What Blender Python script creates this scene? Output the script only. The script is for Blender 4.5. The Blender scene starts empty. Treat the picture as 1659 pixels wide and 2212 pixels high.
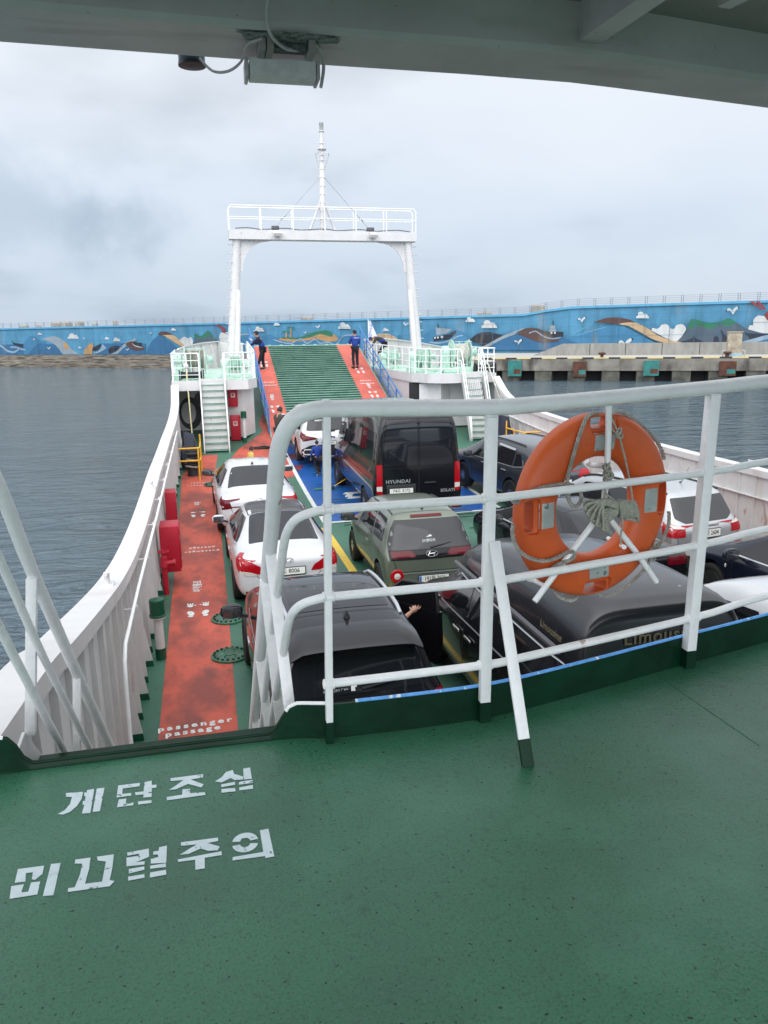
import bpy, bmesh, math, random
from mathutils import Vector, Matrix, Euler
from mathutils.bvhtree import BVHTree
from mathutils.geometry import delaunay_2d_cdt
from mathutils.noise import noise as pnoise
random.seed(7)
R = math.radians
scene = bpy.context.scene
COL = scene.collection

# ------------------------------------------------------------------ camera
F_, W_, H_ = 1650.0, 1659.0, 2212.0        # focal length and frame in the units of the working view
PITCH, ROLL, YAW, CZ = R(13.1), R(0.8), R(13.3), 4.5
fw = Vector((math.sin(YAW)*math.cos(PITCH), math.cos(YAW)*math.cos(PITCH), -math.sin(PITCH)))
r0 = Vector((math.cos(YAW), -math.sin(YAW), 0))
u0 = r0.cross(fw)
rt = r0*math.cos(ROLL) - u0*math.sin(ROLL)
up = u0*math.cos(ROLL) + r0*math.sin(ROLL)
cam_d = bpy.data.cameras.new('camera')
cam = bpy.data.objects.new('camera', cam_d)
COL.objects.link(cam)
M3 = Matrix((rt, up, -fw)).transposed()
cam.matrix_world = Matrix.Translation((0, 0, CZ)) @ M3.to_4x4()
cam_d.sensor_fit = 'HORIZONTAL'
cam_d.sensor_width = 36
cam_d.lens = 36*F_/W_
cam_d.clip_start = 0.05
cam_d.clip_end = 9000
scene.camera = cam

# ------------------------------------------------------------------ sky and sun (overcast)
world = bpy.data.worlds.new('World')
scene.world = world
world.use_nodes = True
nt = world.node_tree
nt.nodes.clear()
def N(tree, t, **kw):
    n = tree.nodes.new(t)
    for k, v in kw.items():
        setattr(n, k, v)
    return n
SUN_EL, SUN_ROT = R(30), R(196)
LOBE = 1.75
sky = N(nt, 'ShaderNodeTexSky', sky_type='NISHITA', sun_disc=False, sun_elevation=SUN_EL, sun_rotation=SUN_ROT)
bg1 = N(nt, 'ShaderNodeBackground'); bg1.inputs[1].default_value = 0.09
nt.links.new(sky.outputs[0], bg1.inputs[0])
tc = N(nt, 'ShaderNodeTexCoord')
sep = N(nt, 'ShaderNodeSeparateXYZ'); nt.links.new(tc.outputs['Generated'], sep.inputs[0])
def mth(op, a, b=None, tree=nt):
    n = N(tree, 'ShaderNodeMath', operation=op)
    for i, v in enumerate((a, b)):
        if v is None: continue
        if isinstance(v, (int, float)): n.inputs[i].default_value = v
        else: tree.links.new(v, n.inputs[i])
    return n.outputs[0]
zc = mth('ADD', mth('MAXIMUM', sep.outputs[2], 0.0), 0.26)
comb = N(nt, 'ShaderNodeCombineXYZ')
nt.links.new(mth('DIVIDE', sep.outputs[0], zc), comb.inputs[0])
nt.links.new(mth('DIVIDE', sep.outputs[1], zc), comb.inputs[1])
comb.inputs[2].default_value = 3.7
n1 = N(nt, 'ShaderNodeTexNoise'); n1.inputs['Scale'].default_value = 0.50; n1.inputs['Detail'].default_value = 7; n1.inputs['Roughness'].default_value = 0.5; n1.inputs['Distortion'].default_value = 0.25
nt.links.new(comb.outputs[0], n1.inputs['Vector'])
n2 = N(nt, 'ShaderNodeTexNoise'); n2.inputs['Scale'].default_value = 1.5; n2.inputs['Detail'].default_value = 5; n2.inputs['Roughness'].default_value = 0.5
nt.links.new(comb.outputs[0], n2.inputs['Vector'])
mixn = mth('ADD', mth('MULTIPLY', n1.outputs['Fac'], 0.75), mth('MULTIPLY', n2.outputs['Fac'], 0.25))
cr = N(nt, 'ShaderNodeValToRGB')
cr.color_ramp.elements[0].position = 0.38; cr.color_ramp.elements[0].color = (0.64, 0.69, 0.75, 1)
cr.color_ramp.elements[1].position = 0.62; cr.color_ramp.elements[1].color = (1.06, 1.07, 1.09, 1)
e = cr.color_ramp.elements.new(0.49); e.color = (0.95, 0.985, 1.04, 1)
nt.links.new(mixn, cr.inputs[0])
# the horizon band is a little darker and bluer, the zenith brighter
hr = N(nt, 'ShaderNodeValToRGB')
hr.color_ramp.elements[0].position = 0.0; hr.color_ramp.elements[0].color = (0.60, 0.69, 0.79, 1)
hr.color_ramp.elements[1].position = 1.0; hr.color_ramp.elements[1].color = (1.32, 1.30, 1.28, 1)
e = hr.color_ramp.elements.new(0.16); e.color = (0.80, 0.86, 0.93, 1)
e = hr.color_ramp.elements.new(0.38); e.color = (1.02, 1.02, 1.01, 1)
nt.links.new(sep.outputs[2], hr.inputs[0])
mc = N(nt, 'ShaderNodeMix', data_type='RGBA', blend_type='MULTIPLY'); mc.inputs[0].default_value = 1
nt.links.new(cr.outputs[0], mc.inputs[6]); nt.links.new(hr.outputs[0], mc.inputs[7])
# a darker bank of cloud low in the sky off the port bow, and two fainter ones
last = mc.outputs[2]
M3_ = M3
for (cx_, cy_, rad, amt) in ((60, 440, .16, .50), (265, 475, .09, .36), (540, 445, .05, .14), (1500, 480, .12, .07), (1000, 610, .16, .04), (300, 620, .15, .06)):
    dd_ = (fw + rt*((cx_-W_/2)/F_) - up*((cy_-H_/2)/F_)).normalized()
    sb = N(nt, 'ShaderNodeVectorMath', operation='SUBTRACT'); sb.inputs[1].default_value = dd_; nt.links.new(tc.outputs['Generated'], sb.inputs[0])
    ml = N(nt, 'ShaderNodeVectorMath', operation='MULTIPLY'); ml.inputs[1].default_value = (1, 1, 2.3); nt.links.new(sb.outputs[0], ml.inputs[0])
    ln = N(nt, 'ShaderNodeVectorMath', operation='LENGTH'); nt.links.new(ml.outputs[0], ln.inputs[0])
    nz = N(nt, 'ShaderNodeTexNoise'); nz.inputs['Scale'].default_value = 9; nz.inputs['Detail'].default_value = 7; nz.inputs['Roughness'].default_value = 0.55; nt.links.new(tc.outputs['Generated'], nz.inputs['Vector'])
    mr_ = N(nt, 'ShaderNodeMapRange', interpolation_type='SMOOTHSTEP'); mr_.inputs['From Min'].default_value = rad*1.15; mr_.inputs['From Max'].default_value = rad*.25; mr_.inputs['To Max'].default_value = amt
    nt.links.new(mth('ADD', ln.outputs['Value'], mth('MULTIPLY', mth('SUBTRACT', nz.outputs['Fac'], 0.5), rad*2.2)), mr_.inputs['Value'])
    mx_ = N(nt, 'ShaderNodeMix', data_type='RGBA', blend_type='MULTIPLY'); mx_.inputs[7].default_value = (.53, .62, .69, 1)
    nt.links.new(mr_.outputs[0], mx_.inputs[0]); nt.links.new(last, mx_.inputs[6]); last = mx_.outputs[2]
# added bright sky lobe round the hidden sun, out of view, lifting the foreground
sdir = Vector((math.sin(SUN_ROT)*math.cos(SUN_EL), math.cos(SUN_ROT)*math.cos(SUN_EL), math.sin(SUN_EL)))
vd = N(nt, 'ShaderNodeVectorMath', operation='DOT_PRODUCT'); vd.inputs[1].default_value = sdir
nt.links.new(tc.outputs['Generated'], vd.inputs[0])
lob = mth('POWER', mth('MAXIMUM', mth('ADD', mth('MULTIPLY', vd.outputs['Value'], 0.5), 0.5), 0.0), 2.6)
bg2 = N(nt, 'ShaderNodeBackground'); nt.links.new(mth('ADD', mth('MULTIPLY', lob, LOBE), 0.98), bg2.inputs[1])
nt.links.new(last, bg2.inputs[0])
ms = N(nt, 'ShaderNodeMixShader'); ms.inputs[0].default_value = 0.93
nt.links.new(bg1.outputs[0], ms.inputs[1]); nt.links.new(bg2.outputs[0], ms.inputs[2])
wo = N(nt, 'ShaderNodeOutputWorld'); nt.links.new(ms.outputs[0], wo.inputs[0])

sd = bpy.data.lights.new('sun', 'SUN'); sd.energy = 0.7; sd.angle = R(60); sd.color = (1, 0.97, 0.93)
sun = bpy.data.objects.new('sun', sd); COL.objects.link(sun)
sun.rotation_euler = Euler((R(90)-SUN_EL, 0, -SUN_ROT + math.pi), 'XYZ')

scene.view_settings.view_transform = 'Standard'
scene.view_settings.look = 'None'
scene.view_settings.exposure = 0.0
scene.view_settings.gamma = 1.0
scene.render.engine = 'CYCLES'
scene.cycles.max_bounces = 8

# ------------------------------------------------------------------ pixel -> place helpers (used only to read positions off the photo)
CAMP = Vector((0, 0, CZ))
def ray(x, y): return fw + rt*((x-W_/2)/F_) - up*((y-H_/2)/F_)
def onz(x, y, z): d = ray(x, y); return CAMP + d*((z-CZ)/d.z)
def ony(x, y, Y): d = ray(x, y); return CAMP + d*(Y/d.y)
def onx(x, y, X): d = ray(x, y); return CAMP + d*(X/d.x)
def zd(Y): return 0.0052*max(0.0, Y-17)**2          # sheer of the car deck
def ondeck(x, y, h=0.0):
    d = ray(x, y); lo, hi = 0.5, 60
    for i in range(50):
        t = (lo+hi)/2; p = CAMP + d*t
        if p.z-h > zd(p.y): lo = t
        else: hi = t
    return p

# ------------------------------------------------------------------ materials
MATS = {}
def mat(name, col, rough=0.5, metal=0.0, var=0.0, vscale=3.0, bump=0.0, bscale=40.0, col2=None, coat=0.0, ior=1.45, spec=None, vdet=5, vlo=0.35, vhi=0.65, rvar=0.0, stretch=None, world_co=False):
    if name in MATS: return MATS[name]
    m = bpy.data.materials.new(name); m.use_nodes = True
    t = m.node_tree; b = t.nodes['Principled BSDF']
    b.inputs['Base Color'].default_value = (*col, 1)
    b.inputs['Roughness'].default_value = rough
    b.inputs['Metallic'].default_value = metal
    b.inputs['IOR'].default_value = ior
    if coat: b.inputs['Coat Weight'].default_value = coat; b.inputs['Coat Roughness'].default_value = 0.04
    co = None
    if var or bump or col2 or rvar:
        c = N(t, 'ShaderNodeTexCoord')
        if stretch:
            mp = N(t, 'ShaderNodeMapping'); mp.inputs['Scale'].default_value = stretch
            t.links.new(c.outputs['Object'], mp.inputs[0]); co = mp.outputs[0]
        else: co = c.outputs['Object']
        co_raw = c.outputs['Object']
    if var or col2:
        n = N(t, 'ShaderNodeTexNoise'); n.inputs['Scale'].default_value = vscale; n.inputs['Detail'].default_value = vdet; n.inputs['Roughness'].default_value = 0.6
        t.links.new(co, n.inputs['Vector'])
        r = N(t, 'ShaderNodeValToRGB')
        r.color_ramp.elements[0].position = vlo; r.color_ramp.elements[1].position = vhi
        c1 = col2 if col2 else tuple(max(0, v*(1-var)) for v in col)
        c2 = col if col2 else tuple(min(1, v*(1+var)) for v in col)
        r.color_ramp.elements[0].color = (*c1, 1); r.color_ramp.elements[1].color = (*c2, 1)
        t.links.new(n.outputs['Fac'], r.inputs[0]); t.links.new(r.outputs[0], b.inputs['Base Color'])
        if rvar:
            mr = N(t, 'ShaderNodeMapRange'); mr.inputs['To Min'].default_value = rough-rvar; mr.inputs['To Max'].default_value = rough+rvar
            mr.inputs['From Min'].default_value = 0.3; mr.inputs['From Max'].default_value = 0.7
            t.links.new(n.outputs['Fac'], mr.inputs['Value']); t.links.new(mr.outputs[0], b.inputs['Roughness'])
    if bump:
        n = N(t, 'ShaderNodeTexNoise'); n.inputs['Scale'].default_value = bscale; n.inputs['Detail'].default_value = 4
        t.links.new(co_raw, n.inputs['Vector'])
        bp = N(t, 'ShaderNodeBump'); bp.inputs['Strength'].default_value = bump; bp.inputs['Distance'].default_value = 0.01
        t.links.new(n.outputs['Fac'], bp.inputs['Height']); t.links.new(bp.outputs[0], b.inputs['Normal'])
    MATS[name] = m
    return m

def add_speckle(m, col, scale, thr, soft=0.03, detail=2, axis_scale=None, amount=1.0):
    """dirt, chips or rust with an outline of their own, laid over the base colour"""
    t = m.node_tree; b = t.nodes['Principled BSDF']; inp = b.inputs['Base Color']
    mix = N(t, 'ShaderNodeMix', data_type='RGBA')
    if inp.is_linked:
        src = inp.links[0].from_socket; t.links.new(src, mix.inputs[6])
    else: mix.inputs[6].default_value = inp.default_value
    mix.inputs[7].default_value = (*col, 1)
    c = N(t, 'ShaderNodeTexCoord'); mp = N(t, 'ShaderNodeMapping')
    mp.inputs['Scale'].default_value = axis_scale or (1, 1, 1)
    t.links.new(c.outputs['Object'], mp.inputs[0])
    n = N(t, 'ShaderNodeTexNoise'); n.inputs['Scale'].default_value = scale; n.inputs['Detail'].default_value = detail
    t.links.new(mp.outputs[0], n.inputs['Vector'])
    mr = N(t, 'ShaderNodeMapRange'); mr.inputs['From Min'].default_value = thr; mr.inputs['From Max'].default_value = thr+soft
    mr.inputs['To Max'].default_value = amount
    t.links.new(n.outputs['Fac'], mr.inputs['Value']); t.links.new(mr.outputs[0], mix.inputs[0])
    t.links.new(mix.outputs[2], inp)
    return m

WHITE = mat('white_ship_paint', (0.63, 0.62, 0.615), 0.42, var=0.05, vscale=2.5, bump=0.12, bscale=14)
add_speckle(WHITE, (0.46, 0.40, 0.36), 1.4, 0.58, 0.2, 7, (1, 1, .18), 0.5)
add_speckle(WHITE, (0.30, 0.15, 0.08), 3.0, 0.70, 0.03, 7, (1, 1, .3), 0.6)
RAILW = mat('white_rail_paint', (0.86, 0.87, 0.865), 0.30, var=0.03, vscale=9, bump=0.55, bscale=30, vdet=6)
add_speckle(RAILW, (0.30, 0.15, 0.07), 7, 0.70, 0.02, 7, (1, 1, .6), 0.65)
add_speckle(RAILW, (0.50, 0.48, 0.44), 40, 0.72, 0.04, 3, None, 0.35)
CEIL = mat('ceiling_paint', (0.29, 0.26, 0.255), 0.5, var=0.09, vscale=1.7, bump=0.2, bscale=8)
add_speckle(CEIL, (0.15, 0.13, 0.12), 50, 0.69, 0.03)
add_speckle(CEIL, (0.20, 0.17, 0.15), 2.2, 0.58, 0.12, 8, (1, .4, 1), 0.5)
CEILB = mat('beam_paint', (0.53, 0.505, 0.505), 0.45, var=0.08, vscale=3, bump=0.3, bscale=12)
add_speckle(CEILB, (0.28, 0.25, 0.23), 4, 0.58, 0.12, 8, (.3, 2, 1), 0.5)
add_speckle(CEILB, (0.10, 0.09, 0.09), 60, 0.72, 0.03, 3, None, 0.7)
DECKG = mat('green_deck_paint', (0.065, 0.175, 0.12), 0.45, col2=(0.04, 0.125, 0.085), vscale=0.9, bump=0.2, bscale=60, rvar=0.1)
add_speckle(DECKG, (0.06, 0.05, 0.04), 9, 0.62, 0.06, 6, None, 0.6)
RED = mat('red_walkway_paint', (0.56, 0.105, 0.066), 0.6, col2=(0.27, 0.065, 0.05), vscale=1.5, vlo=0.38, vhi=0.56, vdet=8, bump=0.3, bscale=50, stretch=(1.0, 0.6, 1))
add_speckle(RED, (0.13, 0.06, 0.05), 2.6, 0.57, 0.16, 9, (1, .6, 1), 0.6)
add_speckle(RED, (0.30, 0.075, 0.055), 9, 0.55, 0.12, 8, (1, .5, 1), 0.5)
add_speckle(RED, (0.10, 0.05, 0.045), 45, 0.64, 0.05, 4, None, 0.5)
BLUE = mat('blue_deck_paint', (0.012, 0.11, 0.42), 0.33, col2=(0.014, 0.09, 0.32), vscale=2.0, bump=0.3, bscale=30)
add_speckle(BLUE, (0.03, 0.06, 0.12), 5, 0.62, 0.06, 6, None, 0.7)
LINEW = mat('white_line_paint', (0.70, 0.72, 0.70), 0.5, var=0.1, vscale=12)
add_speckle(LINEW, (0.25, 0.30, 0.28), 22, 0.62, 0.04, 4)
LINEY = mat('yellow_line_paint', (0.75, 0.52, 0.07), 0.5, var=0.1, vscale=12)
YEL = mat('yellow_rail_paint', (0.78, 0.42, 0.03), 0.4, var=0.1, vscale=10)
MINT = mat('mint_machinery_paint', (0.48, 0.66, 0.565), 0.4, var=0.12, vscale=4, bump=0.1, bscale=20)
add_speckle(MINT, (0.22, 0.12, 0.06), 7, 0.64, 0.05, 6, None, 0.8)
DKGREEN = mat('dark_green_paint', (0.0015, 0.024, 0.011), 0.45, ior=1.30, var=0.3, vscale=5, bump=0.35, bscale=16)
REDBOX = mat('fire_red_paint', (0.42, 0.012, 0.03), 0.4, var=0.06, vscale=4)
BLACK = mat('black_rubber', (0.018, 0.018, 0.02), 0.65, var=0.3, vscale=8, bump=0.2)
CAPG = mat('cap_green_paint', (0.008, 0.085, 0.045), 0.35, var=0.2, vscale=6)
DARK = mat('dark_liner_and_shade', (0.02, 0.02, 0.022), 0.8)  # near-black for wheel-arch liners and for shade painted into openings
BLUEP = mat('blue_trim_paint', (0.12, 0.36, 0.78), 0.4, var=0.15, vscale=30)
add_speckle(BLUEP, (0.7, 0.75, 0.8), 25, 0.66, 0.03)
BLUERAIL = mat('blue_rail_paint', (0.035, 0.17, 0.46), 0.4, var=0.15, vscale=6)
ROPE = mat('grey_rope', (0.34, 0.325, 0.29), 0.9, var=0.25, vscale=40, bump=0.3, bscale=200)
ROPEW = mat('pale_mooring_rope', (0.55, 0.53, 0.48), 0.9, var=0.3, vscale=14, bump=0.5, bscale=60)
STEEL = mat('galvanised_steel', (0.45, 0.46, 0.47), 0.4, 0.6, var=0.1, vscale=10)
CHROME = mat('chrome', (0.8, 0.8, 0.82), 0.12, 1.0)

# ------------------------------------------------------------------ mesh builder
def frame_from(d, hint=Vector((0, 0, 1))):
    d = d.normalized()
    if abs(d.dot(hint)) > 0.98: hint = Vector((0, 1, 0)) if abs(d.y) < 0.9 else Vector((1, 0, 0))
    a = d.cross(hint).normalized(); b = a.cross(d).normalized()
    return a, b

class MB:
    def __init__(s): s.v = []; s.f = []; s.m = []; s.mi = 0
    def add(s, vs, fs, mi=None):
        o = len(s.v); s.v += [tuple(v) for v in vs]
        s.f += [tuple(i+o for i in f) for f in fs]; s.m += [s.mi if mi is None else mi]*len(fs)
        return s
    def box(s, c, d, rot=None, bev=0.0, mi=None):
        c = Vector(c); hx, hy, hz = [q/2 for q in d]
        rm = rot if rot is not None else Matrix.Identity(3)
        if isinstance(rm, (int, float)): rm = Matrix.Rotation(rm, 3, 'Z')
        if bev <= 0:
            vs = [c + rm @ Vector((x*hx, y*hy, z*hz)) for x in (-1, 1) for y in (-1, 1) for z in (-1, 1)]
            fs = [(0,1,3,2), (4,6,7,5), (0,4,5,1), (2,3,7,6), (0,2,6,4), (1,5,7,3)]
            return s.add(vs, fs, mi)
        bm = bmesh.new(); bmesh.ops.create_cube(bm, size=1)
        for v in bm.verts: v.co = Vector((v.co.x*2*hx, v.co.y*2*hy, v.co.z*2*hz))
        bmesh.ops.bevel(bm, geom=list(bm.edges), offset=bev, segments=2, affect='EDGES', profile=0.5)
        bm.verts.index_update()
        vs = [c + rm @ v.co for v in bm.verts]; fs = [[v.index for v in f.verts] for f in bm.faces]
        bm.free(); return s.add(vs, fs, mi)
    def tube(s, pts, r, n=10, closed=False, mi=None, cap=True):
        pts = [Vector(p) for p in pts]; k = len(pts)
        rs = r if isinstance(r, (list, tuple)) else [r]*k
        vs = []; fs = []; pa = None
        for i, p in enumerate(pts):
            if closed: d = pts[(i+1) % k] - pts[i-1]
            elif i == 0: d = pts[1]-pts[0]
            elif i == k-1: d = pts[-1]-pts[-2]
            else: d = (pts[i+1]-p).normalized() + (p-pts[i-1]).normalized()
            if d.length < 1e-9: d = Vector((0, 0, 1))
            d.normalize()
            if pa is None: a, b = frame_from(d)
            else:
                a = pa - d*pa.dot(d)
                if a.length < 1e-6: a, _ = frame_from(d)
                a.normalize(); b = a.cross(d).normalized()
            pa = a
            for j in range(n):
                t = 2*math.pi*j/n; vs.append(p + (a*math.cos(t)+b*math.sin(t))*rs[i])
        segs = k if closed else k-1
        for i in range(segs):
            for j in range(n):
                i2 = (i+1) % k
                fs.append((i*n+j, i*n+(j+1) % n, i2*n+(j+1) % n, i2*n+j))
        if cap and not closed:
            fs.append(tuple(range(n))); fs.append(tuple((k-1)*n+j for j in range(n))[::-1])
        return s.add(vs, fs, mi)
    def bar(s, p, q, w, h, hint=(0, 0, 1), mi=None, bev=0):
        p = Vector(p); q = Vector(q); d = q-p; a, b = frame_from(d, Vector(hint))
        m3 = Matrix((a, d.normalized(), b)).transposed()
        return s.box((p+q)/2, (w, d.length, h), m3, bev, mi)
    def lathe(s, prof, c=(0, 0, 0), axis=(0, 0, 1), n=24, mi=None, sx=1.0):
        c = Vector(c); ax = Vector(axis).normalized(); a, b = frame_from(ax, Vector((0, 1, 0)) if abs(ax.z) > .9 else Vector((0, 0, 1)))
        vs = []; fs = []; k = len(prof)
        for r, h in prof:
            for j in range(n):
                t = 2*math.pi*j/n; vs.append(c + ax*h + (a*math.cos(t)*sx + b*math.sin(t))*r)
        for i in range(k-1):
            for j in range(n): fs.append((i*n+j, i*n+(j+1) % n, (i+1)*n+(j+1) % n, (i+1)*n+j))
        if prof[0][0] > 1e-6: fs.append(tuple(range(n))[::-1])
        if prof[-1][0] > 1e-6: fs.append(tuple((k-1)*n+j for j in range(n)))
        return s.add(vs, fs, mi)
    def prism(s, poly, vec, mi=None):
        vec = Vector(vec); n = len(poly); p = [Vector(q) for q in poly]
        vs = p + [q+vec for q in p]
        fs = [tuple(range(n))[::-1], tuple(range(n, 2*n))] + [(i, (i+1) % n, n+(i+1) % n, n+i) for i in range(n)]
        return s.add(vs, fs, mi)
    def grid(s, rows, mi=None, flip=False):
        m = len(rows[0]); vs = [v for r in rows for v in r]; fs = []
        for i in range(len(rows)-1):
            for j in range(m-1):
                q = (i*m+j, i*m+j+1, (i+1)*m+j+1, (i+1)*m+j); fs.append(q[::-1] if flip else q)
        return s.add(vs, fs, mi)
    def build(s, name, mats, parent=None, smooth=35, recalc=True):
        me = bpy.data.meshes.new(name); me.from_pydata(s.v, [], s.f)
        if not isinstance(mats, (list, tuple)): mats = [mats]
        for m in mats: me.materials.append(m)
        me.polygons.foreach_set('material_index', s.m)
        if recalc:
            bm = bmesh.new(); bm.from_mesh(me); bmesh.ops.delete(bm, geom=[v for v in bm.verts if not v.link_faces], context='VERTS'); bmesh.ops.recalc_face_normals(bm, faces=bm.faces); bm.to_mesh(me); bm.free()
        me.update()
        if smooth:
            me.polygons.foreach_set('use_smooth', [True]*len(me.polygons)); me.set_sharp_from_angle(angle=R(smooth))
        o = bpy.data.objects.new(name, me); COL.objects.link(o)
        if parent is not None: o.parent = parent
        return o

def tag(o, label=None, cat=None, group=None, kind=None):
    if label: o['label'] = label
    if cat: o['category'] = cat
    if group: o['group'] = group
    if kind: o['kind'] = kind
    return o
def empty(name, loc=(0, 0, 0), rz=0.0, label=None, cat=None, group=None, kind=None):
    o = bpy.data.objects.new(name, None); COL.objects.link(o); o.location = loc; o.rotation_euler = (0, 0, rz)
    o.empty_display_size = 0.2
    return tag(o, label, cat, group, kind)
def copy_tree(o, parent=None):
    c = o.copy(); COL.objects.link(c)
    if parent is not None: c.parent = parent
    for ch in list(o.children): copy_tree(ch, c)
    return c
def smooth_path(pts, n=6, closed=False):
    """Catmull-Rom through the points"""
    P = [Vector(p) for p in pts]; out = []; k = len(P)
    rng = range(k) if closed else range(k-1)
    for i in rng:
        if closed: a, b, c, d = P[i-1], P[i], P[(i+1) % k], P[(i+2) % k]
        else: a = P[max(i-1, 0)]; b = P[i]; c = P[i+1]; d = P[min(i+2, k-1)]
        for j in range(n):
            t = j/n
            out.append(0.5*((2*b)+(c-a)*t+(2*a-5*b+4*c-d)*t*t+(3*b-a-3*c+d)*t**3))
    if not closed: out.append(P[-1].copy())
    return out
def lerp_tab(tab, x):
    if x <= tab[0][0]: return tab[0][1]
    for (a, b), (c, d) in zip(tab, tab[1:]):
        if x <= c: t = (x-a)/(c-a); return b+(d-b)*t
    return tab[-1][1]
def text_mesh(name, body, size, mtx, m, parent=None, depth=0.002, bold=0.0, spacing=1.0, align='CENTER', sx=1.0):
    cu = bpy.data.curves.new(name, 'FONT'); cu.body = body; cu.size = size; cu.extrude = depth/2; cu.offset = bold
    cu.align_x = align; cu.align_y = 'CENTER'; cu.space_character = spacing; cu.resolution_u = 3
    to = bpy.data.objects.new(name, cu); COL.objects.link(to)
    dg = bpy.context.evaluated_depsgraph_get(); me = bpy.data.meshes.new_from_object(to.evaluated_get(dg))
    bpy.data.objects.remove(to); bpy.data.curves.remove(cu)
    me.transform(mtx @ Matrix.Diagonal((sx, 1, 1, 1)))
    me.materials.clear(); me.materials.append(m)
    o = bpy.data.objects.new(name, me); COL.objects.link(o); me.name = name
    if parent is not None: o.parent = parent
    return o
def tri_poly(poly, step=None):
    """2D polygon -> verts, tris (with interior points when step given)"""
    pts = [Vector((p[0], p[1])) for p in poly]; n = len(pts)
    edges = [(i, (i+1) % n) for i in range(n)]
    if step:
        dense = []
        for i in range(n):
            a, b = pts[i], pts[(i+1) % n]; k = max(1, int((b-a).length/step))
            dense += [a+(b-a)*(j/k) for j in range(k)]
        pts = dense; n = len(pts); edges = [(i, (i+1) % n) for i in range(n)]
        x0 = min(p.x for p in pts); x1 = max(p.x for p in pts); y0 = min(p.y for p in pts); y1 = max(p.y for p in pts)
        ring = pts[:]
        def inside(q):
            c = False
            for i in range(n):
                a, b = ring[i], ring[(i+1) % n]
                if (a.y > q.y) != (b.y > q.y) and q.x < (b.x-a.x)*(q.y-a.y)/(b.y-a.y)+a.x: c = not c
            return c
        yy = y0+step/2
        while yy < y1:
            xx = x0+step/2
            while xx < x1:
                q = Vector((xx, yy))
                if inside(q) and min((q-r_).length for r_ in ring) > step*0.4: pts.append(q)
                xx += step
            yy += step
    v, e_, f, _, _, _ = delaunay_2d_cdt(pts, edges, [tuple(range(n))], 1, 1e-6)
    return [tuple(p) for p in v], [tuple(t) for t in f]
def round_poly(poly, r, k=4):
    out = []; n = len(poly)
    for i in range(n):
        p0 = Vector(poly[i-1][:2]); p = Vector(poly[i][:2]); p1 = Vector(poly[(i+1) % n][:2])
        rr = poly[i][2] if len(poly[i]) > 2 else r
        d0 = (p0-p); d1 = (p1-p); l = min(rr, d0.length*0.45, d1.length*0.45)
        a = p+d0.normalized()*l; b = p+d1.normalized()*l
        for j in range(k+1):
            t = j/k; out.append(tuple((a*(1-t)**2 + p*2*t*(1-t) + b*t*t)))
    return out
# ================================================================== SEA
WZ = -1.25
m = mat('sea_water', (0.062, 0.105, 0.132), 0.06, ior=1.60)
t = m.node_tree; b = t.nodes['Principled BSDF']
c = N(t, 'ShaderNodeTexCoord')
def water_noise(sc, det, vec, dist=0.0, rough=0.55):
    mp = N(t, 'ShaderNodeMapping'); mp.inputs['Scale'].default_value = vec; mp.inputs['Rotation'].default_value = (0, 0, R(-24))
    t.links.new(c.outputs['Object'], mp.inputs[0])
    n = N(t, 'ShaderNodeTexNoise'); n.inputs['Scale'].default_value = sc; n.inputs['Detail'].default_value = det; n.inputs['Distortion'].default_value = dist; n.inputs['Roughness'].default_value = rough
    t.links.new(mp.outputs[0], n.inputs['Vector']); return n.outputs['Fac']
wa = water_noise(0.55, 5, (0.55, 1.35, 1), 0.8)
wb = water_noise(2.0, 5, (0.6, 1.3, 1), 0.9)
wc = water_noise(0.06, 3, (1, 1.6, 1))
hsum = mth('ADD', mth('MULTIPLY', wa, 1.0, t), mth('MULTIPLY', wb, 0.42, t), t)
bp = N(t, 'ShaderNodeBump'); bp.inputs['Strength'].default_value = 1.0; bp.inputs['Distance'].default_value = 1.0
t.links.new(mth('MULTIPLY', hsum, mth('ADD', mth('MULTIPLY', wc, 1.2, t), 0.35, t), t), bp.inputs['Height']); t.links.new(bp.outputs[0], b.inputs['Normal'])
w = MB(); w.add([(-3000, -400, WZ), (3000, -400, WZ), (3000, 4500, WZ), (-3000, 4500, WZ)], [(0, 1, 2, 3)])
tag(w.build('sea_water', m, smooth=0), kind='structure')

# ================================================================== CAR DECK
XL, XR, XC = -1.05, 11.35, 5.15
def deck_sheet(poly, dz, step=0.8):
    v, f = tri_poly(poly, None)
    # slice along Y so the sheet follows the sheer
    bm = bmesh.new(); vs = [bm.verts.new((x, y, 0)) for x, y in v]
    for q in f: bm.faces.new([vs[i] for i in q])
    ymin = min(p[1] for p in v); ymax = max(p[1] for p in v); yy = math.floor(ymin)+0.5
    while yy < ymax:
        bmesh.ops.bisect_plane(bm, geom=list(bm.verts)+list(bm.edges)+list(bm.faces), plane_co=(0, yy, 0), plane_no=(0, 1, 0)); yy += step
    for q in bm.verts: q.co.z = zd(q.co.y)+dz
    bm.verts.index_update()
    r = ([tuple(q.co) for q in bm.verts], [tuple(q.index for q in f.verts) for f in bm.faces]); bm.free(); return r
cd = MB()
v, f = deck_sheet([(XL, -14), (XR, -14), (XR, 38), (XL, 38)], 0); cd.add(v, f)
tag(cd.build('car_deck', DECKG, smooth=0), kind='structure')
LAY = 0.004
def paint(name, polys, m, dz=LAY, kind='structure'):
    q = MB()
    for p in polys: v, f = deck_sheet(p, dz); q.add(v, f)
    return tag(q.build(name, m, smooth=0), kind=kind)
px = lambda x, y: tuple(ondeck(x, y))[:2]
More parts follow.
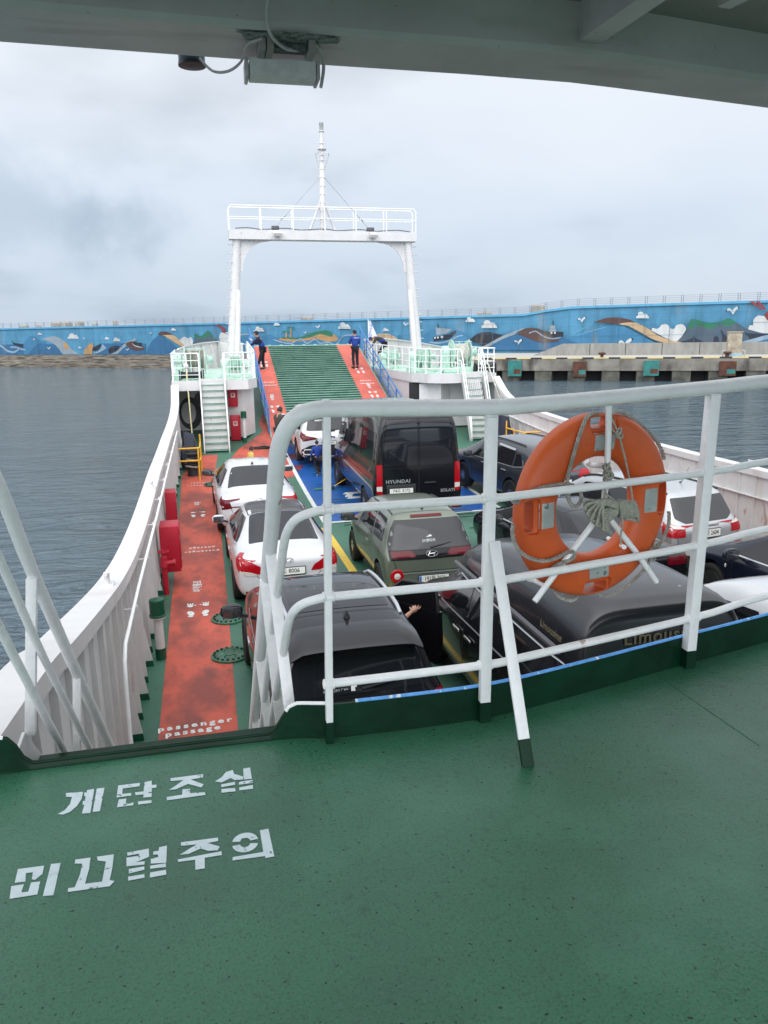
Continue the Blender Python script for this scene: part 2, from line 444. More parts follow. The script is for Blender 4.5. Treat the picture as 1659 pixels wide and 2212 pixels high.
paint('passenger_walkway', [[(-0.74, -6), (0.16, -6), (0.17, 8), (0.24, 14), (0.28, 20), (0.33, 24.2), px(516, 970), px(545, 950), px(568, 932), px(559, 915), px(566, 895), px(600, 895), px(612, 960), px(640, 975), px(660, 1000),
      (2.75, 23.5), (1.6, 22.9), (0.9, 24), (0.3, 24.6), px(470, 983), px(428, 983), (-0.72, 24.3), (-0.72, 14)]], RED)
paint('walkway_starboard', [[(10.0, 5), (10.9, 5), (10.7, 24), (9.4, 25.6), (7.9, 27), (7.6, 25), (9.0, 23.5), (9.8, 22.5)]], RED)
paint('blue_parking_area', [[(2.84, 18.1), (7.4, 18.3), (7.46, 28.0), (2.84, 28.0)]], BLUE)
paint('white_lane_line', [[(2.72, 18.1), (2.84, 18.1), (2.84, 28.0), (2.72, 28.0)], [(7.4, 18.3), (7.52, 18.3), (7.58, 28.0), (7.46, 28.0)], [(2.72, 17.98), (7.52, 18.18), (7.52, 18.3), (2.72, 18.1)]], LINEW, 0.008)
paint('yellow_lane_line', [[(2.60, 3), (2.76, 3), (2.76, 17.6), (2.60, 17.6)], [(7.45, 3), (7.6, 3), (7.6, 17.6), (7.45, 17.6)]], LINEY)
# lettering on the blue deck
tb = MB()
for (x0, y0, x1, y1) in [(3.75, 20.4, 5.2, 20.62), (3.75, 20.95, 5.2, 21.15), (3.75, 20.62, 3.95, 20.95), (4.45, 19.85, 5.0, 20.0), (5.0, 20.62, 5.2, 20.95)]:
    v, f = deck_sheet([(x0, y0), (x1, y0), (x1+.12, y1), (x0+.12, y1)], 0.008); tb.add(v, f)
tag(tb.build('white_deck_lettering', LINEW, smooth=0), kind='structure')
# raised anti-slip bars, in sets of five across the lanes
gb = MB()
for xc in (1.3, 3.55, 4.9, 6.3, 8.4):
    for y0 in [2.5+1.9*k for k in range(13)]:
        for k in range(4):
            y = y0+k*0.26; x = xc+0.05*math.sin(y*7)
            if y > 27: continue
            gb.box((x, y, zd(y)+0.008), (0.62, 0.028, 0.016))
tag(gb.build('deck_grip_bars', mat('grip_bar_paint', (0.02, 0.07, 0.05), 0.6), smooth=0), kind='structure')
# painted writing on the walkway
def flat_text(name, body, size, x, y, rot, bold=0.004, sp=1.0, z=None, m=LINEW, sx=1.0, slope=0.0):
    zz = (zd(y)+0.0085) if z is None else z
    return tag(text_mesh(name, body, size, Matrix.Translation((x, y, zz)) @ Matrix.Rotation(slope, 4, 'X') @ Matrix.Rotation(rot, 4, 'Z'), m, depth=0.0, bold=bold, spacing=sp, sx=sx), kind='structure')
A1 = ondeck(345, 1583); A2 = ondeck(497, 1568); B1 = ondeck(352, 1601); B2 = ondeck(481, 1584)
flat_text('walkway_lettering', 'passenger', 0.155, (A1.x+A2.x)/2, (A1.y+A2.y)/2+.10, R(2.5), 0.0065, 1.5, sx=.92)
flat_text('walkway_lettering', 'passage', 0.15, (B1.x+B2.x)/2, (B1.y+B2.y)/2+.13, R(2.5), 0.0065, 1.45, sx=.95)
for y in (16.6, 23.3): 
    for k, wd in enumerate(('passage', 'passenger')):
        flat_text('walkway_lettering', wd, 0.17, -0.18, y-0.3*k, R(180), 0.004, 1.35, sx=.8)
def prints(x, y, z0=None, slope=0.0, nm='painted_hand_and_foot_prints'):
    q = MB()
    def el(cx, cy, a, b_, rot=0):
        p = [(cx+a*math.cos(t_)*math.cos(rot)-b_*math.sin(t_)*math.sin(rot), cy+a*math.cos(t_)*math.sin(rot)+b_*math.sin(t_)*math.cos(rot)) for t_ in [k*math.pi/8 for k in range(16)]]
        vv = [(x+u, y+v_*math.cos(slope), (zd(y) if z0 is None else z0)+0.0085+v_*math.sin(slope)) for u, v_ in p]; q.add(vv, [tuple(range(16))])
    for s in (-1, 1):
        el(s*.12, -.28, .055, .11, s*-.25); el(s*.12, -.42, .045, .05)
        el(s*.13, 0.08, .055, .06)
        for k in (-1, 0, 1): el(s*.13+k*.038, .17, .014, .055, -k*.25)
        el(s*.13-s*.075, .10, .014, .045, s*.9)
    return tag(q.build(nm, LINEW, smooth=0), kind='structure')
prints(-0.27, 12.75); flat_text('walkway_lettering', '여객통로', 0.18, -0.27, 13.9, R(90), 0.004)
prints(-0.25, 19.9); flat_text('walkway_lettering', '여객통로', 0.18, -0.25, 21.0, R(90), 0.004)

# manhole covers with a ring of bolts
def manhole(x, y, label):
    z = zd(y); t_ = empty('manhole_cover', (x, y, z), 0, label, 'manhole cover', 'bolted deck manhole covers')
    q = MB(); q.lathe([(0, 0.004), (.27, .004), (.27, .03), (.262, .036), (0, .036)], n=32, sx=1.0); 
    q.build('cover_plate', DKG2, t_, 40)
    q = MB()
    for k in range(18):
        a = 2*math.pi*k/18; q.lathe([(.0, .036), (.019, .036), (.019, .058), (.0, .060)], (.225*math.cos(a), .225*math.sin(a), 0), n=6)
    tag(q.build('bolt_ring', mat('bolt_dark', (0.012, 0.035, 0.028), 0.4), t_, 0))
    for s in (-1, 1):
        q = MB(); q.tube(smooth_path([(-.08, s*.11, .036), (-.06, s*.11, .07), (0, s*.14, .075), (.06, s*.11, .07), (.08, s*.11, .036)], 4), .009, 6); q.build('handle', DKG2, t_, 60)
    return t_
DKG2 = mat('manhole_green', (0.045, 0.15, 0.095), 0.4, var=0.3, vscale=8, bump=0.3, bscale=20)
add_speckle(DKG2, (0.12, 0.07, 0.04), 14, 0.62, 0.05)
for (x_, y_, l_) in [(490, 1338, 'green bolted manhole cover beside the dark car mirror, upper of the near pair'), (494, 1418, 'green bolted manhole cover nearest the stair opening, lower of the near pair'),
                     (457, 1024, 'green bolted manhole cover by the front wheel of the far white sedan'), (459, 1048, 'green bolted manhole cover beside the far white sedan, just behind its front wheel')]:
    p = ondeck(x_, y_); manhole(p.x+0.02, p.y, l_)

# ================================================================== BULWARKS
HB = [(0, 3.2), (4.4, 2.65), (5, 2.52), (6, 2.33), (7.4, 2.08), (8.7, 1.88), (10.3, 1.72), (12.5, 1.63), (15, 1.63), (17, 1.65), (21, 1.72), (24, 1.86), (26, 2.05), (27, 2.3), (27.6, 2.62), (28.2, 3.0)]
HBsm = smooth_path([(a, b_, 0) for a, b_ in HB], 5)
HBs = [(p.x, p.y) for p in HBsm]
def bulwark_h(Y): return lerp_tab(HBs, Y)
def bulwark_x(Y): return lerp_tab([(0, -0.97), (17, -0.95), (22, -.88), (27, -.72), (29, -.70)], Y)   # inner edge of the cap, port side
def bulwark(port, label, gap=None):
    s = 1 if port else -1
    X = lambda x: x if port else 2*XC - x
    root = empty('bulwark', (X(-1.1), 10, 0), 0, label, 'bulwark')
    def L(p): return (p[0]-root.location.x, p[1]-10, p[2])
    ys = [0+0.35*k for k in range(81)]; ys = [y for y in ys if y <= 28.2]
    ingap = lambda y: gap and gap[0] < y < gap[1]
    q = MB(); rows = []
    for y in ys:
        xi = bulwark_x(y)-.07; h = bulwark_h(y)-.012
        if ingap(y): h0 = zd(y)+.75
        rows.append([L((X(xi), y, zd(y)-.05)), L((X(xi), y, h)), L((X(xi-.025), y, h)), L((X(xi-.06), y, .3)), L((X(xi+.1), y, WZ-1.0))])
    q.grid(rows); q.build('side_plate', WHITE, root, 30)
    q = MB(); rows = []
    for y in ys:
        xi = bulwark_x(y); h = bulwark_h(y)
        rows.append([L((X(xi), y, h-.14)), L((X(xi), y, h)), L((X(xi-.26), y, h+.005)), L((X(xi-.26), y, h-.12)), L((X(xi-.25), y, h-.12)), L((X(xi-.25), y, h-.012)), L((X(xi-.012), y, h-.016)), L((X(xi-.012), y, h-.14)), L((X(xi), y, h-.14))])
    q.grid(rows); q.build('cap_rail', WHITE, root, 30)
    y = 1.1; k = 0
    while y < 27.5:
        xi = bulwark_x(y); h = bulwark_h(y)-.02; z0 = zd(y); 
        q = MB()
        w0, w1 = (.13, .04) if k % 2 == 0 else (.09, .05)
        p = [L((X(xi-.07), y-.006, z0+.09)), L((X(xi-.07), y-.006, h)), L((X(xi-.01), y-.006, h)), L((X(xi+w1-.07), y-.006, h-.25)), L((X(xi+w1-.05), y-.006, z0+.6)), L((X(xi+w0-.06), y-.006, z0+.09))]
        q.prism(p, (0, .012, 0)); q.build('frame_rib', WHITE, root, 0)
        q = MB(); q.prism([L((X(xi-.07), y-.007, z0)), L((X(xi-.07), y-.007, z0+.09)), L((X(xi+w0-.06), y-.007, z0+.09)), L((X(xi+w0-.05), y-.007, z0))], (0, .014, 0)); q.build('rib_foot', CAPG, root, 0)
        y += 0.52; k += 1
    if not port:
        q = MB(); rows = []
        for y in ys:
            xi = bulwark_x(y)-.07; rows.append([L((X(xi), y, zd(y)+1.05)), L((X(xi+.09), y, zd(y)+1.05)), L((X(xi+.09), y, zd(y)+1.035)), L((X(xi), y, zd(y)+1.035))])
        q.grid(rows); q.build('stringer', WHITE, root, 30)
    # kerb of green at the deck edge
    q = MB(); rows = []
    for y in ys:
        xi = bulwark_x(y)-.068; rows.append([L((X(xi), y, zd(y)+.10)), L((X(xi+.006), y, zd(y)+.10)), L((X(xi+.006), y, zd(y)))])
    q.grid(rows); q.build('deck_edge_band', CAPG, root, 0)
    return root
bulP = bulwark(True, 'white port side bulwark with a broad flat cap curving down beside the red walkway')
bulS = bulwark(False, 'white ribbed starboard bulwark behind the silver car, water beyond it')
def cleat(x, y, label):
    z = bulwark_h(y); t_ = empty('cleat', (x, y, z+.004), 0, label, 'cleat', 'mooring cleats on the bulwark caps')
    q = MB(); q.box((0, 0, .008), (.13, .2, .016), bev=.004); q.build('base_plate', WHITE, t_, 30)
    q = MB(); q.lathe([(.035, .016), (.03, .03), (.028, .12), (.035, .14), (0, .145)], n=14); q.tube([(0, -.09, .135), (0, -.04, .115), (0, .04, .115), (0, .09, .135)], [.014, .02, .02, .014], 8)
    q.build('horn', WHITE, t_, 50); return t_
cleat(-1.08, 8.15, 'small white cleat on the curved port cap, the nearer of two'); cleat(-1.03, 15.3, 'small white cleat far along the port cap')
cleat(2*XC+1.08, 13.9, 'small white cleat on the starboard cap right of the lifebuoy'); cleat(2*XC+1.02, 21.6, 'small white cleat on the starboard cap above the lifebuoy')

# ------ pipe handrail along the port bulwark
hr_ = empty('wall_handrail', (-.85, 7.2, 0), 0, 'thin white pipe handrail running along the port bulwark', 'handrail')
def LH(p): return (p[0]+.85, p[1]-7.2, p[2])
q = MB(); q.tube([LH((-.86, 6.95, .45)), LH((-.86, 7.05, 1.3)), LH((-.86, 7.12, 1.52)), LH((-.86, 7.3, 1.62)), LH((-.86, 9, 1.62)), LH((-.84, 13, 1.58)), LH((-.83, 18, 1.56)), LH((-.75, 24, 1.72))], .02, 10); q.build('rail_pipe', RAILW, hr_, 60)
for y in (8.4, 10.4, 12.4, 14.4, 16.4, 18.4, 20.4, 22.4):
    q = MB(); q.box(LH((-.90, y, 1.585)), (.14, .03, .012)); q.tube([LH((-.85, y-.012, 1.6)), LH((-.85, y+.012, 1.6))], .032, 12); q.build('bracket', WHITE, hr_, 30)

# ================================================================== UPPER DECK (where the photographer stands)
UD = 3.0
EDGE = [(-3.2, 2.72), (-0.72, 2.70), (0.2, 2.685), (0.4, 2.645), (0.9, 2.635), (1.15, 2.66), (1.6, 2.76), (2.05, 2.87), (2.6, 3.0), (3.2, 3.16), (5, 3.7), (8, 4.7), (12.2, 6.2)]
EDGE_S = [tuple(p)[:2] for p in smooth_path([(a, b_, 0) for a, b_ in EDGE], 6)]
UPG = mat('upper_deck_green', (0.042, 0.172, 0.098), 0.22, col2=(0.032, 0.135, 0.076), vscale=0.8, vlo=0.35, vhi=0.6, bump=0.0, rvar=0.06)
t = UPG.node_tree; b = t.nodes['Principled BSDF']
c = N(t, 'ShaderNodeTexCoord'); na = N(t, 'ShaderNodeTexNoise'); na.inputs['Scale'].default_value = 70; na.inputs['Detail'].default_value = 5; na.inputs['Roughness'].default_value = 0.65
nb = N(t, 'ShaderNodeTexNoise'); nb.inputs['Scale'].default_value = 9; nb.inputs['Detail'].default_value = 4
t.links.new(c.outputs['Object'], na.inputs['Vector']); t.links.new(c.outputs['Object'], nb.inputs['Vector'])
bp = N(t, 'ShaderNodeBump'); bp.inputs['Strength'].default_value = 0.42; bp.inputs['Distance'].default_value = 0.006
t.links.new(mth('ADD', na.outputs['Fac'], mth('MULTIPLY', nb.outputs['Fac'], 1.2, t), t), bp.inputs['Height']); t.links.new(bp.outputs[0], b.inputs['Normal'])
add_speckle(UPG, (0.038, 0.085, 0.060), 2.6, 0.48, 0.30, 9, None, 0.5)
add_speckle(UPG, (0.020, 0.050, 0.034), 130, 0.52, 0.14, 8, None, 0.6)
add_speckle(UPG, (0.022, 0.055, 0.038), 34, 0.58, 0.14, 9, None, 0.45)
add_speckle(UPG, (0.09, 0.18, 0.14), 110, 0.58, 0.10, 5, None, 0.35)
add_speckle(UPG, (0.008, 0.014, 0.011), 62, 0.715, 0.012, 1, None, 0.95)
add_speckle(UPG, (0.010, 0.018, 0.014), 120, 0.705, 0.02, 2, None, 0.85)
add_speckle(UPG, (0.085, 0.22, 0.16), 1.6, 0.52, 0.22, 8, None, 0.45)
# deck sheet with the stair opening cut out of the front edge: edge simply runs along Y=2.7, stairs hang off it
q = MB(); poly = [(-3.2, -4), (12.2, -4)] + [p for p in EDGE_S[::-1]]
v, f = tri_poly(poly); q.add([(x, y, UD) for x, y in v], f)
tag(q.build('upper_deck', UPG, smooth=0), kind='structure')
q = MB(); q.prism([(x, y-.004 if y > 0 else y, UD-.25) for x, y in poly], (0, 0, .246)); tag(q.build('upper_deck_underside', WHITE, smooth=0), kind='structure')
# weld seam strip
q = MB(); s0 = onz(1400, 1445, UD); s1 = onz(1640, 1610, UD); q.bar((s0.x, s0.y, UD+.0005), (s1.x, s1.y, UD+.0005), .006, .003); 
s0 = onz(655, 1590, UD); s1 = onz(715, 1760, UD); q.bar((s0.x, s0.y, UD+.0005), (s1.x, s1.y, UD+.0005), .004, .002)
tag(q.build('deck_weld_seam', UPG, smooth=0), kind='structure')

# coaming round the edge: low lip at the stairs, 13 cm elsewhere, with ogee ends
def coam_h(x): return lerp_tab([(-.775, .135), (-.745, .128), (-.72, .095), (-.70, .05), (-.67, .022), (.17, .022), (.20, .045), (.225, .085), (.25, .125), (.28, .138)], x)
cm = empty('deck_edge_coaming', (1.0, 2.65, UD), 0, 'dark green upright plate along the deck edge under the railing, blue painted top', 'coaming')
xs = sorted(set([-3.2+.1*k for k in range(60)] + [-.78+.012*k for k in range(12)] + [.16+.01*k for k in range(14)] + [2.8+.2*k for k in range(47)]))
xs = [x for x in xs if x <= 12.1]
def eY(x): return lerp_tab(EDGE_S, x)
q = MB(); rows = []
for x in xs:
    y = eY(x)-.012; h = coam_h(x)
    rows.append([(x-1, y-2.65+.012, -.26), (x-1, y-2.65+.012, h-.004), (x-1, y-2.65, h-.004), (x-1, y-2.65-.004, .006), (x-1, y-2.65-.010, .0)])
q.grid(rows); q.build('plate', DKGREEN, cm, 30)
def edge_strip(nm, x0, x1, m, r=.0075):
    q = MB(); q.tube([(x-1, eY(x)-.006-2.65, coam_h(x)) for x in xs if x0 <= x <= x1], r, 8); q.build(nm, m, cm, 60)
edge_strip('top_edge_blue', .41, 12, BLUEP); edge_strip('top_edge_white', .24, .42, RAILW); edge_strip('top_edge_green', -.76, .245, DKGREEN); edge_strip('top_edge_left', -3.2, -.75, RAILW)

# ================================================================== RAILING
rl = empty('deck_railing', (1.0, 2.6, UD), 0, 'white tubular guard railing across the upper deck, a lifebuoy hanging behind it', 'railing')
def LR(p): p = Vector(p); return (p.x-1.0, p.y-2.6, p.z-UD)
TR = .0305
topline = [(5.2, 3.66, 4.29), (3.4, 3.17, 4.285), (2.5, 2.95, 4.275), (2.11, 2.85, 4.262), (1.55, 2.72, 4.246), (1.2, 2.645, 4.238), (1.03, 2.62, 4.236), (.7, 2.615, 4.245), (.44, 2.615, 4.252), (.36, 2.612, 4.246), (.30, 2.62, 4.215), (.262, 2.66, 4.14), (.25, 2.73, 4.04), (.245, 3.0, 3.75), (.237, 3.27, 3.465), (.22, 3.87, 2.83), (.20, 4.84, 1.85), (.19, 5.2, 1.48)]
q = MB(); q.tube(smooth_path([LR(p) for p in topline], 4), TR, 18); q.build('top_rail', RAILW, rl, 60)
def midrail(z, dz=0, rr=.0165, stair=True, dy=0.0):
    pts = [(5.2, 3.66, z+.02), (3.4, 3.17, z+.015), (2.5, 2.95, z+.01), (2.11, 2.84, z), (1.2, 2.64, z), (1.02, 2.61, z), (.7, 2.605, z), (.43, 2.605, z)] + ([] if stair else [(.39, 2.605, z)])
    if stair: pts += [(.36, 2.612, z-.008), (.305, 2.64, z-.035), (.275, 2.69, z-.09), (.265, 2.76, z-.17), (.26, 2.9, z-.32), (.245, 3.27, z-.70), (.232, 3.87, z-1.33), (.215, 4.8, z-2.3)]
    q = MB(); q.tube(smooth_path([LR(p) for p in pts], 4), rr, 12); q.build('mid_rail', RAILW, rl, 60)
midrail(3.90); midrail(3.575); midrail(3.235, stair=False)
def post(base, top, w, h, nm='post', green=True, m=RAILW):
    b_ = Vector(base); t_ = Vector(top); q = MB(); 
    g = b_.lerp(t_, min(.06/(t_.z-b_.z), 1)) if green else b_
    if green:
        g = b_.lerp(t_, .085/(t_.z-b_.z)); q.bar(LR(b_), LR(g), w+.002, h+.002, (0, 1, 0)); q.mi = 1; q.bar(LR(g), LR(t_), w, h, (0, 1, 0), bev=.002)
        q.build(nm, [DKGREEN, m], rl, 30)
    else: q.bar(LR(b_), LR(t_), w, h, (0, 1, 0), bev=.002); q.build(nm, m, rl, 30)
post((.39, 2.60, UD), (.42, 2.615, 4.285), .026, .03)
post((1.01, 2.60, UD), (1.025, 2.615, 4.21), .042, .03)
post((2.085, 2.835, UD), (2.11, 2.845, 4.235), .046, .046)
for (x, y) in ((3.3, 3.13), (4.6, 3.52)): post((x, y, UD), (x, y+.01, 4.25), .046, .046)
post((1.045, 2.255, UD), (1.035, 2.588, 3.74), .042, .012, 'brace')
# stair-side posts, starboard hand of the stairs
post((.28, 3.27, 2.70), (.240, 3.27, 3.45), .075, .02, 'stair_post', False)
post((.268, 2.80, 3.0), (.243, 3.12, 3.62), .045, .03, 'stair_post', False)
post((.27, 3.87, 2.05), (.222, 3.87, 2.80), .05, .02, 'stair_post', False)
post((.26, 4.6, 1.28), (.212, 4.6, 2.07), .05, .02, 'stair_post', False)

# weld beads where the rails meet the posts
def bead(p, d, r):
    q = MB(); d = Vector(d).normalized(); a, b_ = frame_from(d)
    q.tube([Vector(LR(p))+(a*math.cos(t_)+b_*math.sin(t_))*r*(1+.08*math.sin(3*t_+p[2]*9)) for t_ in [k*math.pi/8 for k in range(16)]], .0042, 6, closed=True); q.build('weld_bead', RAILW, rl, 60)
for z_ in (3.90, 3.575, 3.235):
    f_ = (z_-3.0)/1.2
    bead((.39+.03*f_-.017, 2.605, z_), (1, .02, 0), .0165); bead((.39+.03*f_+.017, 2.605, z_), (1, .02, 0), .0165)
    bead((1.012-.024+.01*f_, 2.610, z_), (1, .1, 0), .0175); bead((1.012+.026+.01*f_, 2.615, z_), (1, .15, 0), .0175)
    bead((2.09+.015*f_-.03, 2.832, z_), (1, .24, 0), .0175); bead((2.09+.015*f_+.03, 2.845, z_), (1, .26, 0), .0175)
bead((1.022, 2.615, 4.207), (0, 0, 1), .024); bead((2.108, 2.845, 4.235), (0, 0, 1), .030)
sr = empty('stair_handrail', (-.67, 3.0, UD), 0, 'white sloping handrail on the port side of the stairs, in the lower left corner', 'handrail')
def LS(p): p = Vector(p); return (p.x+.67, p.y-3.0, p.z-UD)
def hrail(dz, rr):
    e_ = dz*.55
    q = MB(); q.tube(smooth_path([LS(p) for p in [(-3.0, 2.66, 4.24-dz), (-1.2, 2.63-e_, 4.24-dz+e_), (-.80, 2.62-e_, 4.235-dz+e_), (-.70, 2.66-e_, 4.15-dz+e_*1.1), (-.67, 2.76-e_, 3.98-dz+e_*1.15), (-.67, 3.05, 3.62-dz), (-.67, 3.67, 2.94-dz), (-.67, 4.43, 2.13-dz), (-.67, 5.2, 1.32-dz)]], 5), rr, 14); q.build('rail_pipe', RAILW, sr, 60)
hrail(0, .025); hrail(.345, .0155); hrail(.66, .0155)
def spost(b_, t_, w, h):
    q = MB(); q.bar(LS(b_), LS(t_), w, h, (0, 1, 0), bev=.003); q.build('post', RAILW, sr, 30)
spost((-.745, 3.02, 2.97), (-.672, 3.03, 3.61), .038, .038); spost((-.745, 3.72, 2.20), (-.672, 3.70, 2.90), .036, .036); spost((-.73, 4.6, 1.2), (-.672, 4.6, 1.94), .045, .045)
spost((-1.7, 2.66, 3.0), (-1.7, 2.64, 4.22), .045, .045)

st = empty('stairs', (-.23, 2.75, 0), 0, 'white framed stairs going down forward from the green deck', 'stairs')
def LT(p): return (p[0]+.23, p[1]-2.75, p[2])
for nm, x in (('stringer', -.76), ('stringer', .275)):
    q = MB(); q.prism([LT((x-.006, 2.74, UD-.02)), LT((x-.006, 2.98, UD+.0)), LT((x-.006, 5.75, .12)), LT((x-.006, 5.75, 0.01)), LT((x-.006, 5.45, .01)), LT((x-.006, 2.74, UD-.28))], (.012, 0, 0)); q.build(nm, WHITE, st, 0)
for k in range(1, 14):
    z = UD-k*.215; y = 2.78+k*.208
    q = MB(); q.box(LT((-.243, y+.06, z)), (1.02, .22, .02)); q.build('tread', DKGREEN, st, 0)

# ================================================================== ROOF OVER THE UPPER DECK
CZH = 5.4
fe = [onz(x, y, CZH) for x, y in [(-1100, 20), (-600, 50), (0, 90), (600, 134), (1000, 160), (1230, 178), (1330, 190), (1659, 233), (2300, 325), (3600, 520)]]
ie = [onz(x, y, CZH) for x, y in [(-1100, -50), (-600, -25), (0, 17), (600, 68), (1000, 98), (1230, 118), (1330, 130), (1659, 178), (2300, 275), (3600, 480)]]
rf = empty('roof_canopy', (1, 1, CZH), 0, 'pale grey-green steel roof with a front edge beam, overhead', 'canopy')
def LC(p): return (p[0]-1, p[1]-1, p[2]-CZH)
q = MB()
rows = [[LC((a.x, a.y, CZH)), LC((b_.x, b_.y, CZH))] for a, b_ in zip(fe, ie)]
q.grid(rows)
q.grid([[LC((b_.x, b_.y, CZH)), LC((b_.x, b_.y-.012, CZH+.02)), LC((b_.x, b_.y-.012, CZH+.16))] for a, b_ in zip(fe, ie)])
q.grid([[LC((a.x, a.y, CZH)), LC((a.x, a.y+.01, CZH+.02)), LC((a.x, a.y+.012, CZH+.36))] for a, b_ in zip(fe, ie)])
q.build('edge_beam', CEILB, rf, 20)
q = MB(); back = -0.8  # unseen rear edge, set by how much light it lets onto the deck
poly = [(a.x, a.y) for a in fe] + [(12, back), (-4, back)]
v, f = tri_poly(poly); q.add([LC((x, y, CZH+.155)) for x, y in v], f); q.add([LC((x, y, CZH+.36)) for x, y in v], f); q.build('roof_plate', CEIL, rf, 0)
def rib(p0, p1, w=.07, d=.155):
    a = onz(*p0, CZH+.02); b_ = onz(*p1, CZH+.02); dd = (b_-a).normalized(); b2 = a+dd*5
    q = MB(); q.bar(LC((a.x, a.y, CZH+.155-d/2+.003)), LC((b2.x, b2.y, CZH+.155-d/2+.003)), w, d, (0, 0, 1)); q.build('roof_rib', CEILB, rf, 0)
rib((1262, 112), (1425, 2), .085, .12)
rib((1560, 62), (1659, 15), .05, .08)
rib((-300, 5), (-280, -60), .06, .1)

# wall of the deckhouse behind the photographer and the space under the upper deck
dh = empty('deckhouse', (4, -4, UD), 0, 'white deckhouse wall under the upper deck', 'deckhouse')
q = MB(); q.box((0.5, -6, -1.5), (15, .15, 3)); q.build('lower_wall', WHITE, dh, 0)
# ================================================================== BOW: RAMP, FORECASTLE PLATFORMS, GANTRY
def rz(y): return 0.76 + (y-29.0)*0.349       # ramp surface
RL, RR_ = 2.5, 7.85
rp = empty('bow_ramp', (XC, 29, rz(29)), 0, 'raised green bow ramp with cross bars and a red walkway on each side', 'ramp')
def LP(p): return (p[0]-XC, p[1]-29, p[2]-rz(29))
RED2 = mat('ramp_red_paint', (0.62, 0.125, 0.085), 0.6, col2=(0.46, 0.10, 0.075), vscale=1.2, vlo=.4, vhi=.6, vdet=8, bump=0.3, bscale=50)
GRN2 = mat('ramp_green_paint', (0.24, 0.42, 0.34), 0.30, col2=(0.17, 0.33, 0.26), vscale=1.5, rvar=.1, bump=.5, bscale=18)
def slab(x0, x1, y0, y1, dz, th):
    return [LP((x0, y0, rz(y0)+dz)), LP((x1, y0, rz(y0)+dz)), LP((x1, y1, rz(y1)+dz)), LP((x0, y1, rz(y1)+dz))], th
q = MB(); p, _ = slab(RL, RR_, 28.6, 38.4, 0, 0); q.prism(p, (0, 0, -.28)); q.build('ramp_plate', GRN2, rp, 0)
q = MB(); p, _ = slab(RL+.06, 3.35, 28.7, 38.3, .005, 0); q.add(p, [(0, 1, 2, 3)]); p, _ = slab(6.72, 7.8, 28.7, 38.3, .005, 0); q.add(p, [(0, 1, 2, 3)]); q.build('red_walkway', RED2, rp, 0)
y = 28.75
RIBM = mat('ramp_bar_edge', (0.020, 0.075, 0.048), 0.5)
while y < 38.3:
    q = MB(); z = rz(y); w0 = 3.35; w1 = 6.72
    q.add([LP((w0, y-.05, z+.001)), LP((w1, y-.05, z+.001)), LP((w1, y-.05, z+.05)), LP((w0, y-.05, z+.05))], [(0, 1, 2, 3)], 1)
    q.add([LP((w0, y-.05, z+.05)), LP((w1, y-.05, z+.05)), LP((w1, y+.03, z+.058)), LP((w0, y+.03, z+.058))], [(0, 1, 2, 3)], 0)
    q.add([LP((w0, y+.03, z+.058)), LP((w1, y+.03, z+.058)), LP((w1, y+.04, z+.016)), LP((w0, y+.04, z+.016))], [(0, 1, 2, 3)], 0)
    q.build('cross_bar', [GRN2, RIBM], rp, 0); y += .235
for k in range(9):
    x = 2.9+k*.56
    q = MB(); q.lathe([(.0, 0), (.055, 0), (.055, .16), (0, .16)], LP((x-.08, 38.42, rz(38.4)-.02)), (1, 0, 0), 10); q.build('hinge_knuckle', GRN2, rp, 40)
for (x, y, z0, kind) in ((2.95, 31.5, 0, 0), (2.95, 36.2, 0, 0), (7.25, 35.2, 0, 0), (7.3, 32.6, 0, 0)):
    o = prints(x, y, rz(y), math.atan(.349)); o['kind'] = 'structure'
for (x, y) in ((2.93, 34.0), (7.25, 33.9)):
    for k, wd in enumerate(('passage', 'passenger')):
        flat_text('ramp_lettering', wd, 0.16, x, y-.3*k, R(180), 0.004, 1.3, z=rz(y-.3*k)+.012, sx=.8, slope=math.atan(.349))
for (x, y) in ((2.95, 32.5), (7.25, 36.6), (7.3, 33.4)): flat_text('ramp_lettering', '여객통로', 0.17, x, y, R(90), 0.004, z=rz(y)+.012, slope=math.atan(.349))
for x, lb in ((RL-.02, 'port'), (RR_+.02, 'starboard')):
    br = MB(); rr = empty('ramp_railing', (x, 29, rz(29)), 0, 'blue side railing of the ramp beside the %s forecastle' % ('port' if lb == 'port' else 'starboard'), 'railing', 'blue ramp railings')
    for h in (.95, .65, .35):
        q = MB(); q.tube([(0, .3, .105+h), (0, 9.0, 3.14+h)], .022 if h < .9 else .03, 8); q.build('rail_pipe', BLUERAIL, rr, 60)
    for k in range(7):
        yy = .35+k*1.42; q = MB(); q.bar((0, yy, yy*.349), (0, yy, yy*.349+.95), .05, .03, (0, 1, 0)); q.build('post', BLUERAIL, rr, 0)

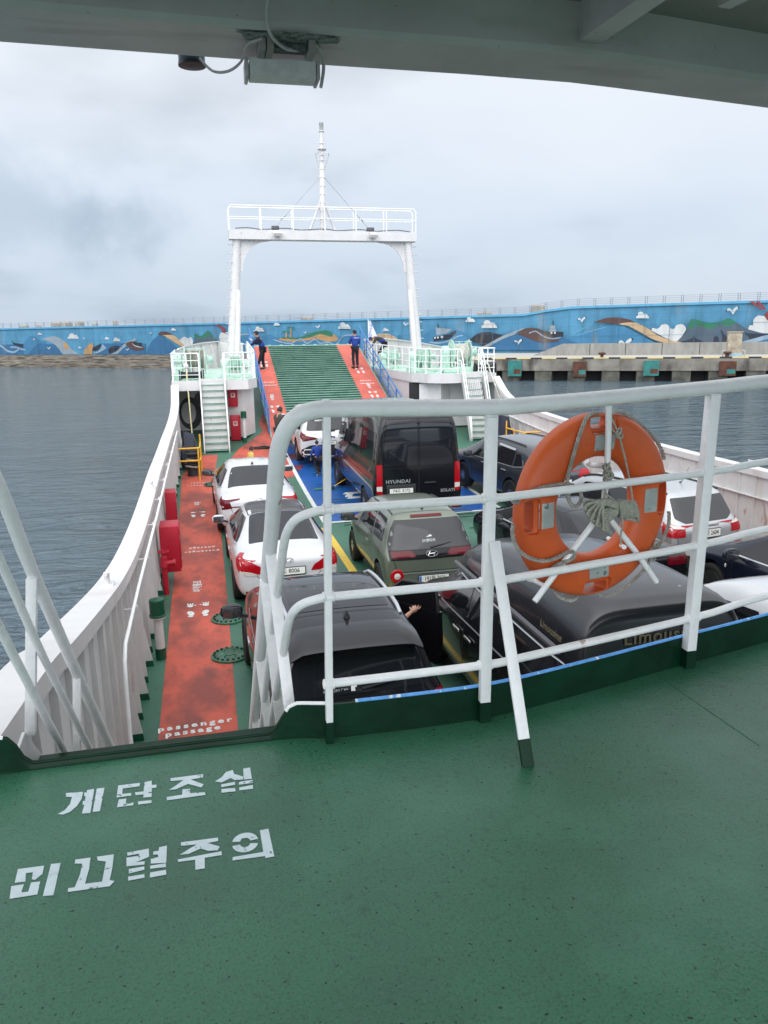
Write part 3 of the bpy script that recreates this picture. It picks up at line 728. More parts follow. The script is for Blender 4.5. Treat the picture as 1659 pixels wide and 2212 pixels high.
PZ = 2.97
def platform(port):
    X = (lambda x: x) if port else (lambda x: 2*XC-x)
    side = 'port' if port else 'starboard'
    root = empty('forecastle', (X(0.6), 30, 0), 0, ('white port forecastle block beside the ramp with mooring gear on top' if port else 'white starboard forecastle block with an open door beside the ramp'), 'forecastle')
    def L(p): return (X(p[0])-X(0.6), p[1]-30, p[2])
    out = [(-.95, 28.3), (1.72, 28.3), (2.1, 29.3), (2.15, 34), (2.2, 39.2), (1.0, 40.6), (-.2, 38.6), (-.85, 35), (-.95, 31)]
    if not port: out = [(-.95, 28.3), (1.15, 28.3), (1.7, 28.75), (2.05, 29.8), (2.15, 34), (2.2, 39.2), (1.0, 40.6), (-.2, 38.6), (-.85, 35), (-.95, 31)]
    q = MB(); v, f = tri_poly(out); q.add([L((x, y, PZ)) for x, y in v], f); q.build('platform_deck', MINT, root, 0)
    q = MB(); ring = out+[out[0]]
    hgt = lambda y: PZ-.34
    q.grid([[L((x, y, PZ+.015)), L((x, y, PZ-.34))] for x, y in ring]); q.build('fascia', WHITE, root, 0)
    q = MB(); v, f = tri_poly(out); q.add([L((x*0.99+.006, y+.02 if y < 30 else y-.02, PZ-.33)) for x, y in v], f); q.build('soffit', WHITE, root, 0)
    # the house under the platform
    hs = [(.95, 29.1), (1.5, 28.75), (2.0, 29.9), (2.1, 34), (2.15, 39.1), (1.0, 40.4)] if port else [(-.2, 29.4), (.55, 29.4), (1.1, 28.9), (1.95, 29.9), (2.1, 34), (2.15, 39.1), (1.0, 40.4)]
    q = MB(); q.grid([[L((x, y, zd(28.7))), L((x, y, PZ-.33))] for x, y in hs]); q.build('house_wall', WHITE, root, 0)
    q = MB(); q.grid([[L((x, y-.006 if y < 29.5 else y, zd(28.7)+.002)), L((x+.006, y-.006 if y < 29.5 else y, zd(28.7)+.14))] for x, y in hs[:4]]); q.build('base_band', DKGREEN, root, 0)
    q = MB(); q.add([L((-.95, 30.6, .6)), L((1.2, 30.6, .6)), L((1.2, 30.6, PZ-.33)), L((-.95, 30.6, PZ-.33))], [(0, 1, 2, 3)]); q.build('recess_back_wall', WHITE, root, 0)
    q = MB(); q.add([L((-.95, 28.3, .4)), L((-.95, 40, .4)), L((-.95, 40, PZ)), L((-.95, 28.3, PZ))], [(0, 1, 2, 3)]); q.build('outer_wall', WHITE, root, 0)
    # raised bow bulwark round the outer side
    bw = [(-.85, 33.5), (-.82, 35), (-.5, 37), (.2, 38.9), (1.0, 40.2), (1.9, 39.3), (2.12, 37.5)]
    hz = [1.0, 1.05, 1.15, 1.25, 1.3, 1.25, 1.15] if port else [.9, .95, 1.1, 1.25, 1.35, 1.3, 1.2]
    q = MB(); q.grid([[L((x, y, PZ-.3)), L((x, y, PZ+h)), L((x+.1, y-.1, PZ+h+.02)), L((x+.1, y-.1, PZ+h-.03))] for (x, y), h in zip(bw, hz)]); q.build('bow_bulwark', WHITE, root, 0)
    for (x, y), h in zip(bw[1:-1], hz[1:-1]):
        for dx in (0, .45):
            q = MB(); q.prism([L((x+dx+.02, y+dx-.03, PZ)), L((x+dx+.02, y+dx-.03, PZ+h-.05)), L((x+dx+.28, y+dx-.4, PZ))], (.012, 0, 0)); q.build('bracket', WHITE, root, 0)
    # guard rail
    g = empty('platform_railing', (X(.6), 28.4, PZ), 0, 'white guard railing round the %s forecastle platform' % side, 'railing', 'forecastle guard railings')
    def G(p): return (X(p[0])-X(.6), p[1]-28.4, p[2]-PZ)
    RM = RAILW
    if port:
        loops = [[(-.88, 33, 1.02), (-.9, 30.5, .98), (-.9, 28.55, .96), (-.84, 28.4, .96), (.02, 28.38, .96)], [(.92, 28.38, .96), (1.68, 28.40, .96), (2.04, 29.35, .96), (2.08, 31, 1.1), (2.1, 34, 1.3)]]
    else:
        loops = [[(-.86, 33, 1.0), (-.9, 30.5, .96), (-.9, 28.55, .95), (-.84, 28.4, .95), (-.25, 28.38, .95)], [(.6, 28.38, .93), (1.1, 28.42, .93), (1.66, 28.85, .95), (2.0, 29.85, .98), (2.1, 34, 1.05), (2.12, 38, 1.1)]]
    for lp_ in loops:
        for fr in (1.0, .74, .48, .22):
            if not port and lp_ is loops[1] and fr == .22 and 0: continue
            q = MB(); q.tube(smooth_path([G((x, y, PZ+h*fr)) for x, y, h in lp_], 3), .022 if fr == 1 else .013, 8); q.build('rail_pipe', RM, g, 60)
        dens = smooth_path([(x, y, h) for x, y, h in lp_], 8); acc = 0; prev = dens[0]; q0 = []
        for p in dens:
            acc += (Vector((p.x, p.y))-Vector((prev.x, prev.y))).length; prev = p
            if acc > .62 or p is dens[0] or p is dens[-1]:
                acc = 0; q = MB(); q.bar(G((p.x, p.y, PZ)), G((p.x, p.y, PZ+p.z)), .04, .02, (0, 1, 0)); q.build('post', RM, g, 0)
    # stairs up to the platform, with closed white risers and green treads
    x0, x1 = (0.03, .88) if port else (-.35, .5)
    yb, n = 27.15, 11
    zb = zd(yb)
    s_ = empty('platform_stairs', (X((x0+x1)/2), yb, zb), 0, 'steep white stairs with green treads up to the %s forecastle' % side, 'stairs', 'forecastle stairs')
    def S(p): return (X(p[0])-X((x0+x1)/2), p[1]-yb, p[2]-zb)
    Hh = PZ-zb; run = 28.3-yb
    for xx in (x0, x1):
        q = MB(); q.prism([S((xx-.025, yb-.08, zb)), S((xx-.025, yb-.12, zb+.18)), S((xx-.025, 28.22, PZ+.05)), S((xx-.025, 28.34, PZ)), S((xx-.025, 28.34, PZ-.14)), S((xx-.025, yb+.12, zb))], (.05, 0, 0)); q.build('stringer', WHITE, s_, 0)
    for k in range(n):
        z = zb+Hh*(k+.35)/n; y = yb+run*(k+.3)/n
        q = MB(); q.box(S(((x0+x1)/2, y+.05, z)), (x1-x0-.06, .16, .022)); q.build('tread', GRN2, s_, 0)
        q = MB(); q.box(S(((x0+x1)/2, y+.125, z+Hh/n/2+.012)), (x1-x0-.06, .01, Hh/n-.03)); q.build('riser', WHITE, s_, 0)
    if port:
        for xx in (x0, x1):
            q = MB(); q.tube([S((xx, 28.38, PZ+.96)), S((xx, 28.36, PZ+.9)), S((xx, yb-.05, zb+.9)), S((xx, yb-.12, zb+.72)), S((xx, yb-.1, zb+.1))], .022, 8); q.build('handrail', RM, s_, 60)
    else:
        for xx in (x0, x1):
            for hh in (.92, .5):
                q = MB(); q.tube(smooth_path([S((xx, 28.6, PZ+hh)), S((xx, 28.36, PZ+hh)), S((xx, 28.1, PZ+hh-.3)), S((xx, yb-.1, zb+hh-.1)), S((xx, yb-.12, zb+.1))], 3), .022, 8); q.build('handrail', RM, s_, 60)
    return root
fcP = platform(True); fcS = platform(False)

# ------------------------------------------------ mooring gear
def winch(loc, s, w, label, rope=True, rz_=0.0, drum=ROPEW):
    t_ = empty('mooring_winch', loc, rz_, label, 'winch', 'mooring winches')
    q = MB(); q.box((0, 0, .09*s), (w+.5, .75*s, .16*s), bev=.01)
    for k in range(6): q.box((-w/2+k*w/5, -.39*s, .06*s), (.03, .05, .12*s))
    q.build('bed_frame', MINT, t_, 20)
    q = MB(); n = 16
    prof = [(.10, -w*.30)]
    for k in range(n*4):
        prof.append((.27*s+.016*abs(math.sin(k*math.pi/4)), -w*.30+w*.6*k/(n*4)))
    prof.append((.10, w*.30)); q.lathe(prof, (0, 0, .62*s), (1, 0, 0), 28); q.build('rope_drum', drum, t_, 60)
    for sx in (-1, 1):
        q = MB(); q.lathe([(.04, 0), (.40*s, 0), (.40*s, .025), (.04, .025)], (sx*w*.32, 0, .62*s), (1, 0, 0), 28); q.build('flange', MINT, t_, 30)
        q = MB(); q.prism([(sx*w*.37, -.26*s, .14), (sx*w*.37, .26*s, .14), (sx*w*.37, .1*s, .74*s), (sx*w*.37, -.1*s, .74*s)], (.04, 0, 0)); q.build('pedestal', MINT, t_, 0)
    q = MB(); q.lathe([(.03, 0), (.16*s, 0), (.12*s, .06), (.10*s, .14), (.16*s, .22), (.03, .22)], (w*.42, 0, .62*s), (1, 0, 0), 18); q.build('warping_head', MINT, t_, 50)
    q = MB(); q.lathe([(.05, 0), (.2*s, .01), (.22*s, .04), (.22*s, .24), (.18*s, .28), (.0, .28)], (-w*.42, 0, .62*s), (-1, 0, 0), 20); q.box((-w*.42-.12, 0, .3*s), (.26, .32*s, .5*s), bev=.02); q.build('gear_case', MINT, t_, 40)
    for k in (-.12, .18):
        q = MB(); q.tube([(k*w, -.3*s, .15), (k*w, -.3*s, .95*s)], .02, 8); q.tube([(k*w+.17*math.cos(a), -.3*s+.17*math.sin(a), .96*s) for a in [j*math.pi/9 for j in range(18)]], .012, 6, closed=True)
        for a in (0, math.pi/3, 2*math.pi/3): q.tube([(k*w+.17*math.cos(a), -.3*s+.17*math.sin(a), .96*s), (k*w-.17*math.cos(a), -.3*s-.17*math.sin(a), .96*s)], .008, 5)
        q.build('handwheel', MINT, t_, 60)
    return t_
winch((-.12, 29.7, PZ), 1.15, 1.1, 'mint green mooring winch with a drum of worn pale rope on the port forecastle', drum=mat('worn_rope', (.36, .35, .30), .9, col2=(.16, .15, .11), vscale=9, bump=.5, bscale=30, stretch=(1, 1, .3)))
winch((1.35, 30.0, PZ), .85, .55, 'smaller mint green capstan winch beside the gantry foot on the port forecastle', drum=MINT)
winch((10.25, 29.8, PZ), 1.25, 1.1, 'mint green mooring winch with a drum of pale rope on the starboard forecastle')
winch((8.95, 30.6, PZ), 1.0, .7, 'mint green winch motor behind the railing left of the big starboard winch', drum=MINT)
winch((8.55, 34.6, PZ), .85, .8, 'mint green windlass far forward on the starboard forecastle', drum=MINT, rz_=.5)
def fairlead(loc, w, label):
    t_ = empty('roller_fairlead', loc, 0, label, 'fairlead', 'black roller fairleads')
    q = MB(); q.lathe([(.16, 0), (.12, .06), (.11, w/2), (.12, w-.06), (.16, w)], (-w/2, 0, .2), (1, 0, 0), 16); q.build('roller', BLACK, t_, 50)
    for s in (-1, 1):
        q = MB(); q.prism([(s*w/2*1.06, -.17, 0), (s*w/2*1.06, .17, 0), (s*w/2*1.06, .1, .38), (s*w/2*1.06, -.1, .38)], (.04*s, 0, 0)); q.build('side_plate', BLACK, t_, 0)
fairlead((-.25, 28.62, PZ), .75, 'black roller fairlead below the big rope drum on the port forecastle')
fairlead((10.95, 28.75, PZ), .75, 'black roller fairlead beside the starboard stairs head')
def hose_loops(loc, label, m=MINT):
    t_ = empty('hydraulic_hoses', loc, 0, label, 'hoses', 'looped hydraulic hoses')
    for k in range(4):
        q = MB(); w = .3+.07*k; q.tube(smooth_path([(-w, 0, .5), (-w*.9, -.03*k, .15), (-w*.3, -.05*k, .03), (w*.4, -.04*k, .05), (w, 0, .45), (w*1.1, .1, .7)], 5), .018, 6); q.build('hose', m, t_, 60)
hose_loops((1.35, 28.75, PZ), 'mint painted hydraulic hoses hanging in loops on the port forecastle')
hose_loops((9.1, 29.4, PZ), 'mint painted hydraulic hoses looping under the starboard winch')

# ------------------------------------------------ gantry with mast
GY = 31.0
ga = empty('bow_gantry', (XC-.1, GY, PZ), 0, 'tall white gantry frame over the ramp with a railed walkway on top', 'gantry')
GX = XC-.1
def LG(p): return (p[0]-GX, p[1]-GY, p[2]-PZ)
GZ = ony(495, 517, GY).z; gzr = ony(895, 524, GY).z
ZB = (GZ+gzr)/2
gl, gr = ony(493, 495, GY).x, ony(896, 505, GY).x
q = MB(); q.box(LG(((gl+gr)/2, GY, ZB+.17)), (gr-gl, .55, .34)); q.build('crossbeam', WHITE, ga, 0)
for s, xt, xb in ((1, gl+.30, 1.28), (-1, gr-.30, 2*GX-1.22)):
    q = MB(); q.tube([LG((xb, GY, PZ)), LG((xt, GY, ZB+.02))], [.24, .155], 20); q.build('post', WHITE, ga, 60)
    q = MB(); q.tube([LG((xb+s*.16, GY-.3, PZ)), LG((xt+s*.10+(xb-xt)*.35, GY-.16, ZB-2.0)), LG((xt+s*.06+(xb-xt)*.35, GY-.05, ZB-1.82))], [.12, .10, .09], 14); q.build('brace_pipe', WHITE, ga, 60)
    arc = [(xt-s*.15, ZB), (xt-s*.15, ZB-1.1), (xt+s*.13, ZB-1.15)]
    for k in range(9):
        a = math.pi/2*k/8; arc.append((xt+s*(.16+1.0*(1-math.cos(a))), ZB-1.1+1.05*math.sin(a)))
    arc.append((xt+s*1.3, ZB))
    q = MB(); q.prism([LG((x, GY-.02, z)) for x, z in arc[::1]], (0, .04, 0)); q.build('corner_bracket', WHITE, ga, 0)
    for k in range(15):
        z = PZ+.7+k*.325; 
        if z > ZB+.3: break
        f_ = (z-PZ)/(ZB-PZ); x = xb+(xt-xb)*f_-s*.14
        q = MB(); q.tube(smooth_path([LG((x, GY-.12, z)), LG((x-s*.14, GY-.12, z)), LG((x-s*.17, GY-.09, z+.0)), LG((x-s*.17, GY+.09, z)), LG((x-s*.14, GY+.12, z)), LG((x, GY+.12, z))], 3), .011, 6); q.build('ladder_rung', WHITE, ga, 60)
for yo in (-.25, .25):
    for h, r_ in ((.86, .022), (.45, .015)):
        pts = [(gl+.03, GY+yo, ZB+.34), (gl+.03, GY+yo, ZB+.34+h-.12), (gl+.12, GY+yo, ZB+.34+h), (gr-.12, GY+yo, ZB+.34+h), (gr-.03, GY+yo, ZB+.34+h-.12), (gr-.03, GY+yo, ZB+.34)]
        if h < .8: pts = [(gl+.05, GY+yo, ZB+.34+h), (gr-.05, GY+yo, ZB+.34+h)]
        q = MB(); q.tube([LG(p) for p in pts], r_, 8); q.build('walkway_rail', RAILW, ga, 60)
    for k in range(1, 6):
        x = gl+(gr-gl)*k/6; q = MB(); q.bar(LG((x, GY+yo, ZB+.34)), LG((x, GY+yo, ZB+1.2)), .035, .02, (0, 1, 0)); q.build('rail_post', RAILW, ga, 0)
q = MB(); zt = ZB+.34
q.tube(smooth_path([LG((gl+.25+k*(gr-gl-.5)/14, GY-.2, zt+.05+.03*math.sin(k*2.1))) for k in range(15)], 4), .02, 6); q.build('cable_run', mat('grey_cable', (.12, .13, .14), .6), ga, 60)
mx = ony(697, 495, GY).x; mt = ony(694, 265, GY)
def LMst(p): return (p[0]-mx, p[1]-GY, p[2]-zt)
ms_ = empty('signal_mast', (mx, GY, zt), 0, 'slender white signal mast with rungs and a cage standing on the gantry', 'mast')
dxm = mt.x-mx
tp = lambda z: (mx+dxm*(z-zt)/(mt.z-zt), GY, z)
Hm = mt.z-zt
q = MB(); q.tube([LMst(tp(zt)), LMst(tp(zt+Hm*.62)), LMst(tp(zt+Hm*.63)), LMst(tp(mt.z-.32))], [.115, .105, .08, .075], 16); q.lathe([(.2, 0), (.16, .05), (.115, .12)], LMst(tp(zt)), n=16); q.build('mast_tube', WHITE, ms_, 50)
for s in (-1, 1):
    q = MB(); q.tube([LMst(tp(zt+1.3)), LMst((mx+s*.52, GY+(.1 if s > 0 else -.1), zt))], .05, 10); q.lathe([(.11, 0), (.05, .06)], LMst((mx+s*.52, GY+(.1 if s > 0 else -.1), zt)), n=12); q.build('support_leg', WHITE, ms_, 50)
    q = MB(); q.tube([LMst(tp(zt+2.07)), LMst((mx+s*1.95, GY, zt))], .011, 6); q.build('stay_wire', STEEL, ms_, 60)
    q = MB(); q.tube([LMst((mx+s*.55*2.6, GY, zt+.58)), LMst((mx+s*.62*2.6, GY, zt+.42))], .022, 8); q.build('turnbuckle', STEEL, ms_, 60)
for k in range(11):
    p = tp(zt+.15+k*.3); q = MB(); q.tube([LMst((p[0]-.15, GY-.1, p[2])), LMst((p[0]+.15, GY-.1, p[2]))], .012, 6); q.build('rung', WHITE, ms_, 60)
zc_ = zt+Hm*.58
q = MB()
for s in (-1, 1): q.tube([LMst((mx+dxm*.6+s*.09, GY, zc_-.02)), LMst((mx+dxm*.7+s*.26, GY-.1, zc_+.5))], .017, 6)
q.tube([LMst((mx+dxm*.7-.26, GY-.1, zc_+.5)), LMst((mx+dxm*.7+.26, GY-.1, zc_+.5)), LMst((mx+dxm*.7+.18, GY-.4, zc_+.5)), LMst((mx+dxm*.7-.18, GY-.4, zc_+.5))], .017, 6, closed=True); q.build('guard_cage', WHITE, ms_, 60)
p = tp(mt.z-.32); q = MB(); q.lathe([(.11, 0), (.11, .03), (.07, .05)], LMst(p), n=14); q.lathe([(.12, -.65), (.17, -.62), (.17, -.58), (.08, -.56)], LMst(p), n=14); q.build('lamp_bracket', WHITE, ms_, 40)
q = MB(); q.lathe([(.075, .05), (.08, .09), (.08, .26), (.09, .28), (.085, .32), (0, .33)], LMst(p), n=14); q.build('masthead_lamp', mat('lamp_housing', (.35, .37, .36), .3), ms_, 40)
for px_, lb in ((597, 'white floodlight hanging at the left end of the gantry crossbeam'), (801, 'white floodlight hanging at the right end of the gantry crossbeam')):
    P0 = ony(px_, 505 if px_ < 700 else 510, GY)
    t_ = empty('floodlight', (P0.x, GY-.28, zt-.05), 0, lb, 'floodlight', 'gantry floodlights')
    q = MB(); q.prism([(-.16, -.32, -.1), (.16, -.32, -.1), (.12, 0, .02), (-.12, 0, .02)], (0, .06, -.1)); q.build('housing', WHITE, t_, 0)
    q = MB(); q.box((-.05, .12, .14), (.28, .2, .14), bev=.02); q.build('ballast_box', mat('dark_housing', (.08, .09, .1), .4), t_, 30)

# ------------------------------------------------ things round the port forecastle foot
def firebox(p, w, h, d, label, rz_=0.0, m=REDBOX):
    t_ = empty('fire_hose_box', p, rz_, label, 'fire hose box', 'red fire hose boxes')
    q = MB(); q.box((0, 0, h/2), (w, d, h), bev=.02); q.build('cabinet', m, t_, 30)
    q = MB(); q.box((0, -d/2-.006, h*.68), (w*.42, .01, w*.46)); q.build('sign_plate', mat('sign_white', (.72, .68, .62), .5), t_, 0)
    q = MB(); q.box((-.02, -d/2-.013, h*.68), (w*.16, .006, w*.26)); q.box((w*.08, -d/2-.013, h*.7), (w*.06, .006, w*.3)); q.box((0, -d/2-.0125, h*.68+w*.19), (w*.34, .005, .012)); q.build('sign_symbol', REDBOX, t_, 0)
    return t_
zf = zd(28.8)
firebox((1.17, 28.90, zf+1.25), .34, .62, .16, 'red fire hose box on the port forecastle wall, the upper one')
firebox((1.20, 28.80, zf+.02), .36, .92, .2, 'tall red fire hose box standing on deck right of the port stairs')
bc = empty('port_recess_gear', (-.45, 29.2, zf), 0, 'coils of black hose hanging in the recess under the port forecastle', 'hose coil')
for k in range(7):
    q = MB(); a0 = .28+.018*k; q.tube([(a0*math.cos(a)+.01*k, -.05*k*.6+.02*math.sin(3*a+k), 1.05+a0*1.5*math.sin(a)) for a in [j*math.pi/12 for j in range(24)]], .017, 6, closed=True); q.build('hose_loop', BLACK, bc, 60)
ac = empty('air_conditioner', (.03, 30.2, zf+1.15), 0, 'white air conditioner fan unit in the recess behind the port stairs', 'air conditioner')
q = MB(); q.box((0, 0, .35), (.75, .28, .62), bev=.02); q.build('case', WHITE, ac, 30)
q = MB()
for r_ in (.24, .19, .14, .09, .04): q.tube([(r_*math.cos(a), -.15, .36+r_*math.sin(a)) for a in [j*math.pi/12 for j in range(24)]], .008, 5, closed=True)
q.build('fan_guard', STEEL, ac, 60)
q = MB(); q.lathe([(0, 0), (.25, 0), (.25, .01), (0, .01)], (0, -.145, .36), (0, 1, 0), 24); q.build('fan_shade_disc', DARK, ac, 0)  # dark disc on the case, painted as the shade behind the guard
pp = empty('boat_hook_pole', (-.37, 28.2, 1.2), 0, 'long pale yellow pole propped upright against the port platform', 'pole')
q = MB(); q.tube([(.03, -1.0, -.65), (0, 0, 0), (-.05, .2, 2.25)], .025, 10); q.build('shaft', mat('pale_yellow', (.68, .62, .36), .5), pp, 60)
q = MB(); q.lathe([(.03, 0), (.09, .05), (.08, .16), (.03, .2)], (-.05, .2, 2.2), n=9); q.build('rag_wrap', LINEW, pp, 0)
bt = empty('mooring_bitts', (-.38, 24.3, zd(24.3)), 0, 'black mooring bitts wrapped in dark rope beside the port bulwark', 'bitts', 'mooring bitts')
for k in (0, .62):
    q = MB(); q.lathe([(.17, 0), (.15, .04), (.15, .62), (.2, .66), (.2, .7), (.05, .72)], (0, k, 0), n=18); q.build('post', BLACK, bt, 50)
    for j in range(5):
        q = MB(); q.tube([(.19*math.cos(a)+.01*j, k+.19*math.sin(a), .3+j*.07+.02*math.sin(2*a)) for a in [i*math.pi/9 for i in range(18)]], .032, 6, closed=True); q.build('rope_turn', BLACK if j % 3 else ROPE, bt, 60)
tp_ = empty('tarpaulin_cover', (-.45, 25.6, zd(25.6)), 0, 'dark blue tarpaulin draped over gear beside the port bulwark', 'tarpaulin')
q = MB(); rows = []
for i in range(9):
    row = []
    for j in range(9):
        u = i/8-.5; v_ = j/8-.5; e_ = max(abs(u), abs(v_))*2
        row.append((u*.6, v_*1.2, 1.15*(1-max(0, e_-.5)**1.2*2.0*.9)-.18*(u+.5)+.06*pnoise(Vector((u*5, v_*4, 1)))))
    rows.append(row)
q.grid(rows); q.build('sheet', mat('navy_tarp', (.012, .016, .035), .5, bump=.4, bscale=12), tp_, 50)
yr = empty('yellow_guard_rail', (-.2, 23.6, zd(23.6)), 0, 'yellow guard rail round the port mooring bitts', 'guard rail', 'yellow guard rails')
for h in (1.0, .62):
    q = MB(); q.tube(smooth_path([(-.55, 0, h), (-.1, 0, h), (.04, .03, h), (.08, .2, h), (.1, 1.4, h)], 3), .025, 8); q.build('rail_pipe', YEL, yr, 60)
for (x, y) in ((.03, .02), (.1, .7), (.1, 1.4)):
    q = MB(); q.tube([(x, y, 0), (x, y, 1.0 if y < 1 else 1.25)], .025, 8); q.build('post', YEL, yr, 60)
gc_ = empty('deck_rope_coil', (2.0, 27.5, zd(27.5)), 0, 'flat coil of dark green rope on deck by the forecastle house', 'rope coil')
for k in range(3):
    q = MB(); a0 = .32-.06*k; q.tube([(a0*math.cos(a)*1.1, a0*math.sin(a)*.6+.02*math.sin(3*a), .02+.015*k+.01*math.sin(2*a)) for a in [j*math.pi/12 for j in range(24)]], .018, 6, closed=True); q.build('coil_turn', BLACK if k else DKGREEN, gc_, 60)
def ventpipe(x, y, label, h=.62, z0=None):
    z0 = zd(y) if z0 is None else z0
    t_ = empty('vent_pipe', (x, y, z0), 0, label, 'vent', 'green capped vent pipes')
    q = MB(); q.lathe([(.075, .0), (.075, .16), (.075, .17)], n=16); q.build('foot', CAPG, t_, 50)
    q = MB(); q.lathe([(.065, .15), (.065, h), (.11, h+.01), (.11, h+.03), (.06, h+.03)], n=16); q.build('pipe', WHITE, t_, 50)
    q = MB(); q.lathe([(.115, h+.03), (.12, h+.05), (.105, h+.06), (.105, h+.24), (.11, h+.25), (.10, h+.28), (0, h+.30)], n=18); q.build('cap', CAPG, t_, 50)
ventpipe(-.79, 10.7, 'green capped vent pipe against the port bulwark, nearest the camera')
ventpipe(1.50, 28.5, 'green capped vent pipe in front of the port forecastle house', .85)
# red boxes on the port bulwark
def wallbox(p, size, label, extra=False):
    t_ = empty('fire_hose_box', p, 0, label, 'fire hose box', 'red fire hose boxes')
    w, d, h = size
    q = MB(); q.box((0, 0, h/2), (w, d, h), bev=.006); q.build('cabinet', REDBOX, t_, 30)
    q = MB(); q.box((w/2+.008, -.02, h/2), (.014, d*.86, h*.88), bev=.005); q.build('door', REDBOX, t_, 30)
    for k in (.25, .72):
        q = MB(); q.box((w/2+.02, -d*.3, h*k), (.012, .06, .04)); q.build('latch', STEEL, t_, 0)
wallbox((-.72, 14.3, .28), (.34, .55, .86), 'big red fire box on the port bulwark, nearer of the two')
wallbox((-.80, 17.4, .42), (.22, .5, .74), 'red fire box on the port bulwark, farther of the two')
hy = empty('fire_hydrant', (-.82, 13.6, zd(14)), 0, 'small red hydrant valve below the near red fire box', 'hydrant')
q = MB(); q.lathe([(.05, 0), (.05, .5), (.08, .52), (.08, .56), (.06, .6), (.06, .7), (.02, .72), (.02, .8)], n=12); q.lathe([(.05, 0), (.05, .16), (.07, .16), (.07, .2), (0, .2)], (0, 0, .58), (1, 0, 0), 12); q.build('valve_body', REDBOX, hy, 50)
q = MB(); q.tube([(.09*math.cos(a), .09*math.sin(a), .8) for a in [j*math.pi/6 for j in range(12)]], .012, 6, closed=True); q.tube([(-.09, 0, .8), (.09, 0, .8)], .01, 6); q.build('handwheel', REDBOX, hy, 60)

# starboard side: door, bitts, yellow rail
dr = empty('house_door_opening', (8.6, 29.6, .75), 0, 'dark open doorway in the starboard forecastle wall with a white door swung open', 'door')
sA = Vector((2*XC-2.1, 34.0)); sB = Vector((2*XC-1.95, 29.9)); 
p0 = ony(878, 830, 29.9)
q = MB(); q.box((-.24, .12, 1.0), (.55, .03, 1.7), R(-50), bev=.01); q.build('doorway', DARK, dr, 30)  # dark slab on the wall, the doorway's shade put into its colour
q = MB(); q.box((.10, -.25, 1.0), (.5, .05, 1.66), R(-12), bev=.02); q.build('door_leaf', WHITE, dr, 30)
q = MB(); q.box((.1, -.3, 1.1), (.04, .03, .25), R(-12)); q.build('handle', BLACK, dr, 30)
bt2 = copy_tree(bt); bt2.location = (10.55, 24.6, zd(24.6)); bt2.rotation_euler = (0, 0, 0); bt2['label'] = 'black mooring bitts inside the starboard bulwark behind a yellow rail'
yr2 = copy_tree(yr); yr2.scale = (-1, 1, 1); yr2.location = (10.5, 23.7, zd(23.7)); yr2['label'] = 'yellow guard rail round the starboard mooring bitts'
tp2 = copy_tree(tp_); tp2.location = (10.6, 26.0, zd(26)+.1); tp2['label'] = 'dark tarpaulin piled against the starboard bulwark beyond the bitts'
mp_ = empty('mooring_line', (10.9, 28.2, PZ), 0, 'pale mooring line running down over the starboard platform edge', 'mooring line')
q = MB(); q.tube(smooth_path([(-.15, .9, .5), (0, .1, .35), (.03, -.1, .05), (.2, -1.2, -1.3), (.1, -2.5, -2.1)], 5), .03, 8); q.build('rope', ROPEW, mp_, 60)
wp = empty('white_pipes', (9.85, 27.9, zd(28)), 0, 'bundle of white pipes leaning beside the starboard stairs', 'pipes')
for k in range(7):
    q = MB(); q.tube([(k*.09+.25, -.2-.05*k, 0), (k*.07+.2, .25, 2.1)], .03, 8); q.build('pipe', WHITE, wp, 60)
# ================================================================== BREAKWATER WITH MURAL, QUAY
WP0 = Vector((-45, 193, 0)); WP1 = Vector((90, 81, 0))
WD = (WP1-WP0).normalized(); WN = Vector((WD.y, -WD.x, 0))          # WN faces the harbour
def wp(x, y, off=0.0):
    """point of the breakwater face seen at (x, y)"""
    o = WP0 + WN*off; d = ray(x, y); tt = (o-CAMP).dot(WN)/d.dot(WN); return CAMP + d*tt
def ext(p, k): return p + WD*k
MUR = {}
def mm(name, col, var=0.10):
    if name not in MUR:
        m = mat('mural_'+name, col, 0.75, var=var, vscale=0.5, vdet=7, stretch=(1, 1, .5))
        add_speckle(m, tuple(v*.45 for v in col), 0.9, 0.56, 0.18, 6, (1, 1, .10), 0.55)
        add_speckle(m, (.30, .26, .2), 0.45, 0.60, 0.15, 7, (1, 1, .22), 0.4)
        MUR[name] = m
    return MUR[name]
base_top = [(-900, 733), (0, 709), (377, 699.5), (700, 690.5), (1042, 680.5), (1131, 677.8), (1180, 669), (1235, 661.8), (1450, 654.5), (1659, 648), (2300, 628)]
def topz(x, off=0.0):
    for (a, b_), (c_, d_) in zip(base_top, base_top[1:]):
        if x <= c_: return wp(x, b_+(d_-b_)*(x-a)/(c_-a), off)
    return wp(*base_top[-1], off)
xsW = [-900, -400, 0, 200, 377, 550, 700, 870, 1042, 1131, 1180, 1235, 1340, 1450, 1560, 1659, 1900, 2300]
bw_ = empty('breakwater_wall', tuple(WP0), 0, 'long blue harbour wall painted with waves, boats, clouds and gulls', 'harbour wall')
def LWp(p): p = Vector(p); return tuple(p-WP0)
q = MB()
rows = []
for x in xsW:
    tpt = topz(x); rows.append([LWp((tpt.x, tpt.y, -.5)), LWp(tpt), LWp(tpt-WN*3.2), LWp(Vector((tpt.x, tpt.y, -.5))-WN*3.2)])
q.grid(rows); q.build('wall_face', mm('sky_blue', (.072, .235, .375), .16), bw_, 0)
q = MB(); rows = []
for x in xsW:
    tpt = topz(x, .28); rows.append([LWp(tpt-Vector((0, 0, .34))+WN*0), LWp(tpt+WN*0), LWp(tpt-WN*.4), ])
q.grid(rows); q.build('coping', mm('coping_blue', (.10, .32, .50), .05), bw_, 0)
layer = [0]
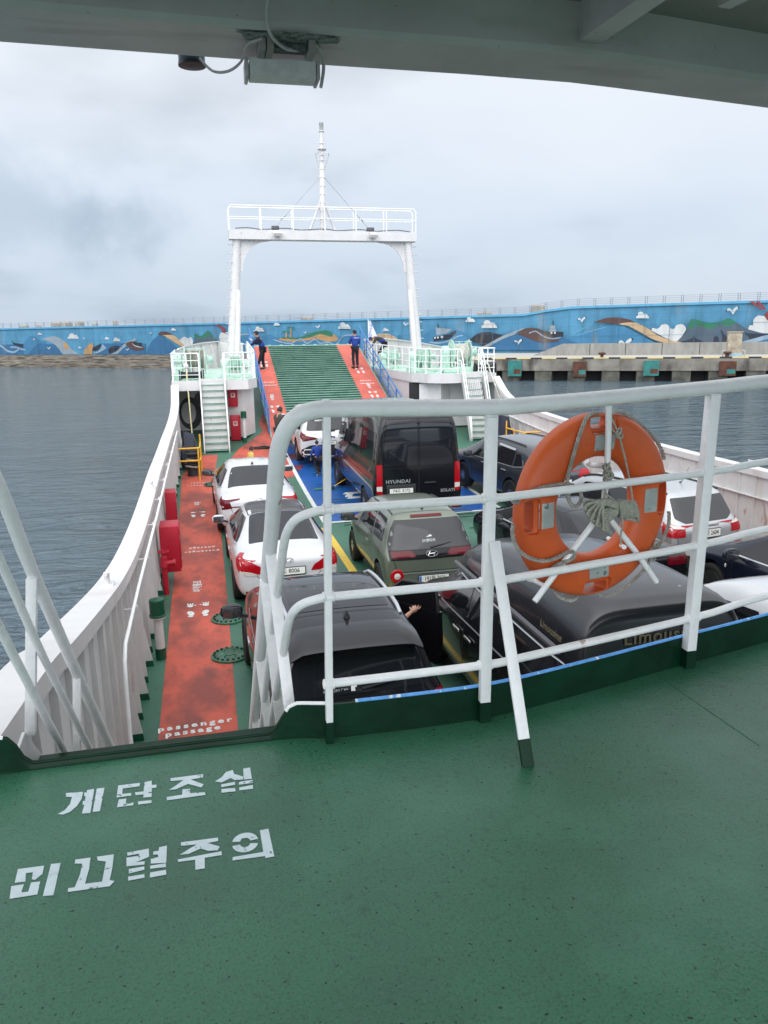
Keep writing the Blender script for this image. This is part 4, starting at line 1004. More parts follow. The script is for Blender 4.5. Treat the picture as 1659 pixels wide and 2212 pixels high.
def shape(pts, m, rnd=0, off=None):
    layer[0] += 1
    o = .03+.0045*layer[0] if off is None else off
    pp = round_poly(pts, rnd) if rnd else pts
    v, f = tri_poly(pp); MU.mi = m; MU.add([LWp(wp(x, y, o)) for x, y in v], f)
MU = MB()
mcol = [('deep', (.03, .12, .24)), ('mid', (.045, .175, .31)), ('navy', (.03, .10, .25)), ('white', (.50, .52, .52)), ('pale', (.24, .34, .44)), ('brown', (.085, .045, .04)), ('sand', (.44, .31, .18)),
        ('green', (.025, .15, .085)), ('rock', (.07, .10, .135)), ('rockdk', (.025, .032, .05)), ('black', (.02, .024, .035)), ('ochre', (.42, .24, .10)), ('maroon', (.22, .04, .045)), ('haze', (.24, .29, .33)), ('lightblue', (.13, .36, .56))]
MI = {k[0]: i for i, k in enumerate(mcol)}
zB_ = lambda P: [(x*.16535, 685.8+y*.16535) for x, y in P]
zA_ = lambda P: [(x*.3333, 603.5+y*.3333) for x, y in P]
zC_ = lambda P: [(768+x*.26455, 658.3+y*.26455) for x, y in P]
zD_ = lambda P: [(1206.9+x*.27249, 603.5+y*.27249) for x, y in P]
zE_ = lambda P: [(329.2+x*.23148, 685.8+y*.23148) for x, y in P]
zF_ = lambda P: [(466.3+x*.28109, 246.9+y*.28109) for x, y in P]
def band(P, thick):       # a ribbon of given thickness (px) along a line
    L = [(x, y) for x, y in P]; return L + [(x, y+thick*(1 if 0 < i < len(L)-1 else .3)) for i, (x, y) in list(enumerate(L))[::-1]]
def sm(P, n=5): return [(p.x, p.y) for p in smooth_path([(x, y, 0) for x, y in P], n)]
def cloud(cx, cy, s):
    out = [(cx-s, cy+s*.38), (cx-s*.98, cy+s*.1), (cx-s*.7, cy-.02*s)]
    for (ox, oy, r_, a0, a1) in ((-.28, -.18, .45, 200, 330), (.42, .0, .34, 230, 350)):
        for k in range(7):
            a = R(a0+(a1-a0)*k/6); out.append((cx+s*(ox+r_*math.cos(a)), cy+s*(oy+r_*math.sin(a))))
    out += [(cx+s*.98, cy+.2*s), (cx+s, cy+s*.38)]
    shape(out, MI['white'])
def gull(cx, cy, s, d=1):
    P = [(-1, .25), (-.75, -.1), (-.45, -.3), (-.15, -.1), (0, .1), (.2, -.25), (.6, -.5), (1, -.45), (.75, -.2), (.4, .1), (.2, .45), (.05, .6), (-.1, .3), (-.35, .0), (-.7, .1)]
    shape([(cx+d*x*s, cy+y*s) for x, y in P], MI['white'])
    shape([(cx+d*x*s, cy+y*s) for x, y in [(-1, .25), (-.75, -.1), (-.66, .1)]], MI['black']); shape([(cx+d*x*s, cy+y*s) for x, y in [(1, -.45), (.72, -.5), (.78, -.22)]], MI['black'])
def boat(P, deckcol='black'): shape(P, MI[deckcol])
# --- far left
shape([(-900, 752), (0, 745), (40, 744), (90, 757), (110, 766.5), (-900, 775)], MI['deep'])
shape(zB_([(0, 355), (230, 350), (310, 340), (400, 470), (420, 480), (-200, 490), (-200, 360)]), MI['deep'])
shape(zB_(sm([(310, 480), (320, 330), (380, 250), (450, 245), (530, 300), (600, 320), (640, 480)])+[(310, 485)]), MI['mid'])
shape(zB_(sm([(370, 484), (480, 350), (600, 345), (720, 360), (820, 484)])), MI['deep'])
shape(zB_(sm([(560, 275), (700, 245), (800, 280), (880, 350), (960, 430), (1030, 478)])+sm([(820, 484), (760, 400), (680, 330), (560, 290)])), MI['haze'])
shape(zB_(sm([(830, 350), (860, 325), (890, 370), (880, 415), (845, 410)])+[(830, 350)]), MI['ochre'])
shape(band(zB_(sm([(-150, 340), (0, 355), (90, 420), (180, 440), (250, 400)])), 4), MI['pale'])
shape(zB_([(150, 290), (175, 330), (300, 350), (300, 395), (170, 350)]), MI['black']); shape(band(zB_(sm([(130, 380), (200, 380), (300, 410), (330, 410)])), 3), MI['pale'])
cloud(86, 721.5, 5); cloud(158, 727, 12); cloud(231, 731, 5); cloud(252, 734, 8); cloud(172.5, 751, 4)
gull(73, 733, 4); gull(105, 752, 5.5); gull(181, 731, 4)
shape(zB_([(1090, 480), (1110, 410), (1160, 350), (1215, 335), (1215, 400), (1200, 440), (1210, 478)]), MI['ochre'])
shape(zB_([(1330, 340), (1500, 338), (1660, 330), (1900, 340), (1900, 484), (1240, 484)]), MI['deep'])
shape(zB_([(1210, 395), (1320, 340), (1310, 400), (1230, 440), (1205, 430)]), MI['black']); shape(zB_(sm([(1200, 440), (1260, 450), (1310, 410), (1340, 345)])+sm([(1390, 400), (1330, 440), (1260, 470)])), MI['pale'])
shape(zB_(sm([(1410, 430), (1450, 380), (1560, 375), (1530, 430), (1430, 478)])), MI['black'])
shape([(x, y) for x, y in zB_([(1450, 478), (1540, 430), (1640, 330), (1760, 270), (1790, 290), (1660, 360), (1560, 450), (1530, 480)])], MI['haze'])
shape(zA_(sm([(812, 415), (850, 402), (900, 415), (938, 450), (890, 464), (850, 452), (820, 430)])), MI['brown']); shape(zA_([(850, 402), (920, 412), (918, 436), (870, 425)]), MI['black'])
shape(band(zA_(sm([(855, 412), (880, 430), (925, 440)])), 1.5), MI['white'])
gull(325, 720, 4); gull(355, 749, 6); gull(275, 755, 5)
# --- middle left: wave, volcano, clouds (partly behind the forecastle)
shape(zE_(sm([(-60, 345), (-20, 240), (60, 170), (140, 210), (240, 290), (330, 350)])), MI['deep'])
shape(zE_(sm([(48, 160), (80, 132), (140, 134), (190, 165)])+[(120, 168), (80, 168)]), MI['brown'])
shape(zE_(sm([(85, 166), (190, 165), (250, 205), (350, 290)])+sm([(300, 285), (220, 240), (120, 175)])), MI['sand'])
shape(zE_(sm([(250, 215), (270, 195), (300, 180), (330, 195), (360, 185), (380, 230), (350, 290), (300, 262)])), MI['white'])
shape(zE_(sm([(340, 300), (390, 240), (395, 150), (450, 175), (520, 125), (580, 200), (670, 245), (760, 300)])+[(340, 300)]), MI['rock'])
shape(zE_([(388, 200), (395, 150), (450, 175), (490, 150), (525, 128), (570, 190), (520, 175), (470, 200), (430, 185)]), MI['green'])
shape(zE_([(555, 52), (590, 52), (660, 90), (680, 100), (680, 150), (655, 150), (640, 100)]), MI['maroon'])
shape(zE_(sm([(620, 190), (640, 140), (700, 150), (740, 100), (790, 120), (815, 140), (760, 180), (700, 235), (640, 235)])), MI['white'])
shape(zE_(sm([(720, 240), (800, 170), (900, 160), (980, 200), (1060, 270), (1140, 220), (1200, 195)])+[(1200, 350), (700, 350)]), MI['mid'])
shape(band(zE_(sm([(720, 230), (800, 165), (900, 150), (970, 190)])), 3), MI['haze'])
cloud(375, 712, 5.5); cloud(560, 712, 11); cloud(598, 700.5, 7)
# --- island with palms in the middle
shape(zF_([(150, 1740), (420, 1690), (500, 1740), (700, 1700), (900, 1740), (1010, 1690), (1100, 1700), (1100, 1820), (150, 1820)]), MI['mid'])
shape(zF_(sm([(480, 1735), (520, 1715), (640, 1725), (720, 1690), (760, 1675), (830, 1660), (890, 1680), (940, 1725), (900, 1745), (820, 1740), (780, 1730), (600, 1750)])), MI['ochre'])
shape(zF_(sm([(500, 1722), (530, 1708), (620, 1718), (710, 1690), (760, 1672), (850, 1660), (900, 1690), (880, 1708), (800, 1690), (720, 1715), (620, 1730)])), MI['green'])
for (bx, by, h_) in ((575, 1715, 72), (540, 1715, 40)):
    shape(zF_([(bx-7, by), (bx-4, by-h_), (bx+4, by-h_), (bx+7, by)]), MI['ochre'])
    for a in (-1.0, -.5, .4, 1.0):
        shape(zF_([(bx, by-h_-4), (bx+a*22, by-h_-14), (bx+a*36, by-h_+16), (bx+a*18, by-h_-3)]), MI['green'])
shape(band(zF_(sm([(440, 1725), (500, 1745), (580, 1755), (650, 1720), (700, 1755), (760, 1725), (800, 1755), (860, 1745), (920, 1765), (980, 1700), (1060, 1690)])), 3), MI['pale'])
cloud(744, 705, 14); cloud(833, 712.5, 7); gull(686, 706, 7); gull(659, 718, 5); gull(800, 717, 6)
shape(zF_(sm([(1200, 1780), (1230, 1700), (1300, 1685), (1370, 1705), (1420, 1750), (1478, 1760), (1478, 1800)])), MI['sand'])
shape(zF_(sm([(1335, 1765), (1350, 1735), (1375, 1745), (1380, 1780), (1350, 1790)])), MI['mid']); shape(zF_(sm([(1395, 1708), (1410, 1694), (1422, 1712), (1408, 1724)])), MI['mid'])
# --- boat, dark fish, brown whale-back wave
shape(zC_(sm([(520, 290), (580, 225), (660, 205), (760, 215), (860, 215), (900, 250), (950, 300), (960, 360)])+[(520, 370)]), MI['mid'])
shape(zC_([(960, 355), (1080, 240), (1340, 240), (1700, 240), (1700, 370), (960, 370)]), MI['deep'])
shape(zC_([(655, 185), (690, 190), (790, 200), (740, 235), (660, 250)]), MI['haze']); shape(zC_([(668, 155), (676, 155), (680, 190), (672, 190)]), MI['black'])
shape(zC_([(630, 262), (700, 255), (770, 235), (824, 205), (815, 240), (760, 285), (640, 300)]), MI['black'])
for cx in (648, 672, 706):
    r_ = 8 if cx < 700 else 11; shape(zC_([(cx+r_*math.cos(a), 270-(cx-648)*.12+r_*math.sin(a)) for a in [k*math.pi/5 for k in range(10)]]), MI['white'])
shape(band(zC_(sm([(600, 300), (680, 308), (760, 290), (830, 255), (880, 245)])), 2.6), MI['pale'])
shape(zC_(sm([(932, 286), (1000, 235), (1080, 222), (1150, 235), (1198, 257), (1120, 300), (1045, 335), (990, 315)])), MI['black'])
shape(band(zC_(sm([(980, 368), (1080, 320), (1200, 255), (1330, 205), (1370, 190)])), 7), MI['haze'])
shape(zC_(sm([(1305, 232), (1370, 200), (1440, 188), (1540, 210), (1640, 270), (1720, 285), (1640, 302), (1500, 305), (1400, 270)])), MI['brown'])
shape(zC_([(1478, 190), (1520, 215), (1700, 222), (1690, 262), (1600, 262), (1530, 235)]), MI['black']); shape(zC_([(1590, 170), (1625, 170), (1640, 220), (1580, 220)]), MI['haze']); shape(zC_([(1609, 130), (1618, 130), (1618, 165), (1609, 165)]), MI['black'])
for cx in (1600, 1628): shape(zC_([(cx+8*math.cos(a), 230+8*math.sin(a)) for a in [k*math.pi/5 for k in range(10)]]), MI['white'])
shape(band(zC_(sm([(1415, 230), (1470, 212), (1530, 250), (1600, 272), (1680, 262)])), 2.6), MI['pale'])
cloud(1016, 691.5, 10.5); cloud(1057, 702, 17); gull(877, 700, 8, -1); gull(921, 747, 8); gull(1119, 738, 11, 1); gull(1256, 690, 11, 1)
# --- right part
shape(zD_([(0, 500), (60, 470), (440, 365), (520, 372), (640, 440), (760, 500), (900, 520), (1200, 530), (1660, 470), (2600, 470), (2600, 560), (0, 560)]), MI['mid'])
shape(zD_([(0, 475), (50, 470), (270, 545), (0, 548)]), MI['deep'])
shape(band(zD_([(60, 460), (180, 395), (275, 347)]), 1), MI['lightblue']); shape(band(zD_([(60, 470), (300, 395), (460, 355)]), 1.2), MI['lightblue'])
shape(zD_(sm([(275, 342), (370, 308), (470, 302), (560, 318), (605, 342)])+sm([(540, 350), (470, 356), (380, 345)])), MI['brown'])
shape(zD_(sm([(470, 354), (530, 343), (610, 345), (700, 385), (800, 450), (940, 492), (1140, 523)])+sm([(1080, 528), (900, 512), (760, 480), (640, 415), (560, 372)])), MI['sand'])
shape(zD_(sm([(735, 405), (745, 385), (775, 392), (800, 380), (815, 360), (850, 352), (880, 375), (885, 388), (915, 390), (935, 362), (980, 355), (1010, 390), (990, 430), (940, 490), (860, 470), (780, 430)])), MI['white'])
shape(zD_(sm([(938, 492), (1020, 400), (1048, 320), (1080, 318), (1190, 342), (1290, 330), (1345, 308), (1400, 335), (1480, 385), (1560, 415), (1655, 432), (1560, 470), (1400, 510), (1200, 526), (1060, 515)])), MI['rock'])
shape(zD_(sm([(1015, 400), (1045, 322), (1080, 316), (1190, 342), (1290, 330), (1345, 308), (1390, 330), (1400, 350), (1330, 372), (1280, 355), (1200, 395), (1130, 370), (1060, 380)])), MI['green'])
shape(zD_(sm([(960, 495), (1060, 465), (1085, 405), (1080, 460), (1140, 490), (1140, 522), (1040, 512)])), MI['rockdk']); shape(zD_(sm([(1225, 520), (1230, 460), (1262, 455), (1285, 510), (1295, 460), (1285, 398), (1330, 450), (1400, 480), (1400, 508), (1300, 524)])), MI['rockdk'])
shape(zD_(sm([(1430, 405), (1500, 425), (1655, 430), (1570, 465), (1520, 480), (1500, 450)])), MI['rockdk'])
shape(band(zD_(sm([(1180, 530), (1400, 505), (1560, 465), (1700, 430), (2000, 380), (2500, 340)])), 9), MI['pale'])
shape(zD_(sm([(1500, 395), (1515, 365), (1540, 362), (1545, 320), (1580, 288), (1630, 290), (1720, 280), (1760, 340), (1800, 400), (1650, 428), (1560, 412)])), MI['white'])
shape(zD_([(1510, 175), (1545, 173), (1620, 240), (1612, 245)]), MI['maroon']); shape(zD_([(1560, 172), (1590, 172), (1645, 235), (1630, 242)]), MI['maroon']); shape(zD_(sm([(1630, 290), (1645, 262), (1700, 240), (1740, 280), (1700, 320), (1655, 325)])), MI['maroon'])
cloud(1388, 682, 14); gull(1350, 740, 19, 1); gull(1582, 670, 16, 1)
mesh_mats = [mm(k, c_) for k, c_ in mcol]
MU.build('mural_painting', mesh_mats, bw_, 0)
JM = mat('mural_joint', (.05, .15, .24), .8)
q = MB(); k = 0
while k < 48:
    a = WP0+WD*(-20+k*4.6); b0 = a+WN*.62; q.bar(LWp(b0+Vector((0, 0, -.4))), LWp(b0+Vector((0, 0, 6.9))), .05, .02, tuple(WN)) if 0 else None
    k += 1
xsj = [-200+55*k for k in range(40)]
for x in xsj:
    tp1 = topz(x, .66); q.add([LWp((tp1.x-.03*WD.x, tp1.y-.03*WD.y, tp1.z-.5)), LWp((tp1.x+.03*WD.x, tp1.y+.03*WD.y, tp1.z-.5)), LWp((tp1.x+.03*WD.x, tp1.y+.03*WD.y, .6)), LWp((tp1.x-.03*WD.x, tp1.y-.03*WD.y, .6))], [(0, 1, 2, 3)])
for dz_ in (1.4, 2.9, 4.4):
    for a, b_ in zip(xsW, xsW[1:]):
        A1_ = topz(a, .655); B1_ = topz(b_, .655); q.add([LWp(A1_-Vector((0, 0, dz_))), LWp(B1_-Vector((0, 0, dz_))), LWp(B1_-Vector((0, 0, dz_+.035))), LWp(A1_-Vector((0, 0, dz_+.035)))], [(0, 1, 2, 3)])
q.build('panel_joints', JM, bw_, 0)
# railing on top of the wall
wr = empty('wall_top_railing', tuple(WP0), 0, 'long thin grey railing with paired posts along the top of the harbour wall', 'railing')
RG = mat('grey_railing', (.20, .22, .25), .5)
for h in (.25, .5, .75, 1.02):
    q = MB(); q.tube([LWp(topz(x, -.25)+Vector((0, 0, h))) for x in xsW], .018, 5); q.build('rail_wire', RG, wr, 0)
d0 = (topz(-60)-WP0).dot(WD); d1 = (topz(1700)-WP0).dot(WD)
def top_at(s):
    lo, hi = -400.0, 2200.0
    for i in range(40):
        mid = (lo+hi)/2
        if (topz(mid)-WP0).dot(WD) < s: lo = mid
        else: hi = mid
    return topz(lo, -.25)
pm = MB()
for s in (-.14, .14): pm.bar(WD*s, WD*s+Vector((0, 0, 1.08)), .06, .05)
po = None; s = d0; k = 0
while s < d1:
    p = top_at(s)
    if po is None: po = pm.build('post_pair', RG, wr, 0); o = po
    else: o = po.copy(); COL.objects.link(o)
    o.location = p-WP0; s += 2.45 if s > d0+50 else 2.6; k += 1
    if k > 95: break
# things just showing over the wall: armour blocks
AB = mat('armour_concrete', (.36, .33, .28), .9, var=.15, vscale=.6)
for i, (x, y, w_) in enumerate([(52, 703, 8), (84, 703, 5), (122, 697, 9), (145, 696, 10), (172, 695, 10), (205, 696, 9), (250, 694, 8), (663, 684.5, 13), (1175-14, 677, 13), (1240-205, 678, 5), (1273-220, 677, 9)]):
    p = topz(x, -9); ab = empty('armour_block', (p.x, p.y, 0), .3*i, ['weathered concrete armour block peeping over the harbour wall behind its railing'][0], 'armour block', 'armour blocks behind the harbour wall')
    hh = p.z+ (1.0 if i in (2, 3, 4, 6, 8) else .55); ww = w_*p.length/1650*1.1
    q = MB(); q.box((0, 0, hh/2-1), (ww*1.9, ww, hh+2), bev=.25); q.build('block', AB, ab, 20)
# distant island
isl = MB(); n = 40
pc = ony(712, 690, 900)
rows = []
for i in range(n+1):
    u = i/n*2-1; h = 46*max(0, (1-abs(u)**1.5))*(1+.25*pnoise(Vector((u*4, 0, 0)))) + (7 if abs(u) < .08 else 0)
    rows.append([(pc.x+u*190-40, 900, WZ-1), (pc.x+u*190-40, 930, WZ+h*.6)])
isl = MB()
for i in range(n+1):
    pass
isl.grid([[(a.x if hasattr(a, 'x') else a[0], 880, WZ-1), (b_[0], 930, b_[2]*.8), (b_[0], 990, WZ-1)] for a, b_ in rows])
tag(isl.build('distant_hill', mat('far_hill', (.20, .26, .33), .9), smooth=60), kind='structure')

# ---- stone revetment on the left
ST = mat('revetment_stone', (.21, .185, .145), .85, col2=(.10, .085, .07), vscale=.8, vdet=7, bump=1.0, bscale=3, stretch=(.6, .6, 3.0))
add_speckle(ST, (.04, .037, .033), 0.9, .50, .10, 7, (.4, .4, 4.5), .9)
rv = empty('stone_revetment', tuple(WP0), 0, 'stepped stone revetment at the foot of the harbour wall on the left', 'sea defence')
q = MB(); xsR = [-900, -300, 0, 100, 200, 300, 400, 500, 600, 750, 900, 1040]
steps = [(0.4, 766.4), (3.2, 768.2), (3.3, 772), (4.4, 773), (4.5, 777), (5.6, 778), (5.7, 783), (6.8, 784), (7.0, 793)]
rows = []
for i, x in enumerate([xsR[0]+(xsR[-1]-xsR[0])*k/160 for k in range(161)]):
    col_ = []
    for j, (off, yy) in enumerate(steps):
        zz = wp(300, 766, 0).z - (yy-766.4)*.096 + .12*pnoise(Vector((i*.9, j*1.3, 0)))
        if j == len(steps)-1: zz = WZ-.8
        b0 = WP0+WN*off; d = ray(x, 760); tt = (b0-CAMP).dot(WN)/d.dot(WN); p = CAMP+d*tt; col_.append(LWp((p.x, p.y, zz)))
    rows.append(col_)
q.grid(rows); q.build('stone_steps', ST, rv, 0)

# ---- quay on the right
QZ = 1.35
def qp(x, y, z): return onz(x, y, z)
CONC = mat('quay_concrete', (.27, .25, .215), .85, col2=(.14, .13, .115), vscale=.5, vdet=8, bump=.3, bscale=2)
add_speckle(CONC, (.045, .040, .035), .55, .52, .12, 8, (1, 1, .30), .85)
CONCL = mat('quay_top_concrete', (.40, .385, .35), .8, var=.08, vscale=.15)
qa = Vector(qp(1040, 776, QZ)); qb = Vector(qp(1740, 773, QZ)); QD = Vector((qb.x-qa.x, qb.y-qa.y, 0)).normalized(); QN = Vector((QD.y, -QD.x, 0))
QO = Vector((qa.x, qa.y, 0))
quay = empty('quay', tuple(QO), 0, 'weathered concrete quay with dark openings along the waterline on the right', 'quay')
def LQ(u, v_, z): p = QD*u+QN*v_; return (p.x, p.y, z)
def q_u(x, y=790):
    d = ray(x, y); tt = (QO-CAMP).dot(QN)/d.dot(QN); p = CAMP+d*tt; return (p-QO).dot(QD), p.z
q = MB(); q.prism([LQ(-14, 0, QZ), LQ(90, 0, QZ), LQ(90, -30, QZ), LQ(-14, -30, QZ)], (0, 0, -.5)); q.build('quay_deck', CONCL, quay, 0)
q = MB(); q.box((0, 0, 0), (0, 0, 0)) if 0 else None
q.prism([LQ(-14, .25, QZ-.03), LQ(90, .25, QZ-.03), LQ(90, -.5, QZ-.03), LQ(-14, -.5, QZ-.03)], (0, 0, -1.35)); q.build('capping_beam', CONC, quay, 0)
q = MB(); q.prism([LQ(-14, -1.6, .2), LQ(90, -1.6, .2), LQ(90, -3, .2), LQ(-14, -3, .2)], (0, 0, -3)); q.build('back_of_openings', DARK, quay, 0)  # near-black backing, shade of the openings put into its colour
MOSS = mat('waterline_concrete', (.13, .125, .10), .8, col2=(.04, .045, .04), vscale=.9, vdet=7)
for k in range(26):
    u = -13+k*3.9; q = MB(); q.prism([LQ(u, .1, .1), LQ(u+2.0, .1, .1), LQ(u+2.2, -2.5, .1), LQ(u-.2, -2.5, .1)], (0, 0, -2.6)); q.build('pier_block', MOSS, quay, 0)
q = MB(); u = -14
q = MB(); q.prism([LQ(-14, .18, QZ+.16), LQ(90, .18, QZ+.16), LQ(90, -.12, QZ+.16), LQ(-14, -.12, QZ+.16)], (0, 0, -.15)); q.build('kerb', mat('kerb_yellow', (.62, .50, .22), .7, var=.1, vscale=.6), quay, 0)
KB = mat('kerb_black', (.03, .03, .03), .7)
for k in range(34):
    u = -12+k*3.0; q = MB(); q.prism([LQ(u, .19, QZ+.165), LQ(u+1.3, .19, QZ+.165), LQ(u+1.3, -.13, QZ+.165), LQ(u, -.13, QZ+.165)], (0, 0, -.15)); q.build('kerb_stripe', KB, quay, 0)
# low parapet at the foot of the wall, and the wedge at its left end
pr = empty('low_parapet', tuple(QO), 0, 'low grey concrete parapet standing on the quay in front of the mural', 'parapet')
u0, _ = q_u(1099); u1 = 88
PAR = mat('parapet_concrete', (.30, .29, .27), .85, col2=(.21, .205, .19), vscale=1.2, vdet=6, stretch=(1, 1, .3))
q = MB(); q.prism([LQ(u0*1.12+1, -14, QZ), LQ(u0*1.12+5, -14, QZ+1.55), LQ(u1, -14, QZ+1.55), LQ(u1, -14, QZ)], tuple(-QN*1.2)); q.build('parapet_wall', PAR, pr, 0)
for k in range(14):
    u = u0+9+k*4.6; q = MB(); q.prism([LQ(u, -13.985, QZ+.05), LQ(u+.08, -13.985, QZ+.05), LQ(u+.08, -13.985, QZ+1.5), LQ(u, -13.985, QZ+1.5)], tuple(QN*.01)); q.build('joint', KB, pr, 0)
TEAL = mat('teal_fender_paint', (.02, .22, .20), .6, col2=(.03, .13, .12), vscale=1.5); RUST = mat('rusty_fender_steel', (.13, .05, .03), .8, col2=(.06, .025, .018), vscale=1.5)
for (xa, xb_, ya, yb_, mt_, lb) in [(1099, 1127, 779, 812, TEAL, 'teal fender plate on the quay face, leftmost'), (1239, 1266, 781, 813, RUST, 'rusty fender plate on the quay face left of the lifebuoy'), (1391, 1422, 779, 811, TEAL, 'teal fender plate with a rusted notch on the quay face'), (1554, 1587, 780, 811, RUST, 'rusty fender plate with a teal patch, rightmost on the quay face')]:
    ua, za = q_u(xa, ya); ub, zb_ = q_u(xb_, yb_); f_ = empty('fender_plate', tuple(QO+QD*((ua+ub)/2)+QN*.3+Vector((0, 0, zb_))), 0, lb, 'fender', 'fender plates on the quay')
    w_ = (ub-ua)/2; h_ = za-zb_
    q = MB(); q.prism([tuple(QD*-w_), tuple(QD*w_), tuple(QD*w_+Vector((0, 0, h_))), tuple(QD*-w_+Vector((0, 0, h_)))], tuple(QN*.35)); q.build('plate', mt_, f_, 0)
    q = MB(); q.prism([tuple(QD*-w_*.1+QN*.36+Vector((0, 0, h_*.15))), tuple(QD*w_*.9+QN*.36+Vector((0, 0, h_*.15))), tuple(QD*w_*.9+QN*.36+Vector((0, 0, h_*.45))), tuple(QD*-w_*.1+QN*.36+Vector((0, 0, h_*.45)))], tuple(QN*.02)); q.build('patch', RUST if mt_ is TEAL else TEAL, f_, 0)
for (x, y, lb) in [(1299, 774, 'rusty bollard on the quay edge beside the second fender'), (1555+29, 773, 'rusty bollard on the quay edge below the concrete pillar')]:
    u, _ = q_u(x if x < 1500 else 1571); b_ = empty('quay_bollard', tuple(QO+QD*u-QN*.7+Vector((0, 0, QZ))), 0, lb, 'bollard', 'quay bollards')
    q = MB(); q.lathe([(.28, 0), (.2, .1), (.18, .4), (.42, .5), (.45, .62), (.3, .72), (0, .74)], n=14); q.build('post', RUST, b_, 50)
u, _ = q_u(1583+3)
pl = empty('concrete_pillar', tuple(QO+QD*u-QN*1.6+Vector((0, 0, QZ))), math.atan2(QD.y, QD.x), 'weathered concrete pillar with a bench-like base on the quay at the right', 'pillar')
q = MB(); q.box((0, 0, .75+.9), (1.45, 1.1, 2.3), bev=.04); q.box((0, 0, 2.85), (1.65, 1.3, .12), bev=.03); q.build('shaft', mat('pillar_concrete', (.50, .44, .34), .8, col2=(.26, .21, .15), vscale=1.3), pl, 20)
q = MB(); q.box((0, 0, .26), (1.6, 1.25, .5), bev=.03); q.build('blue_base', mat('base_blue', (.30, .42, .50), .7, var=.1), pl, 20)
for s in (-1, 1):
    q = MB(); q.tube(smooth_path([(s*.85, -.3, 0), (s*.85, -.3, .65), (s*1.0, -.3, .8), (s*1.15, -.3, .65), (s*1.15, -.3, 0)], 4), .09, 8); q.build('pipe_loop', CONCL, pl, 60)
# flag on the starboard bow
# ================================================================== VEHICLES
def paintm(name, col, metal=0.0, rough=0.22, ior=1.4, coat=0.8):
    m = mat(name, col, rough, metal, ior=ior, coat=coat, var=0.04, vscale=2.0)
    return m
GLASS = mat('opaque_car_glass', (0.012, 0.013, 0.017), 0.04, ior=1.55)  # opaque dark colour stands in for the unlit car interiors
GLASSD = mat('dark_side_glass', (0.008, 0.008, 0.010), 0.05, ior=1.65)
TRIM = mat('black_plastic_trim', (0.022, 0.022, 0.024), 0.45)
SHUT = mat('panel_gap', (0.01, 0.01, 0.01), 0.7)
LAMP = mat('red_lamp_glass', (0.36, 0.005, 0.012), 0.10, ior=1.45)
LAMPD = mat('dark_lamp_glass', (0.11, 0.004, 0.010), 0.12, ior=1.4)
LAMPW = mat('clear_lamp_glass', (0.60, 0.55, 0.52), 0.15, ior=1.6)
TYRE = mat('tyre_rubber', (0.016, 0.016, 0.017), 0.75, bump=.2, bscale=60)
RIM = mat('alloy_rim', (0.50, 0.51, 0.53), 0.25, 0.85)
PLATE = mat('licence_plate', (0.72, 0.72, 0.68), 0.5)
INK = mat('plate_ink', (0.012, 0.012, 0.014), 0.6)
SILVT = mat('satin_silver_trim', (0.62, 0.64, 0.66), 0.3, 0.7)

